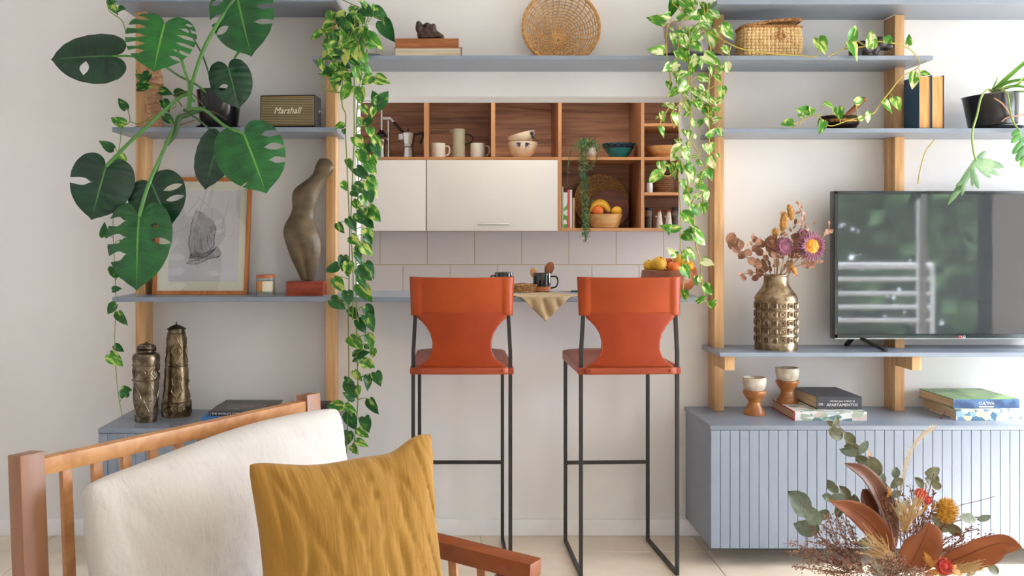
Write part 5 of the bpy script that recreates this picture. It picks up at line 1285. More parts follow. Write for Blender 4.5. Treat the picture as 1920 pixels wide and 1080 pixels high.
SR_ = [[(1280, 44), (1262, 40), (1251, 55), (1250, 100), (1255, 130), (1258, 165)],
       [(1284, 44), (1272, 60), (1276, 85), (1290, 120), (1288, 180), (1272, 220), (1275, 270), (1272, 330), (1276, 400), (1275, 440), (1278, 480), (1282, 520), (1279, 560)],
       [(1274, 46), (1270, 100), (1262, 125), (1278, 163), (1276, 190), (1258, 215), (1264, 240)], [(1290, 44), (1293, 70), (1292, 110), (1297, 160), (1294, 230), (1288, 290), (1290, 350), (1300, 400), (1304, 455), (1313, 490), (1318, 540), (1325, 570), (1337, 577)],
       [(1300, 44), (1322, 62), (1333, 95), (1330, 140), (1328, 215), (1330, 260), (1325, 310), (1315, 330), (1318, 380)], [(1256, 200), (1246, 215), (1234, 240)], [(1276, 300), (1262, 325), (1248, 330), (1236, 322)],
       [(1295, 44), (1310, 35), (1325, 28)], [(1285, 44), (1276, 20), (1262, 8)], [(1296, 265), (1308, 285), (1316, 293)], [(1300, 40), (1330, 60), (1360, 78), (1392, 92), (1440, 100), (1475, 103)]]
def dr(px, py): return -.325 if py > 95 else -.325 + .17 * (95 - py) / 95
vine_set(TQ, SR_, LR, lambda x, y: [ML_right] * 4 + [ML_mid] * (2 if y < 400 else 4), dr, M_vine2)
# its long runner over the upper right shelves
Z_ = [(340,260,390,365),(555,265,600,170),(540,290,615,410),(690,320,715,200),(795,290,835,215),(945,300,960,245),(1000,490,965,595),(1025,500,1095,490),(770,690,850,765),(845,665,895,740),(665,760,690,830),(610,800,665,795),(585,690,660,665),(470,730,490,800),(380,700,450,715),(380,820,350,890),(270,750,200,740),(215,770,245,800),(170,835,90,830),(290,730,300,780)]
run = [[(1475, 103), (1500, 104), (1531, 105), (1533, 80), (1534, 74)], [(1553, 106), (1580, 92), (1600, 75), (1625, 85), (1648, 78), (1680, 82), (1705, 92), (1718, 106), (1724, 120), (1716, 130), (1690, 145), (1670, 170), (1650, 195), (1640, 210), (1615, 222)], [(1580, 92), (1615, 88), (1630, 85)], [(1640, 212), (1590, 226), (1555, 236), (1530, 216), (1500, 228), (1490, 232), (1486, 239)], [(1500, 228), (1498, 238)], [(1752, 262), (1735, 285), (1725, 320), (1721, 345)]]
def drun(px, py): return -.30
vine_set(TQ, run, cvt(1440, 0, 3.6, Z_), lambda x, y: [ML_mid] * 3 + [ML_right], drun, M_vine2, .0022)

# thin green vine hanging at the left end of the shelves
VB = thing('hanging_vine', 'thin dark green vine hanging past the left ends of the shelves', 'plant', P(205, 0, -.31))
V1 = cvt(60, 0, 3.177, [(450,20,500,0),(475,20,500,90),(515,60,555,50),(665,470,610,440),(630,525,720,510),(760,545,840,555),(700,440,640,500),(560,650,515,580),(545,750,470,690),(485,885,390,845),(510,925,570,990),(780,600,820,670),(850,560,930,545),(790,690,850,740)])
V2 = cvt(60, 280, 3.177, [(430,520,430,445),(480,700,500,780),(520,760,535,720),(480,840,535,825),(490,920,445,985),(515,970,560,1060),(540,540,575,590)])
V3 = cvt(180, 540, 4, [(140,430,210,480),(105,495,200,590),(215,815,205,735),(200,760,270,770),(150,120,80,195)])
vs = [[(200, -5), (205, 20), (228, 38), (236, 60)], [(255, 130), (262, 150), (285, 155), (310, 170)], [(240, 205), (243, 228), (228, 240), (226, 262), (221, 290), (216, 320), (212, 420), (216, 520), (217, 560), (217, 590), (215, 640), (218, 700), (222, 740), (229, 780)], [(243, 228), (262, 232), (290, 215), (330, 200)]]
vine_set(VB, vs, V1 + V2 + V3, lambda x, y: [ML_dark] * 4 + [ML_left], lambda x, y: -.315 if x < 250 else -.27, M_vine, .002)

# ------------------------------------------------------------------ monstera
def mon_mat(name, dark, mid, vein):
    m, nt, b = new(name)
    uv = nt.nodes.new('ShaderNodeUVMap'); uv.uv_map = 'ribs'; sp = nt.nodes.new('ShaderNodeSeparateXYZ'); nt.links.new(uv.outputs[0], sp.inputs[0])
    n = nt.nodes.new('ShaderNodeTexNoise'); n.inputs['Scale'].default_value = 1; n.inputs['Detail'].default_value = 3; nt.links.new(coord(nt, (14, 14, 14)), n.inputs['Vector'])
    r = ramp(nt, n.outputs[0], [(.35, lin(dark)), (.65, lin(mid))])
    def math_(op, a, v):
        q = nt.nodes.new('ShaderNodeMath'); q.operation = op
        nt.links.new(a, q.inputs[0])
        if not isinstance(v, float): nt.links.new(v, q.inputs[1])
        else: q.inputs[1].default_value = v
        return q.outputs[0]
    fr = math_('FRACT', math_('MULTIPLY', sp.outputs[1], 9.0), 0.0)
    d = math_('ABSOLUTE', math_('SUBTRACT', fr, .5), 0.0)
    vn = math_('MULTIPLY', math_('GREATER_THAN', d, .475), .2)
    mr = math_('LESS_THAN', sp.outputs[0], .03)
    f = math_('MAXIMUM', vn, mr)
    mx = nt.nodes.new('ShaderNodeMix'); mx.data_type = 'RGBA'; nt.links.new(f, mx.inputs[0]); nt.links.new(r.outputs[0], mx.inputs[6]); mx.inputs[7].default_value = lin(vein)
    nt.links.new(mx.outputs[2], b.inputs['Base Color']); b.inputs['Roughness'].default_value = .3
    bump(nt, b, math_('MULTIPLY', d, 2.0), .35, .004)
    return m
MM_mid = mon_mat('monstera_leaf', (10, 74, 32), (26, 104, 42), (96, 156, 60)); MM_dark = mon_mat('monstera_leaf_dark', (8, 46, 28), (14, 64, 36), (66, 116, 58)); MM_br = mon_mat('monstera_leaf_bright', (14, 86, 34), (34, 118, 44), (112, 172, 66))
OUT = cr([Vector((x, y, 0)) for x, y in ((.015, -.015), (.07, -.15), (.22, -.215), (.38, -.15), (.48, .0), (.525, .2), (.50, .42), (.43, .62), (.31, .79), (.16, .91), (.05, .975), (0, 1.02))], 12)
oL = [0]
for p, q in zip(OUT, OUT[1:]): oL.append(oL[-1] + (q - p).length)
def outl(t):
    d = t * oL[-1]
    for i in range(len(oL) - 1):
        if d <= oL[i + 1]: return OUT[i].lerp(OUT[i + 1], (d - oL[i]) / (oL[i + 1] - oL[i]))
    return OUT[-1]
def monstera(T, bp, tp, yb_, yt_, width, mat, slots, tilt=(0, 0), curl=.5, fold=.25, asym=1.0):
    """bp, tp: photo points of petiole joint and tip; slots: (side, t, half width, u0, u1)"""
    b, t = P(*bp, yb_), P(*tp, yt_); d = t - b; L = d.length; d.normalize()
    n = Vector((tilt[0], -1, tilt[1])); n = (n - d * n.dot(d)).normalized(); x = n.cross(d)
    W = width * K((yb_ + yt_) / 2) / (1.05)
    vs, fs, uvs = [], [], []
    nu = 16
    for side in (-1, 1):
        sl = sorted([s_ for s_ in slots if s_[0] == side], key=lambda s_: s_[1])
        def hw(s_, u):
            if s_ is None: return 0
            _, tc, h, u0, u1 = s_
            if u <= u0: return 0
            if u1 >= 1: q = min(1, (u - u0) / .28); return h * (q * q * (3 - 2 * q)) * (1 - .35 * max(0, u - .7) / .3)
            if u >= u1: return 0
            return h * math.sin(math.pi * (u - u0) / (u1 - u0)) ** .7
        bounds = [None] + sl + [None]
        for i in range(len(bounds) - 1):
            sa, sb = bounds[i], bounds[i + 1]; ta = sa[1] if sa else 0.0; tb = sb[1] if sb else 1.0
            nv = max(3, int((tb - ta) * 42)); b0 = len(vs)
            for j in range(nu + 1):
                u = j / nu
                a0, a1 = ta + hw(sa, u), tb - hw(sb, u)
                for k in range(nv + 1):
                    tt = a0 + (a1 - a0) * k / nv
                    o = outl(min(1, max(0, tt))); my = max(0, (tt - .34) / .66) ** 1.05 * 1.0
                    px_ = o.x * u; py_ = my + (o.y - my) * (u + .10 * math.sin(math.pi * u) * (1 if o.y < my else .5))
                    z = -curl * .55 * px_ ** 2 * 2 + fold * px_ * .55 - .20 * curl * max(0, py_ - .15) ** 2 - .30 * curl * max(0, -py_) + .010 * math.sin(tt * 9 * 6.283) * min(1, u * 2) * (1 - tt * .5)
                    sx = side * px_ * (asym if side > 0 else 2 - asym)
                    vs.append(b + x * (sx * W) + d * (py_ * L) + n * (z * L)); uvs.append((u, tt))
            for j in range(nu):
                for k in range(nv):
                    q = (b0 + j * (nv + 1) + k, b0 + j * (nv + 1) + k + 1, b0 + (j + 1) * (nv + 1) + k + 1, b0 + (j + 1) * (nv + 1) + k)
                    fs.append(q if side > 0 else q[::-1])
    me = bpy.data.meshes.new('leaf'); me.from_pydata([tuple(p - ORG[T.name]) for p in vs], [], fs); me.materials.append(mat)
    ul = me.uv_layers.new(name='ribs')
    for lp in me.loops: ul.data[lp.index].uv = uvs[lp.vertex_index]
    bm = bmesh.new(); bm.from_mesh(me); bmesh.ops.remove_doubles(bm, verts=bm.verts, dist=.0004); bm.to_mesh(me); bm.free()
    for p in me.polygons: p.use_smooth = True
    o = bpy.data.objects.new('leaf', me); COL.objects.link(o); o.parent = T; return o
ym = -.155
TM = thing('monstera', 'big monstera with split leaves in a glossy black pot on the left shelf', 'plant', base(411, ym, ZL2))
pot(TM, 411, ym, ZL2, 171, 42, 33, M_potblk, 43, M_potblk)
def sl(side, lst, h=.022): return [(side, t, h if len(q) == 2 else q[2], q[0], q[1]) for t, q in lst]
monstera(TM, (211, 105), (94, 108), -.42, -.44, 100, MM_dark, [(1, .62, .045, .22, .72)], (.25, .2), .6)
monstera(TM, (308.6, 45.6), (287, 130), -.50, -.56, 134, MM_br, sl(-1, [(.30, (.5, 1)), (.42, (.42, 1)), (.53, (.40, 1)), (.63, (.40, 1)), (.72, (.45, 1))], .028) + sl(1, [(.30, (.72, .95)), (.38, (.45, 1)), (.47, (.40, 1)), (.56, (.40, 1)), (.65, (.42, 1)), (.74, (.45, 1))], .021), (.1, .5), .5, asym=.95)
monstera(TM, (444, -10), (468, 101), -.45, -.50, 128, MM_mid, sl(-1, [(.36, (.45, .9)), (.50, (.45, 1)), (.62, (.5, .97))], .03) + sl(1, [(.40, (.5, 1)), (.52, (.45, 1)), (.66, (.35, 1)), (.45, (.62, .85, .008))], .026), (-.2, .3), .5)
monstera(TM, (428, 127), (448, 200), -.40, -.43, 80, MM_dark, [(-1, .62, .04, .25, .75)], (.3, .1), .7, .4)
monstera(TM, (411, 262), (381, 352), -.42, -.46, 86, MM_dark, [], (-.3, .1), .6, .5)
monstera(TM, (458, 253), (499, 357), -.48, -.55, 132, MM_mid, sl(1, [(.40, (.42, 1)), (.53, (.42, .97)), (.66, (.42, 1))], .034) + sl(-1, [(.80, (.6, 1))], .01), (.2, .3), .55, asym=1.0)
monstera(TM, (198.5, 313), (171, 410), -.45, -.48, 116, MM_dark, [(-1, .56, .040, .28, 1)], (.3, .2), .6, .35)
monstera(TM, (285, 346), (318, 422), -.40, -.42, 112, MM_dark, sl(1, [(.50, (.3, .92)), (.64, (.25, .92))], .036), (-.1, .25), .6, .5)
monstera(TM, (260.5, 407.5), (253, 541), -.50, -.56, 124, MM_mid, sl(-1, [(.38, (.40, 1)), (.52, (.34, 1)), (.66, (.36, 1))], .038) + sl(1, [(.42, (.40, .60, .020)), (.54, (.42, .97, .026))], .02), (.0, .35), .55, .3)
M_pet = plain('green_petiole', (86, 140, 66), .4, var=.15); M_petd = plain('dark_petiole', (60, 92, 52), .45, var=.15); M_root = plain('aerial_root', (120, 84, 60), .7, var=.15)
def pet(pts, r, mat=M_pet, name='petiole'): part(name, MB().tube(cr([P(*p) for p in pts], 7), r, 8), mat, TM)
pet([(405, 178, -.16), (385, 200, -.22), (352, 215, -.3), (335, 222, -.34), (328, 250, -.36), (312, 270, -.38)], .011, M_petd, 'stem')
pet([(355, 205, -.32), (357, 176, -.36), (362, 150, -.4), (382, 92, -.44), (405, 50, -.45), (444, -8, -.45)], .0075)
pet([(352, 206, -.33), (355, 165, -.38), (345, 128, -.42), (330, 85, -.46), (309, 47, -.49)], .006)
pet([(365, 190, -.3), (345, 178, -.33), (300, 215, -.38), (240, 270, -.43), (199, 312, -.45)], .0075)
pet([(330, 232, -.34), (310, 275, -.4), (285, 330, -.46), (272, 365, -.49), (261, 406, -.5)], .0075)
pet([(328, 245, -.35), (312, 270, -.36), (295, 318, -.38), (286, 345, -.395)], .004, M_petd)
pet([(345, 208, -.33), (360, 204, -.36), (385, 207, -.4), (420, 235, -.46), (457, 252, -.48)], .0065)
pet([(395, 182, -.2), (370, 160, -.3), (335, 142, -.38), (300, 120, -.41), (250, 106, -.42), (212, 105, -.42)], .0045)
pet([(398, 178, -.2), (392, 140, -.3), (380, 105, -.36), (366, 78, -.36), (352, 52, -.34)], .0032, M_petd)
pet([(402, 176, -.2), (415, 150, -.3), (425, 128, -.39)], .0045, M_petd)
pet([(345, 205, -.34), (385, 235, -.38), (410, 261, -.415)], .0045, M_petd)
pet([(440, 108, -.42), (446, 100, -.44), (455, 90, -.46)], .005)
for q in ([(345, 215, -.33), (365, 205, -.3), (400, 210, -.27), (425, 225, -.25)], [(340, 222, -.33), (330, 240, -.34), (322, 245, -.34), (325, 258, -.34), (308, 270, -.33)], [(365, 225, -.3), (345, 232, -.3), (330, 236, -.3)], [(342, 200, -.3), (330, 178, -.3), (355, 172, -.3), (380, 196, -.25)]): pet(q, .0022, M_root, 'aerial_root')

# ------------------------------------------------------------------ strap leaved plant and lobed leaves at the right end
ML_strap = leafmat('strap_leaf', (60, 122, 40), (120, 172, 66), (206, 220, 140), .56, .68, (3, 3, 3), .35)
ML_lobe = leafmat('lobed_leaf', (74, 116, 72), (112, 148, 102), (148, 176, 128), .5, .65, (8, 8, 8), .45); ML_lobd = leafmat('lobed_leaf_deep', (36, 100, 30), (70, 136, 42), (150, 190, 90), .5, .65, (8, 8, 8), .4)
def strap(T, pts, w, mat):
    c = cr([P(*p) for p in pts], 8); m = MB(); n_ = len(c)
    for i, p in enumerate(c):
        t = (c[min(i + 1, n_ - 1)] - c[max(i - 1, 0)]).normalized(); s_ = t.cross(Vector((0.2, -1, .3))).normalized(); up = s_.cross(t)
        ww = w * (.5 + .5 * math.sin(math.pi * min(1, .25 + .75 * i / n_))) * (1 - (i / (n_ - 1)) ** 3)
        m.v += [p - s_ * ww + up * ww * .4, p, p + s_ * ww + up * ww * .4]
    for i in range(n_ - 1):
        for k in (0, 1): m.face((i * 3 + k, i * 3 + k + 1, i * 3 + k + 4, i * 3 + k + 3))
    part('leaf', m, mat, T, merge=-1, sharp=180)
for pts, w in (([(1860, 172, yp), (1885, 148, yp - .05), (1920, 120, yp - .08), (1950, 108, yp - .1)], .009), ([(1862, 170, yp), (1895, 140, yp), (1930, 112, yp), (1965, 120, yp)], .009), ([(1858, 172, yp), (1890, 155, yp - .06), (1930, 150, yp - .1), (1960, 160, yp - .12)], .008),
               ([(1865, 172, yp), (1900, 162, yp - .03), (1930, 168, yp - .06), (1955, 190, yp - .1)], .007), ([(1858, 170, yp), (1866, 155, yp - .03), (1873, 140, yp - .04)], .005), ([(1868, 172, yp), (1905, 160, yp - .1), (1925, 135, yp - .14)], .008), ([(1870, 172, yp), (1910, 172, yp - .1), (1945, 172, yp - .12)], .006)): strap(SPID, pts, w, ML_strap)
def stem(T, pts, r, mat, name='stem'): part(name, MB().tube(cr([P(*p) for p in pts], 7), r, 7), mat, T)
M_lst = plain('pale_green_stem', (142, 168, 92), .45, var=.1); M_pkst = plain('pinkish_root', (206, 160, 130), .5)
stem(SPID, [(1866, 172, yp), (1852, 168, yp - .08), (1840, 182, yp - .14), (1832, 215, yp - .17), (1823, 250, yp - .17), (1826, 285, yp - .17), (1831, 302, yp - .17)], .0042, M_lst)
stem(SPID, [(1862, 172, yp), (1872, 166, yp - .07), (1888, 175, yp - .12), (1893, 200, yp - .14), (1898, 225, yp - .15), (1912, 246, yp - .16)], .0036, M_lst)
stem(SPID, [(1856, 172, yp - .02), (1862, 182, yp - .09), (1880, 195, yp - .11), (1893, 215, yp - .12), (1896, 222, yp - .12)], .003, M_pkst, 'aerial_root')
stem(SPID, [(1878, 228, yp - .10), (1890, 220, yp - .11), (1915, 216, yp - .12), (1940, 212, yp - .12)], .003, M_pkst, 'aerial_root')
def lobed(T, b, t, lobes, mat, y0, y1):
    """leaf of separate fingers along a rib: (position, side length px, angle)"""
    B, E = P(*b, y0), P(*t, y1); d = (E - B); L = d.length; d.normalize(); n = Vector((.2, -1, .25)); n = (n - d * n.dot(d)).normalized(); x = n.cross(d)
    m = MB()
    def finger(p, dir_, ln, w):
        s_ = dir_.cross(n); b0 = len(m.v)
        for i in range(7):
            q = i / 6; ww = w * (.45 + .55 * math.sin(math.pi * min(1, q * .85 + .12))) if q < .99 else w * .12; c = p + dir_ * ln * q - n * (.15 * ln * q * q)
            m.v += [c - s_ * ww - n * ww * .2, c + n * .0008, c + s_ * ww - n * ww * .2]
        for i in range(6):
            for k in (0, 1): m.face((b0 + i * 3 + k, b0 + i * 3 + k + 1, b0 + i * 3 + k + 4, b0 + i * 3 + k + 3))
    finger(B, d, L, L * .07)
    for pos, ln, ang, w in lobes:
        p = B + d * L * pos; dir_ = (d * math.cos(R(ang)) + x * math.sin(R(ang))).normalized(); finger(p, dir_, ln * K(y0), w * K(y0))
    part('leaf', m, mat, T, merge=-1, sharp=180)
lobed(SPID, (1831, 300), (1786, 382), [(.0, 30, 160, 5), (.0, 62, 112, 8), (.06, 44, 85, 7), (.2, 40, 55, 6), (.12, 40, 30, 5), (.5, 26, 22, 4), (.7, 22, -18, 4), (.45, 22, -24, 4), (.03, 22, 135, 5), (.06, 58, 100, 6)], ML_lobe, yp - .17, yp - .2)
lobed(SPID, (1912, 246), (1926, 312), [(.0, 18, -75, 6), (.1, 24, -60, 6), (.3, 30, -48, 6), (.5, 28, -40, 7), (.75, 20, -30, 7), (.2, 26, 60, 6), (.45, 26, 50, 6), (.7, 22, 35, 6)], ML_lobd, yp - .16, yp - .17)

# ------------------------------------------------------------------ needle leaved plant hanging in the cabinet
yh = YC + .08
TH = thing('hanging_plant', 'needle leaved plant in a round pale pot trailing over the cabinet edge', 'plant', base(1106, yh + .02, ZK1))
M_pnk = plain('pale_pink_ceramic', (224, 206, 190), .5)
kh = K(yh)
part('pot', MB().lathe([(7 * kh, ZK1), (11 * kh, ZK1 + .012), (12.5 * kh, ZK1 + .032), (11 * kh, ZK1 + .054), (8.5 * kh, ZK1 + .064), (7.5 * kh, ZK1 + .062), (.0001, ZK1 + .05)], 28, (PX(1107, yh), yh + .02, 0)), M_pnk, TH)
M_ndl = leafmat('needle_leaf', (50, 82, 42), (84, 114, 60), (130, 150, 90), .5, .7, (30, 30, 30), .5)
rn = random.Random(5)
m, ms = MB(), MB()
def ndl_strand(pts, n, sp, ln):
    c = cr([P(*p) for p in pts], 10); ms.tube(c, .002, 5)
    for _ in range(n):
        i = rn.randrange(len(c)); p = c[i] + Vector((rn.gauss(0, sp), rn.gauss(0, sp * .6), rn.gauss(0, .004)))
        d = Vector((rn.gauss(0, 1), rn.gauss(0, .7) - .3, rn.gauss(0, .8) - .2)).normalized() * ln * rn.uniform(.6, 1.2); s_ = d.cross(Vector((rn.random(), -1, rn.random()))).normalized() * ln * .10
        b0 = len(m.v); m.v += [p, p + d * .5 + s_, p + d, p + d * .5 - s_]; m.face((b0, b0 + 1, b0 + 2, b0 + 3))
yo = YC - .03
ndl_strand([(1102, 275, yh), (1094, 266, YC + .02), (1090, 280, yo), (1094, 320, yo), (1098, 360, yo), (1096, 400, yo), (1098, 452, yo)], 620, .009, .024)
ndl_strand([(1102, 272, yh), (1097, 264, YC + .02), (1098, 300, yo), (1094, 350, yo), (1100, 400, yo), (1096, 440, yo)], 480, .009, .024)
ndl_strand([(1102, 270, yh), (1088, 262, YC + .02), (1074, 276, yo), (1066, 300, yo), (1064, 345, yo)], 70, .004, .018)
ndl_strand([(1104, 270, yh), (1114, 262, YC + .02), (1120, 280, yo), (1118, 298, yo), (1106, 318, yo)], 90, .005, .018)
ndl_strand([(1085, 280, yo), (1092, 264, yo), (1100, 270, yh), (1112, 266, yh), (1120, 282, yo)], 240, .012, .024)
part('stems', ms, M_petd, TH); part('foliage', m, M_ndl, TH, kind='stuff', merge=-1, smooth=False)

# ================================================================== dried flowers in the bronze vase
def rnd_leaf(name, mat, asp, curl, point=0.0):
    """oval leaf, base at origin, tip at +Y, length 1"""
    m = MB(); ts = [0, .12, .3, .5, .7, .88, 1]; us = (-1, -.5, 0, .5, 1)
    for t in ts:
        w = asp * .5 * max(.03, math.sin(math.pi * (t * (1 - .0) + .0)) ** (.55 + point * t)) if t < 1 else .01
        for u in us: x = u * w; m.v.append(Vector((x, t, abs(x) * .4 - curl * t * t + .04 * math.sin(5 * t + 3 * u))))
    for j in range(len(ts) - 1):
        for i in range(4): m.face((j * 5 + i, j * 5 + i + 1, j * 5 + i + 6, j * 5 + i + 5))
    return m.mesh(name, mat, merge=-1, sharp=180)
M_dryb = mix2('dry_brown_leaf', (158, 112, 86), (120, 80, 60), (10, 10, 10), .4, .62, .7, 0, .1, c3=(178, 130, 98)); M_dryp = mix2('dry_pink_leaf', (206, 168, 146), (170, 128, 104), (10, 10, 10), .4, .62, .7)
M_dstem = plain('dry_stem', (150, 112, 78), .7, var=.2); M_bunny = mix2('bunny_tail', (206, 158, 92), (166, 116, 60), (120, 120, 120), .4, .6, .95, 0, 1)
M_purple = mix2('purple_petal', (150, 88, 112), (112, 64, 88), (40, 40, 40), .4, .6, .6); M_amber = mix2('amber_centre', (232, 168, 48), (190, 110, 30), (90, 90, 90), .4, .6, .7, 0, .6); M_cream_p = plain('cream_petal', (226, 200, 170), .7, var=.15)
M_bract = mix2('brown_bract', (160, 110, 84), (116, 74, 58), (30, 30, 30), .4, .6, .7)
rb_ = random.Random(21)
yd = -.17; kd = K(yd)
zm = PZ(517, yd)
TF = thing('dried_flowers', 'bunch of dried strawflowers and eucalyptus standing in the bronze vase', 'flowers', (PX(1455, yd), yd, ZTV + .03))
def z5(x, y): return (1320 + x / 3.177, 340 + y / 3.177)
round_m = rnd_leaf('leaf', M_dryb, .85, .15); oval_m = rnd_leaf('leaf', M_dryp, .6, .3); ovalb_m = rnd_leaf('leaf', M_dryb, .5, .35, .3)
def disc_leaf(T, mesh, px, py, r_px, y, ang=None):
    a = rb_.uniform(0, 6.28) if ang is None else ang
    c = P(px, py, y); L = 2 * r_px * K(y); d = Vector((math.cos(a), rb_.uniform(-.25, .25), math.sin(a))).normalized()
    n = Vector((rb_.uniform(-.5, .5), -1, rb_.uniform(-.3, .6))); n = (n - d * n.dot(d)).normalized(); x = d.cross(n); b = c - d * L / 2
    return inst('leaf', mesh, T, Matrix(((x.x * L, d.x * L, n.x * L, b.x), (x.y * L, d.y * L, n.y * L, b.y), (x.z * L, d.z * L, n.z * L, b.z), (0, 0, 0, 1))))
for x, y, r in ((160, 340, 34), (165, 380, 26), (190, 405, 24), (215, 380, 28), (225, 440, 25), (262, 425, 24), (285, 475, 26), (312, 485, 26), (350, 490, 27), (335, 525, 25), (365, 455, 22), (320, 500, 24), (325, 360, 22), (345, 375, 24), (305, 400, 22), (330, 420, 24), (300, 345, 20), (275, 545, 21), (305, 575, 20), (235, 575, 17), (355, 520, 26), (640, 495, 24), (600, 492, 22), (615, 500, 20), (330, 545, 26), (390, 400, 26), (410, 430, 26), (395, 350, 20), (540, 330, 24), (555, 370, 26), (550, 400, 26)):
    disc_leaf(TF, round_m, *z5(x, y), r * 1.15 / 3.177, yd + rb_.uniform(-.05, .03))
for x, y, r in ((290, 325, 17), (280, 370, 16), (255, 375, 16), (210, 550, 15), (225, 555, 14), (560, 128, 18), (575, 150, 16), (560, 185, 18), (595, 190, 16), (590, 225, 20), (545, 240, 20), (570, 250, 20), (605, 265, 20), (540, 270, 16), (620, 290, 18), (460, 185, 13), (470, 200, 12), (660, 245, 12), (735, 300, 18), (750, 295, 20), (725, 310, 16), (680, 480, 18), (700, 480, 13), (660, 470, 16), (515, 290, 14), (430, 300, 22), (470, 310, 20), (490, 320, 18), (745, 245, 12), (770, 290, 15), (600, 320, 18), (365, 430, 15)):
    disc_leaf(TF, oval_m if rb_.random() < .7 else ovalb_m, *z5(x, y), r / 3.177, yd + rb_.uniform(-.05, .02))
for _ in range(46):
    disc_leaf(TF, rb_.choice((round_m, ovalb_m, ovalb_m, oval_m)), *z5(rb_.gauss(460, 90), rb_.gauss(440, 55)), rb_.uniform(18, 28) / 3.177, yd + rb_.uniform(-.02, .045))
st = MB()
def sprig(pts, r=.0022, m=None): (m or st).tube(cr([P(*z5(x, y), yy_) for x, y, yy_ in pts], 6), r, 5)
b_ = (430, 575, yd)
for pts in ([(405, 590, yd), (330, 510, yd), (230, 430, yd), (150, 330, yd)], [(410, 590, yd), (360, 460, yd), (300, 340, yd)], [(415, 590, yd), (330, 545, yd), (270, 550, yd), (205, 550, yd)], [(430, 590, yd), (450, 420, yd), (475, 260, yd), (515, 180, yd)], [(440, 590, yd), (540, 380, yd), (585, 230, yd), (560, 125, yd)], [(450, 590, yd), (600, 420, yd), (700, 340, yd), (740, 290, yd), (745, 240, yd)],
            [(445, 590, yd), (470, 480, yd - .03), (480, 400, yd - .04)], [(455, 590, yd), (540, 480, yd - .03), (630, 400, yd - .05)], [(440, 590, yd), (520, 520, yd), (600, 490, yd), (690, 480, yd)], [(425, 590, yd), (420, 520, yd - .02), (418, 460, yd - .03)], [(435, 590, yd), (470, 520, yd - .02), (520, 470, yd - .02)], [(430, 590, yd), (435, 480, yd), (430, 300, yd)]): sprig(pts)
part('stems', st, M_dstem, TF)
for (x, y, rx, rz, ang) in ((475, 240, 24, 58, 8), (515, 185, 19, 48, -12), (425, 305, 20, 26, 0), (530, 520, 14, 40, -30)):
    p = P(*z5(x, y), yd - .01); m = MB().ell(p, (rx / 3.177 * kd, rx / 3.177 * kd, rz / 3.177 * kd), 14, 12, Matrix.Rotation(R(ang), 3, 'Y'), lambda q: 1 + .09 * math.sin(q.z * 22 + q.x * 9))
    for _ in range(90):
        d = Vector((rb_.gauss(0, 1), rb_.gauss(0, 1), rb_.gauss(0, 1.2) + .5)).normalized(); a = p + Matrix.Rotation(R(ang), 3, 'Y') @ Vector((d.x * rx, d.y * rx, d.z * rz)) / 3.177 * kd; d2 = d * .006; s_ = d.orthogonal().normalized() * .0009
        b0 = len(m.v); m.v += [a + s_, a + d2, a - s_]; m.face((b0, b0 + 1, b0 + 2))
    part('bunny_tail', m, M_bunny, TF, merge=-1, label='fluffy tan grass head')
def strawflower(T, px, py, y, r_px, cmat, pmat, omat, face=(0, -1, .15), name='flower_head', rc=.48, lab=None):
    c = P(px, py, y); r = r_px * K(y); f = Vector(face).normalized(); u = f.cross(Vector((0, 0, 1))).normalized(); w = u.cross(f)
    m = MB(); m.m = 0
    Mx = Matrix((u, w, f)).transposed()
    m.ell(c + f * r * .02, (r * rc, r * rc, r * .34), 18, 10, Mx)
    o = part(name, m, cmat, T, lab)
    for lay, (n_, r0, r1, lift, mat, wd) in enumerate(((26, .38, .82, .30, pmat, .09), (28, .45, 1.0, .08, pmat, .10), (20, .4, .98, -.22, omat, .16))):
        pm = MB()
        for i in range(n_):
            a = 2 * math.pi * (i + .5 * lay) / n_ + rb_.uniform(-.06, .06); rd = u * math.cos(a) + w * math.sin(a); tn = f.cross(rd); q = rb_.uniform(.85, 1.1)
            p0, p1, p2 = c + rd * r * r0 * .6 + f * r * lift * .3, c + rd * r * (r0 + r1) / 2 + f * r * (lift + .06), c + rd * r * r1 * q + f * r * (lift * 1.3 - .02)
            b0 = len(pm.v); pm.v += [p0, p1 + tn * r * wd, p2, p1 - tn * r * wd, p1 - f * r * .03]; pm.face((b0, b0 + 1, b0 + 4)); pm.face((b0 + 1, b0 + 2, b0 + 4)); pm.face((b0 + 2, b0 + 3, b0 + 4)); pm.face((b0 + 3, b0, b0 + 4))
        part('petals', pm, mat, o, kind='stuff', merge=-1, smooth=False)
    return o
strawflower(TF, *z5(478, 388), yd - .055, 62 / 3.177, M_purple, M_purple, M_bract, (.1, -1, .1), rc=.6, lab='closed purple strawflower')
strawflower(TF, *z5(635, 388), yd - .06, 94 / 3.177, M_amber, M_purple, M_bract, (.15, -1, .1), rc=.58, lab='open strawflower with amber centre')
strawflower(TF, *z5(405, 365), yd - .03, 50 / 3.177, M_bract, M_bract, M_bract, (-.4, -1, .3), rc=.4)
strawflower(TF, *z5(590, 315), yd - .02, 40 / 3.177, M_purple, M_purple, M_bract, (0, -1, .6), rc=.5)

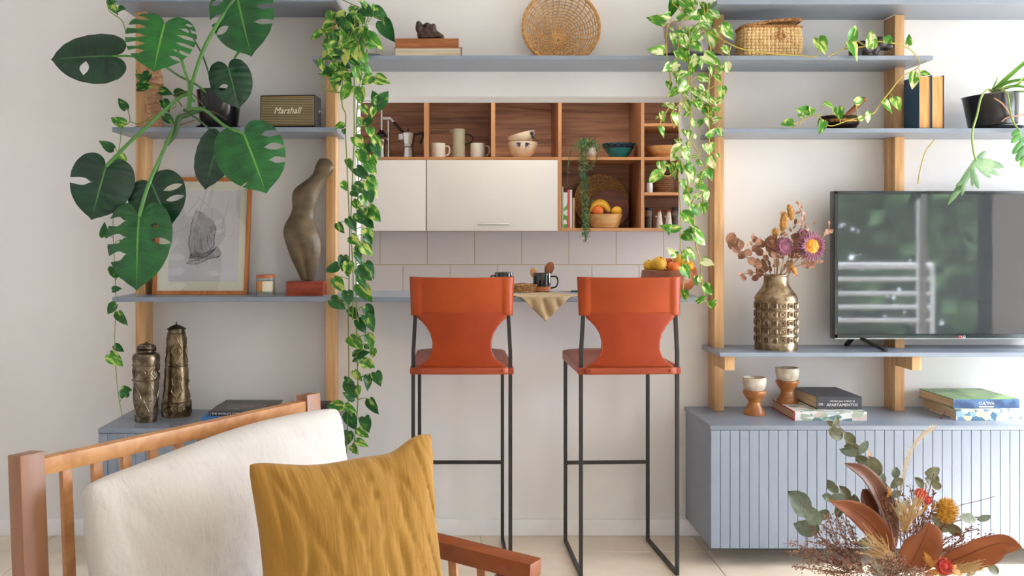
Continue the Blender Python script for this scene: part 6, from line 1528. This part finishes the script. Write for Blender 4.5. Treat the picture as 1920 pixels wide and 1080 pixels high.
# ================================================================== armchair
M_teak = wood('armchair_wood', (214, 158, 102), (182, 122, 72), 'X', 30, .4, .8); M_teakp = wood('armchair_post', (164, 118, 86), (140, 94, 64), 'Z', 30, .4, .8); M_teakr = wood('armrest_wood', (150, 78, 34), (120, 56, 22), 'X', 30, .32, .8)
LPt, RPt = Vector((-.882, -2.262, 0)), Vector((-.413, -1.49, 0)); av = (RPt - LPt); WCH = av.length; av.normalize(); nv_ = Vector((av.y, -av.x, 0))
lean = Vector((0, 0, 1)) - nv_ * .06; lean.normalize()
TA = thing('armchair', 'slatted wooden armchair with a big white cushion in the foreground', 'armchair', (LPt + RPt) / 2 + nv_ * .33)
def cp(s, n, z): return LPt + av * s + nv_ * n + Vector((0, 0, z)) - nv_ * .06 * (z - .83)
def cbar(name, a, b, w, h, mat, up=(0, 0, 1), bev=.003, label=None): return part(name, MB().bar(a, b, w, h, up), mat, TA, bevel=bev, label=label)
for s_ in (0, WCH):
    cbar('back_post', cp(s_, 0, .0), cp(s_, 0, .852), .058, .042, M_teakp, nv_)
    cbar('armrest', cp(s_, .0, .512) + nv_ * .03, cp(s_, .70, .476), .062, .044, M_teakr, label='reddish brown wooden armrest')
    cbar('front_leg', cp(s_, .62, 0), cp(s_, .62, .455), .05, .05, M_teakp, nv_)
    cbar('lower_rail', cp(s_, .03, .27), cp(s_, .60, .30), .03, .05, M_teak)
    for i in range(6): cbar('arm_slat', cp(s_, .12 + i * .085, .30), cp(s_, .12 + i * .085, .476), .012, .024, M_teak, nv_, .001)
cbar('top_rail', cp(.026, 0, .819), cp(WCH - .026, 0, .819), .03, .036, M_teak)
cbar('back_rail', cp(.026, 0, .40), cp(WCH - .026, 0, .40), .03, .05, M_teak)
for i in range(10):
    s_ = .0925 + i * (WCH - .185) / 9
    cbar('back_slat', cp(s_, 0, .42), cp(s_, 0, .803), .024, .013, M_teak, nv_, .001)
cbar('seat_rail', cp(.02, .62, .30), cp(WCH - .02, .62, .30), .03, .06, M_teak); cbar('seat_rail', cp(.02, .05, .27), cp(WCH - .02, .05, .27), .03, .06, M_teak)
for i in range(8): cbar('seat_slat', cp(.09 + i * .108, .03, .30), cp(.09 + i * .108, .64, .325), .05, .014, M_teak, (0, 0, 1), .001)
def fabric(name, c1, c2, axis_scale, bs, rough=.9):
    if name in MATS: return MATS[name]
    m, nt, b = new(name)
    n = nt.nodes.new('ShaderNodeTexNoise'); n.inputs['Scale'].default_value = 1; n.inputs['Detail'].default_value = 5; nt.links.new(coord(nt, axis_scale), n.inputs['Vector'])
    r = ramp(nt, n.outputs[0], [(.3, lin(c1)), (.7, lin(c2))]); nt.links.new(r.outputs[0], b.inputs['Base Color']); b.inputs['Roughness'].default_value = rough; b.inputs['Sheen Weight'].default_value = .2
    uv = nt.nodes.new('ShaderNodeUVMap'); uv.uv_map = 'cloth'; mp = nt.nodes.new('ShaderNodeMapping'); mp.inputs['Scale'].default_value = bs; nt.links.new(uv.outputs[0], mp.inputs[0])
    n2 = nt.nodes.new('ShaderNodeTexNoise'); n2.inputs['Scale'].default_value = 1; n2.inputs['Detail'].default_value = 3; n2.inputs['Roughness'].default_value = .5; n2.inputs['Distortion'].default_value = .4; nt.links.new(mp.outputs[0], n2.inputs['Vector'])
    bump(nt, b, n2.outputs[0], .4, .006); MATS[name] = m; return m
def cushion(name, c, U, V, hu, hv, th, mat, parent=None, pinch=.06, wr=.004, wscale=(3, 14), exp=.42, top=None, n=56, tag=None, seed=0):
    c, U, V = Vector(c), Vector(U).normalized(), Vector(V).normalized(); Wn = U.cross(V).normalized()
    vs, fs, uv = [], [], []
    for side in (1, -1):
        b0 = len(vs)
        for j in range(n + 1):
            for i in range(n + 1):
                u, v = math.sin((i / n * 2 - 1) * math.pi / 2) , math.sin((j / n * 2 - 1) * math.pi / 2)
                e = ((1 - u * u) * (1 - v * v)) ** exp
                pu, pv = u * (1 - pinch * (1 - v * v)), v * (1 - pinch * (1 - u * u))
                q = noise.noise((u * wscale[0] + seed, v * wscale[0] * .5, side * 3.1)) * .6 + noise.noise((u * wscale[1], v * wscale[1] * .25 + seed, side)) * .4
                q2 = abs(noise.noise((u * 5 + v * 1.2 + seed, v * .8, 7 + side)))
                h = th * e * (1 + .10 * noise.noise((u * 1.5 + seed, v * 1.5, side))) + wr * q * min(1, e * 3) - wr * 1.3 * max(0, .12 - q2) * 8 * min(1, e * 2)
                rc_ = 1 - .045 * (u * u * v * v) ** 4; p = c + U * (pu * hu * rc_) + V * (pv * hv * rc_) + Wn * (side * h)
                if top: p += V * top(u, v) * hv
                vs.append(p); uv.append((u * .5 + .5, v * .5 + .5))
        for j in range(n):
            for i in range(n):
                f = (b0 + j * (n + 1) + i, b0 + j * (n + 1) + i + 1, b0 + (j + 1) * (n + 1) + i + 1, b0 + (j + 1) * (n + 1) + i)
                fs.append(f if side > 0 else f[::-1])
    org = ORG[parent.name] if parent else c
    me = bpy.data.meshes.new(name); me.from_pydata([tuple(p - org) for p in vs], [], fs); me.materials.append(mat)
    ul = me.uv_layers.new(name='cloth')
    for lp in me.loops: ul.data[lp.index].uv = uv[lp.vertex_index]
    bm = bmesh.new(); bm.from_mesh(me); bmesh.ops.remove_doubles(bm, verts=bm.verts, dist=.00005); bm.to_mesh(me); bm.free()
    for p in me.polygons: p.use_smooth = True
    o = bpy.data.objects.new(name, me); COL.objects.link(o); ORG[o.name] = org
    if parent: o.parent = parent
    else: o.location = c
    if tag: setp(o, *tag)
    return o
M_gauze = fabric('white_gauze', (212, 207, 201), (203, 198, 192), (5, 5, 5), (60, 14, 1)); M_must = fabric('mustard_linen', (172, 128, 50), (154, 111, 37), (3, 3, 3), (44, 7, 1))
M_stuff = plain('hidden_cushion', (230, 224, 214), .9)
cushion('seat_cushion', cp(WCH / 2, .34, .364), av, nv_ + Vector((0, 0, .02)), WCH / 2 - .04, .29, .030, M_gauze, None, .02, .003, tag=('off white seat cushion of the armchair under the other cushions', 'cushion'))
vb = (lean * 1.0 - nv_ * .05).normalized()
cushion('back_cushion', cp(.475, .118, .612), av, vb, .43, .215, .095, M_gauze, None, .035, .006, (2.2, 9), .36, lambda u, v: max(0, v) * (.06 * u + .05 * math.sin(u * 3 + 1) - .04 * max(0, -u) ** 3), tag=('large white crinkled gauze cushion leaning on the slatted chair back', 'cushion'), seed=3)
Uy = Vector((.857, .515, .03)).normalized(); nY = Vector((Uy.y, -Uy.x, 0)); Vy = (Vector((0, 0, 1)) - nY * .22).normalized(); Uy = (Uy - Vy * Uy.dot(Vy)).normalized()
def must_top(u, v): q = min(1, max(0, (u - .45) / .4)); return .115 * max(0, v) * q * q * (3 - 2 * q) - .02 * max(0, v) * math.exp(-((u - .40) / .2) ** 2) + .015 * max(0, v) * math.sin(u * 5)
cushion('throw_pillow', (-.218, -2.138, .606), Uy, Vy, .230, .222, .075, M_must, None, .10, .0065, (3, 11), .46, must_top, 72, tag=('mustard yellow linen throw pillow in front of the white cushion', 'pillow'), seed=9)

# ================================================================== bouquet in the foreground on a low table
yB = -2.1; kB = K(yB)
def zb(x, y): return (1440 + x / 3.375, 760 + y / 3.375)
cB = P(1672, 1085, yB)
TB = thing('coffee_table', 'low round wooden side table under the foreground bouquet', 'table', (cB.x, yB, 0))
part('table_top', MB().lathe([(.26, .255), (.265, .26), (.265, .28), (.26, .285)], 48, (cB.x, yB, 0)), M_teak, TB)
for i in range(3):
    a = i * 2.094 + .5; part('leg', MB().tube([(cB.x + .2 * math.cos(a), yB + .2 * math.sin(a), .256), (cB.x + .25 * math.cos(a), yB + .25 * math.sin(a), 0)], [.018, .012], 10), M_teak, TB)
TV_ = thing('bouquet_vase', 'stoneware vase below the foreground bouquet', 'vase', (cB.x, yB, .285))
part('body', MB().lathe([(.05, .2855), (.07, .31), (.078, .37), (.06, .44), (.042, .475), (.045, .485), (.04, .485), (.037, .47), (.05, .42), (.0001, .30)], 36, (cB.x, yB, 0)), M_cer, TV_)
TD = thing('dried_bouquet', 'large dried bouquet of brown magnolia leaves, eucalyptus and small flowers in the foreground', 'flowers', (cB.x, yB, .31))
def magn(pts, widths, mat, y0, y1, fold, roll=0.0, name='leaf'):
    """big leathery leaf along a curved rib; pts in zoom pixels base -> tip"""
    n_ = 22; c = cr([P(*zb(x, y), y0 + (y1 - y0) * i / (len(pts) - 1)) for i, (x, y) in enumerate(pts)], n_ // (len(pts) - 1) + 1); m = MB(); N_ = len(c)
    for i, p in enumerate(c):
        t = i / (N_ - 1); tg = (c[min(i + 1, N_ - 1)] - c[max(i - 1, 0)]).normalized(); s_ = tg.cross(Vector((roll, -1, .0))).normalized(); up = s_.cross(tg)
        w = widths * kB / 3.375 * .5 * max(.02, math.sin(math.pi * t ** .8) ** .75)
        for u in (-1, -.66, -.33, 0, .33, .66, 1):
            k = fold if u < 0 else fold * .6
            m.v.append(p + s_ * w * u * math.cos(k * abs(u)) + up * w * (abs(u) * math.sin(k) + .05 * math.sin(t * 17 + u * 5) * abs(u)))
    for i in range(N_ - 1):
        for k in range(6): m.face((i * 7 + k, i * 7 + k + 1, i * 7 + k + 8, i * 7 + k + 7))
    o = part(name, m, mat, TD, merge=-1, sharp=180, solid=.0012)
    part('midrib', MB().tube([p - Vector((0, .0015, 0)) for p in c[:-2]], [.0026 * (1 - i / N_) + .0008 for i in range(N_ - 2)], 5), M_rib, o)
M_rib = plain('leaf_rib', (146, 84, 44), .5)
M_mag = mix2('magnolia_brown', (166, 98, 58), (132, 72, 40), (10, 10, 10), .38, .64, .62, 0, .08, c3=(182, 112, 70)); M_magd = mix2('magnolia_dark', (128, 78, 48), (92, 54, 34), (10, 10, 10), .38, .64, .5, 0, .08, c3=(142, 88, 56))
magn([(720, 900), (655, 700), (600, 560), (598, 530)], 120, M_magd, yB, yB - .03, .5, .3)
magn([(800, 920), (760, 740), (690, 560), (600, 430), (482, 366)], 150, M_magd, yB, yB - .06, .5, .5)
magn([(760, 960), (700, 810), (600, 700), (500, 640), (398, 612)], 160, M_mag, yB - .02, yB - .10, .55, -.25)
magn([(1060, 1010), (1220, 960), (1360, 900), (1480, 870), (1610, 900)], 230, M_mag, yB - .03, yB - .12, .45, .1)
magn([(880, 1040), (915, 980), (965, 880), (1005, 800), (1015, 738)], 250, M_mag, yB - .06, yB - .13, .35, -.1)
M_euc = mix2('eucalyptus_leaf', (132, 146, 128), (116, 130, 114), (6, 6, 6), .38, .64, .6, 0, .05, c3=(146, 158, 140)); M_euo = mix2('olive_eucalyptus', (130, 132, 102), (112, 114, 86), (6, 6, 6), .38, .64, .6, c3=(144, 146, 114)); M_eup = mix2('pale_eucalyptus', (176, 188, 172), (156, 170, 154), (6, 6, 6), .38, .64, .6)
em = [rnd_leaf('leaf', m_, a_, c_) for m_, a_, c_ in ((M_euc, .72, .2), (M_euo, .7, .25), (M_eup, .6, .2), (M_euc, .5, .3))]
EU = [(430, 105, 32, 1, 60), (400, 118, 24, 1, 150), (432, 180, 52, 1, -25), (520, 210, 42, 1, -60), (535, 270, 44, 1, 170), (525, 298, 56, 3, 175), (605, 265, 44, 3, 60), (595, 345, 40, 1, -20), (645, 400, 42, 1, -40), (672, 390, 62, 1, -70), (722, 465, 34, 0, -80), (715, 520, 54, 0, -50), (808, 428, 32, 0, 80), (822, 482, 34, 1, 10), (800, 500, 30, 0, 40), (808, 560, 32, 0, 10), (1045, 422, 50, 1, 5), (1042, 490, 58, 1, -30), (1068, 508, 34, 1, -40), (1060, 470, 30, 1, 70), (960, 490, 34, 1, 120), (400, 510, 36, 0, 120), (415, 525, 34, 1, 140), (378, 585, 36, 0, -20), (440, 592, 46, 0, 190), (490, 562, 48, 1, 110), (550, 612, 40, 1, 100), (350, 692, 42, 0, 20), (205, 625, 88, 0, 125), (285, 700, 62, 0, 130), (250, 775, 72, 0, 170), (290, 735, 40, 3, 30), (445, 672, 36, 1, 90), (798, 640, 60, 2, 150), (866, 628, 42, 2, 30), (818, 712, 34, 1, -20), (1110, 745, 70, 1, 140), (1180, 790, 44, 1, 150), (1268, 715, 50, 2, 165), (1368, 714, 40, 3, 15), (610, 865, 46, 0, 10), (740, 1055, 82, 2, 0), (700, 1050, 50, 2, 80), (1430, 1040, 40, 1, -20), (845, 950, 34, 0, 60), (560, 1010, 40, 0, 40), (1290, 1060, 40, 2, 20)]
for x, y, r, k, a in EU: disc_leaf(TD, em[k], *zb(x, y), r * 1.12 / 3.375, yB + rb_.uniform(-.05, .04), R(a))
M_tw = plain('brown_twig', (124, 86, 62), .7, var=.2); M_beige = plain('beige_grass', (214, 184, 132), .7, var=.15); M_pamp = plain('pampas', (236, 222, 200), .8)
def zt_(pts, r, mat, name, y=yB): part(name, MB().tube(cr([P(*zb(x, yy), y) for x, yy in pts], 6), r, 5), mat, TD)
for pts in ([(780, 1060), (720, 700), (640, 420), (540, 240), (430, 110)], [(760, 1060), (600, 760), (470, 600), (390, 500)], [(740, 1060), (520, 860), (300, 730), (200, 600)], [(850, 1060), (830, 700), (810, 420)], [(900, 1060), (980, 700), (1050, 430)], [(900, 1060), (1060, 800), (1240, 720), (1390, 705)]): zt_(pts, .0012, M_tw, 'stem', yB + .01)
zt_([(960, 900), (1100, 690), (1190, 640), (1330, 605), (1435, 576)], .0007, M_tw, 'twig', yB - .02)
rg = random.Random(31)
def hair(m, p, d, L, w):
    s_ = d.cross(Vector((rg.uniform(-.4, .4), -1, rg.uniform(-.4, .4)))).normalized() * w; b0 = len(m.v); m.v += [p - s_, p + s_, p + d * L]; m.face((b0, b0 + 1, b0 + 2))
m = MB()      # fans of beige grass
for x0, y0, x1, y1, sp in ((790, 990, 640, 860, 60), (860, 790, 900, 610, 60), (840, 1000, 690, 930, 50), (1080, 1070, 1330, 1030, 40)):
    for _ in range(34):
        tx, ty = x1 + rg.gauss(0, sp), y1 + rg.gauss(0, sp * .6); a, b = P(*zb(x0 + rg.gauss(0, 14), y0 + rg.gauss(0, 14)), yB - .07), P(*zb(tx, ty), yB - .09 + rg.gauss(0, .01)); m.tube([a, (a + b) / 2 + Vector((0, 0, .003)), b], [.0009, .0009, .0004], 4)
        for k in range(5): hair(m, a.lerp(b, .55 + .09 * k), (b - a).normalized() + Vector((rg.gauss(0, .3), 0, rg.gauss(0, .3))), .012, .0007)
part('grass_fan', m, M_beige, TD, kind='stuff', merge=-1)
m = MB()      # pale pampas plume
c = cr([P(*zb(x, y), yB) for x, y in ((830, 600), (850, 470), (890, 320), (950, 220), (1015, 160))], 14)
m.tube(c, .0008, 4)
for _ in range(420):
    i = rg.randrange(4, len(c)); p = c[i]; d = (c[min(i + 1, len(c) - 1)] - c[i - 1]).normalized() + Vector((rg.gauss(0, .22) + .05, rg.gauss(0, .2), rg.gauss(0, .1))); hair(m, p, d.normalized(), .035 * rg.uniform(.5, 1), .0005)
part('pampas_plume', m, M_pamp, TD, kind='stuff', merge=-1, label='pale feathery plume')
M_heath = mix2('brown_heather', (178, 136, 116), (136, 96, 80), (90, 90, 90), .4, .6, .8, c3=(206, 174, 156)); M_heathp = mix2('pink_heather', (196, 164, 150), (150, 112, 98), (90, 90, 90), .4, .6, .8)
def bud(m, p, s_, d=None):
    d = d or Vector((rg.gauss(0, 1), rg.gauss(0, 1), rg.gauss(0, 1))).normalized(); u = d.orthogonal().normalized(); w = d.cross(u); b0 = len(m.v)
    m.v += [p - d * s_, p + d * s_] + [p + (u * math.cos(a) + w * math.sin(a)) * s_ * .55 for a in (0, 2.1, 4.2)]
    for k in range(3): k2 = (k + 1) % 3; m.face((b0, b0 + 2 + k2, b0 + 2 + k)); m.face((b0 + 1, b0 + 2 + k, b0 + 2 + k2))
def heather(x0, y0, tips, mat, n, s_, y, spread=12, name='heather'):
    m, tw = MB(), MB()
    for tx, ty in tips:
        c = cr([P(*zb(x0, y0), y + .02), P(*zb((x0 + tx) / 2 + rg.gauss(0, 20), (y0 + ty) / 2 + rg.gauss(0, 20)), y), P(*zb(tx, ty), y - .03 + rg.gauss(0, .015))], 12); tw.tube(c, .0009, 4)
        for _ in range(n):
            i = int(len(c) * (.3 + .7 * rg.random() ** .8)); i = min(i, len(c) - 1); p = c[i]; off = Vector((rg.gauss(0, spread), rg.gauss(0, spread * .6), rg.gauss(0, spread))) * kB / 3.375
            bud(m, p + off, s_ * rg.uniform(.6, 1.2), ((c[i] - c[i - 1]) + off * .3).normalized() if rg.random() < .6 else None)
            if rg.random() < .25: tw.tube([p, p + off], .0005, 3)
    part(name, m, mat, TD, kind='stuff', merge=-1, smooth=False); part('twigs', tw, M_tw, TD, kind='stuff')
heather(600, 1060, [(140, 870), (135, 935), (165, 1020), (230, 980), (250, 860), (300, 930), (330, 1050), (350, 760), (380, 700), (430, 690), (480, 720), (300, 820), (200, 900), (420, 830), (380, 900), (450, 780), (520, 760), (280, 770), (420, 980), (500, 900), (350, 850), (480, 1000), (400, 1060)], M_heath, 74, .0034, yB - .03)
heather(760, 1090, [(640, 1000), (700, 980), (800, 970), (860, 1000), (830, 950), (960, 1050), (1010, 1060), (560, 1040), (900, 1060), (760, 960)], M_heathp, 80, .0036, yB - .11, 16)
heather(950, 950, [(1420, 810), (1330, 780), (1280, 770), (1200, 800), (1240, 840), (1380, 840), (1150, 720), (1100, 600), (1050, 540), (1000, 500), (900, 520), (780, 545), (720, 580), (760, 620), (850, 560), (950, 530)], mix2('rust_florets', (176, 116, 76), (130, 78, 50), (90, 90, 90), .4, .6, .8, c3=(214, 160, 104)), 44, .0030, yB + .0, 13, 'florets')
heather(880, 900, [(720, 640), (800, 600), (900, 640), (960, 600), (880, 700), (1000, 640), (1040, 680), (760, 720), (930, 760), (990, 740)], M_heathp, 50, .0032, yB + .01, 18, 'florets')
M_tea = mix2('yellow_thistle', (222, 176, 70), (186, 132, 40), (120, 120, 120), .4, .6, .9, 0, .8); M_redf = mix2('red_flower', (206, 58, 40), (160, 36, 30), (60, 60, 60), .4, .6, .6); M_yelp = mix2('dry_yellow_petal', (226, 168, 84), (190, 124, 56), (20, 20, 20), .4, .6, .6)
p = P(*zb(1132, 665), yB - .04); r = 60 / 3.375 * kB
m = MB().ell(p, (r * .85, r * .85, r * 1.05), 20, 14)
for _ in range(520):
    d = Vector((rg.gauss(0, 1), rg.gauss(0, 1), rg.gauss(0, 1))).normalized(); hair(m, p + Vector((d.x * r * .8, d.y * r * .8, d.z * r)), (d + Vector((0, 0, .5))).normalized(), r * .5, .0009)
part('thistle_head', m, M_tea, TD, merge=-1, label='round yellow thistle head')
strawflower(TD, *zb(968, 562), yB - .05, 44 / 3.375, M_redf, M_redf, M_yelp, (.1, -1, .5), rc=.5, lab='small red flower')
strawflower(TD, *zb(1010, 600), yB - .05, 34 / 3.375, M_redf, M_redf, M_yelp, (.3, -1, .3), rc=.5, lab='small red flower')
strawflower(TD, *zb(1112, 1020), yB - .14, 62 / 3.375, M_redf, M_redf, M_yelp, (.1, -1, .3), rc=.5, lab='red flower with yellow petals')
ym_ = [rnd_leaf('petal', M_yelp, .45, .5, .4)]
for x, y, r, a in ((1030, 1000, 46, 150), (1040, 1060, 46, 200), (1020, 975, 40, 120), (1180, 1030, 44, 0), (1210, 1060, 50, -10), (770, 540, 30, 100), (765, 570, 34, 260), (640, 300, 24, 80), (645, 320, 18, 20), (960, 610, 40, 250), (1000, 650, 40, 280), (405, 606, 22, 160), (1050, 640, 30, 60)): disc_leaf(TD, ym_[0], *zb(x, y), r / 3.375, yB - .12 if y > 900 else yB - .03, R(a)).name = 'petal'

# ================================================================== balcony and garden seen only as reflections in the television
bal = struct('balcony_floor', MB().bb(1.5, 7.2, -7.2, YB - .2, -.2, -.02), M_grout, smooth=False)
RL = thing('balcony_railing', 'white tubular balcony railing reflected in the television', 'railing', (4.3, -7.05, -.02))
for z in (.37, .52, .67, .83, .98): part('rail', MB().tube([(1.6, -7.05, z), (5.35, -7.05, z)], .022 if z < .9 else .035, 8), M_white, RL)
for x in (1.6, 3.5, 5.35): part('railing_post', MB().tube([(x, -7.05, -.02), (x, -7.05, .98)], .025, 8), M_white, RL)
struct('ground', MB().bb(-20, 26, -40, 20, -3.2, -3.0), mix2('garden_ground', (96, 120, 70), (120, 124, 90), (.6, .6, .6), .4, .6, .9), smooth=False)
M_tl = leafmat('garden_leaf', (34, 66, 34), (62, 104, 52), (110, 150, 84), .5, .7, (2, 2, 2), .6, .1); M_bark = plain('bark', (92, 74, 58), .9, var=.2)
for i, (x, y, zc_, rx, rz) in enumerate(((4.2, -11.2, 1.2, 1.5, 3.4), (7.4, -11.3, .8, 1.55, 3.2), (10.6, -11.6, 1.0, 1.55, 3.6), (5.8, -15.2, 2.2, 2.0, 4.6), (1.1, -11.3, .4, 1.5, 3.0), (13.8, -11.8, .6, 1.55, 3.4), (10.0, -15.4, 2.4, 2.1, 5.0))):
    T = thing('garden_tree', ['leafy tree straight beyond the balcony railing', 'leafy tree right of the balcony, reflected beside the door bar', 'tree at the far right beyond the balcony', 'tall tree behind the nearest garden tree', 'low leafy tree left of the balcony', 'broad tree at the far end of the garden', 'tallest tree at the back of the garden'][i], 'tree', (x, y, -3.0), 'garden trees')
    part('trunk', MB().tube([(x, y, -3.0), (x + .1, y, -1.5), (x, y, zc_)], [.16, .12, .06], 8), M_bark, T)
    m = MB(); rt = random.Random(40 + i)
    for _ in range(2600):
        d = Vector((rt.gauss(0, 1), rt.gauss(0, 1), rt.gauss(0, 1))).normalized() * rt.random() ** .35; p = Vector((x + d.x * rx, y + d.y * rx, zc_ + d.z * rz)); n_ = Vector((rt.gauss(0, 1), rt.gauss(0, 1), rt.gauss(0, 1))).normalized(); u = n_.orthogonal().normalized() * .17; w = n_.cross(u) * .7
        b0 = len(m.v); m.v += [p - u, p + w, p + u, p - w]; m.face((b0, b0 + 1, b0 + 2, b0 + 3))
    part('crown', m, M_tl, T, kind='stuff', merge=-1, smooth=False)
CT = thing('curtain', 'sheer grey curtain hanging beside the balcony door, reflected in the television', 'curtain', (5.95, YB + .12, .03))
m = MB(); m.grid(lambda u, v: (5.62 + .62 * u, YB + .12 + .035 * math.sin(u * 44), .03 + 2.5 * v), 70, 6)
part('drape', m, plain('sheer_fabric', (206, 200, 194), .9), CT, solid=.003, merge=-1)
part('curtain_rod', MB().tube([(2.6, YB + .12, 2.55), (6.28, YB + .12, 2.55)], .014, 10), M_steel, CT)
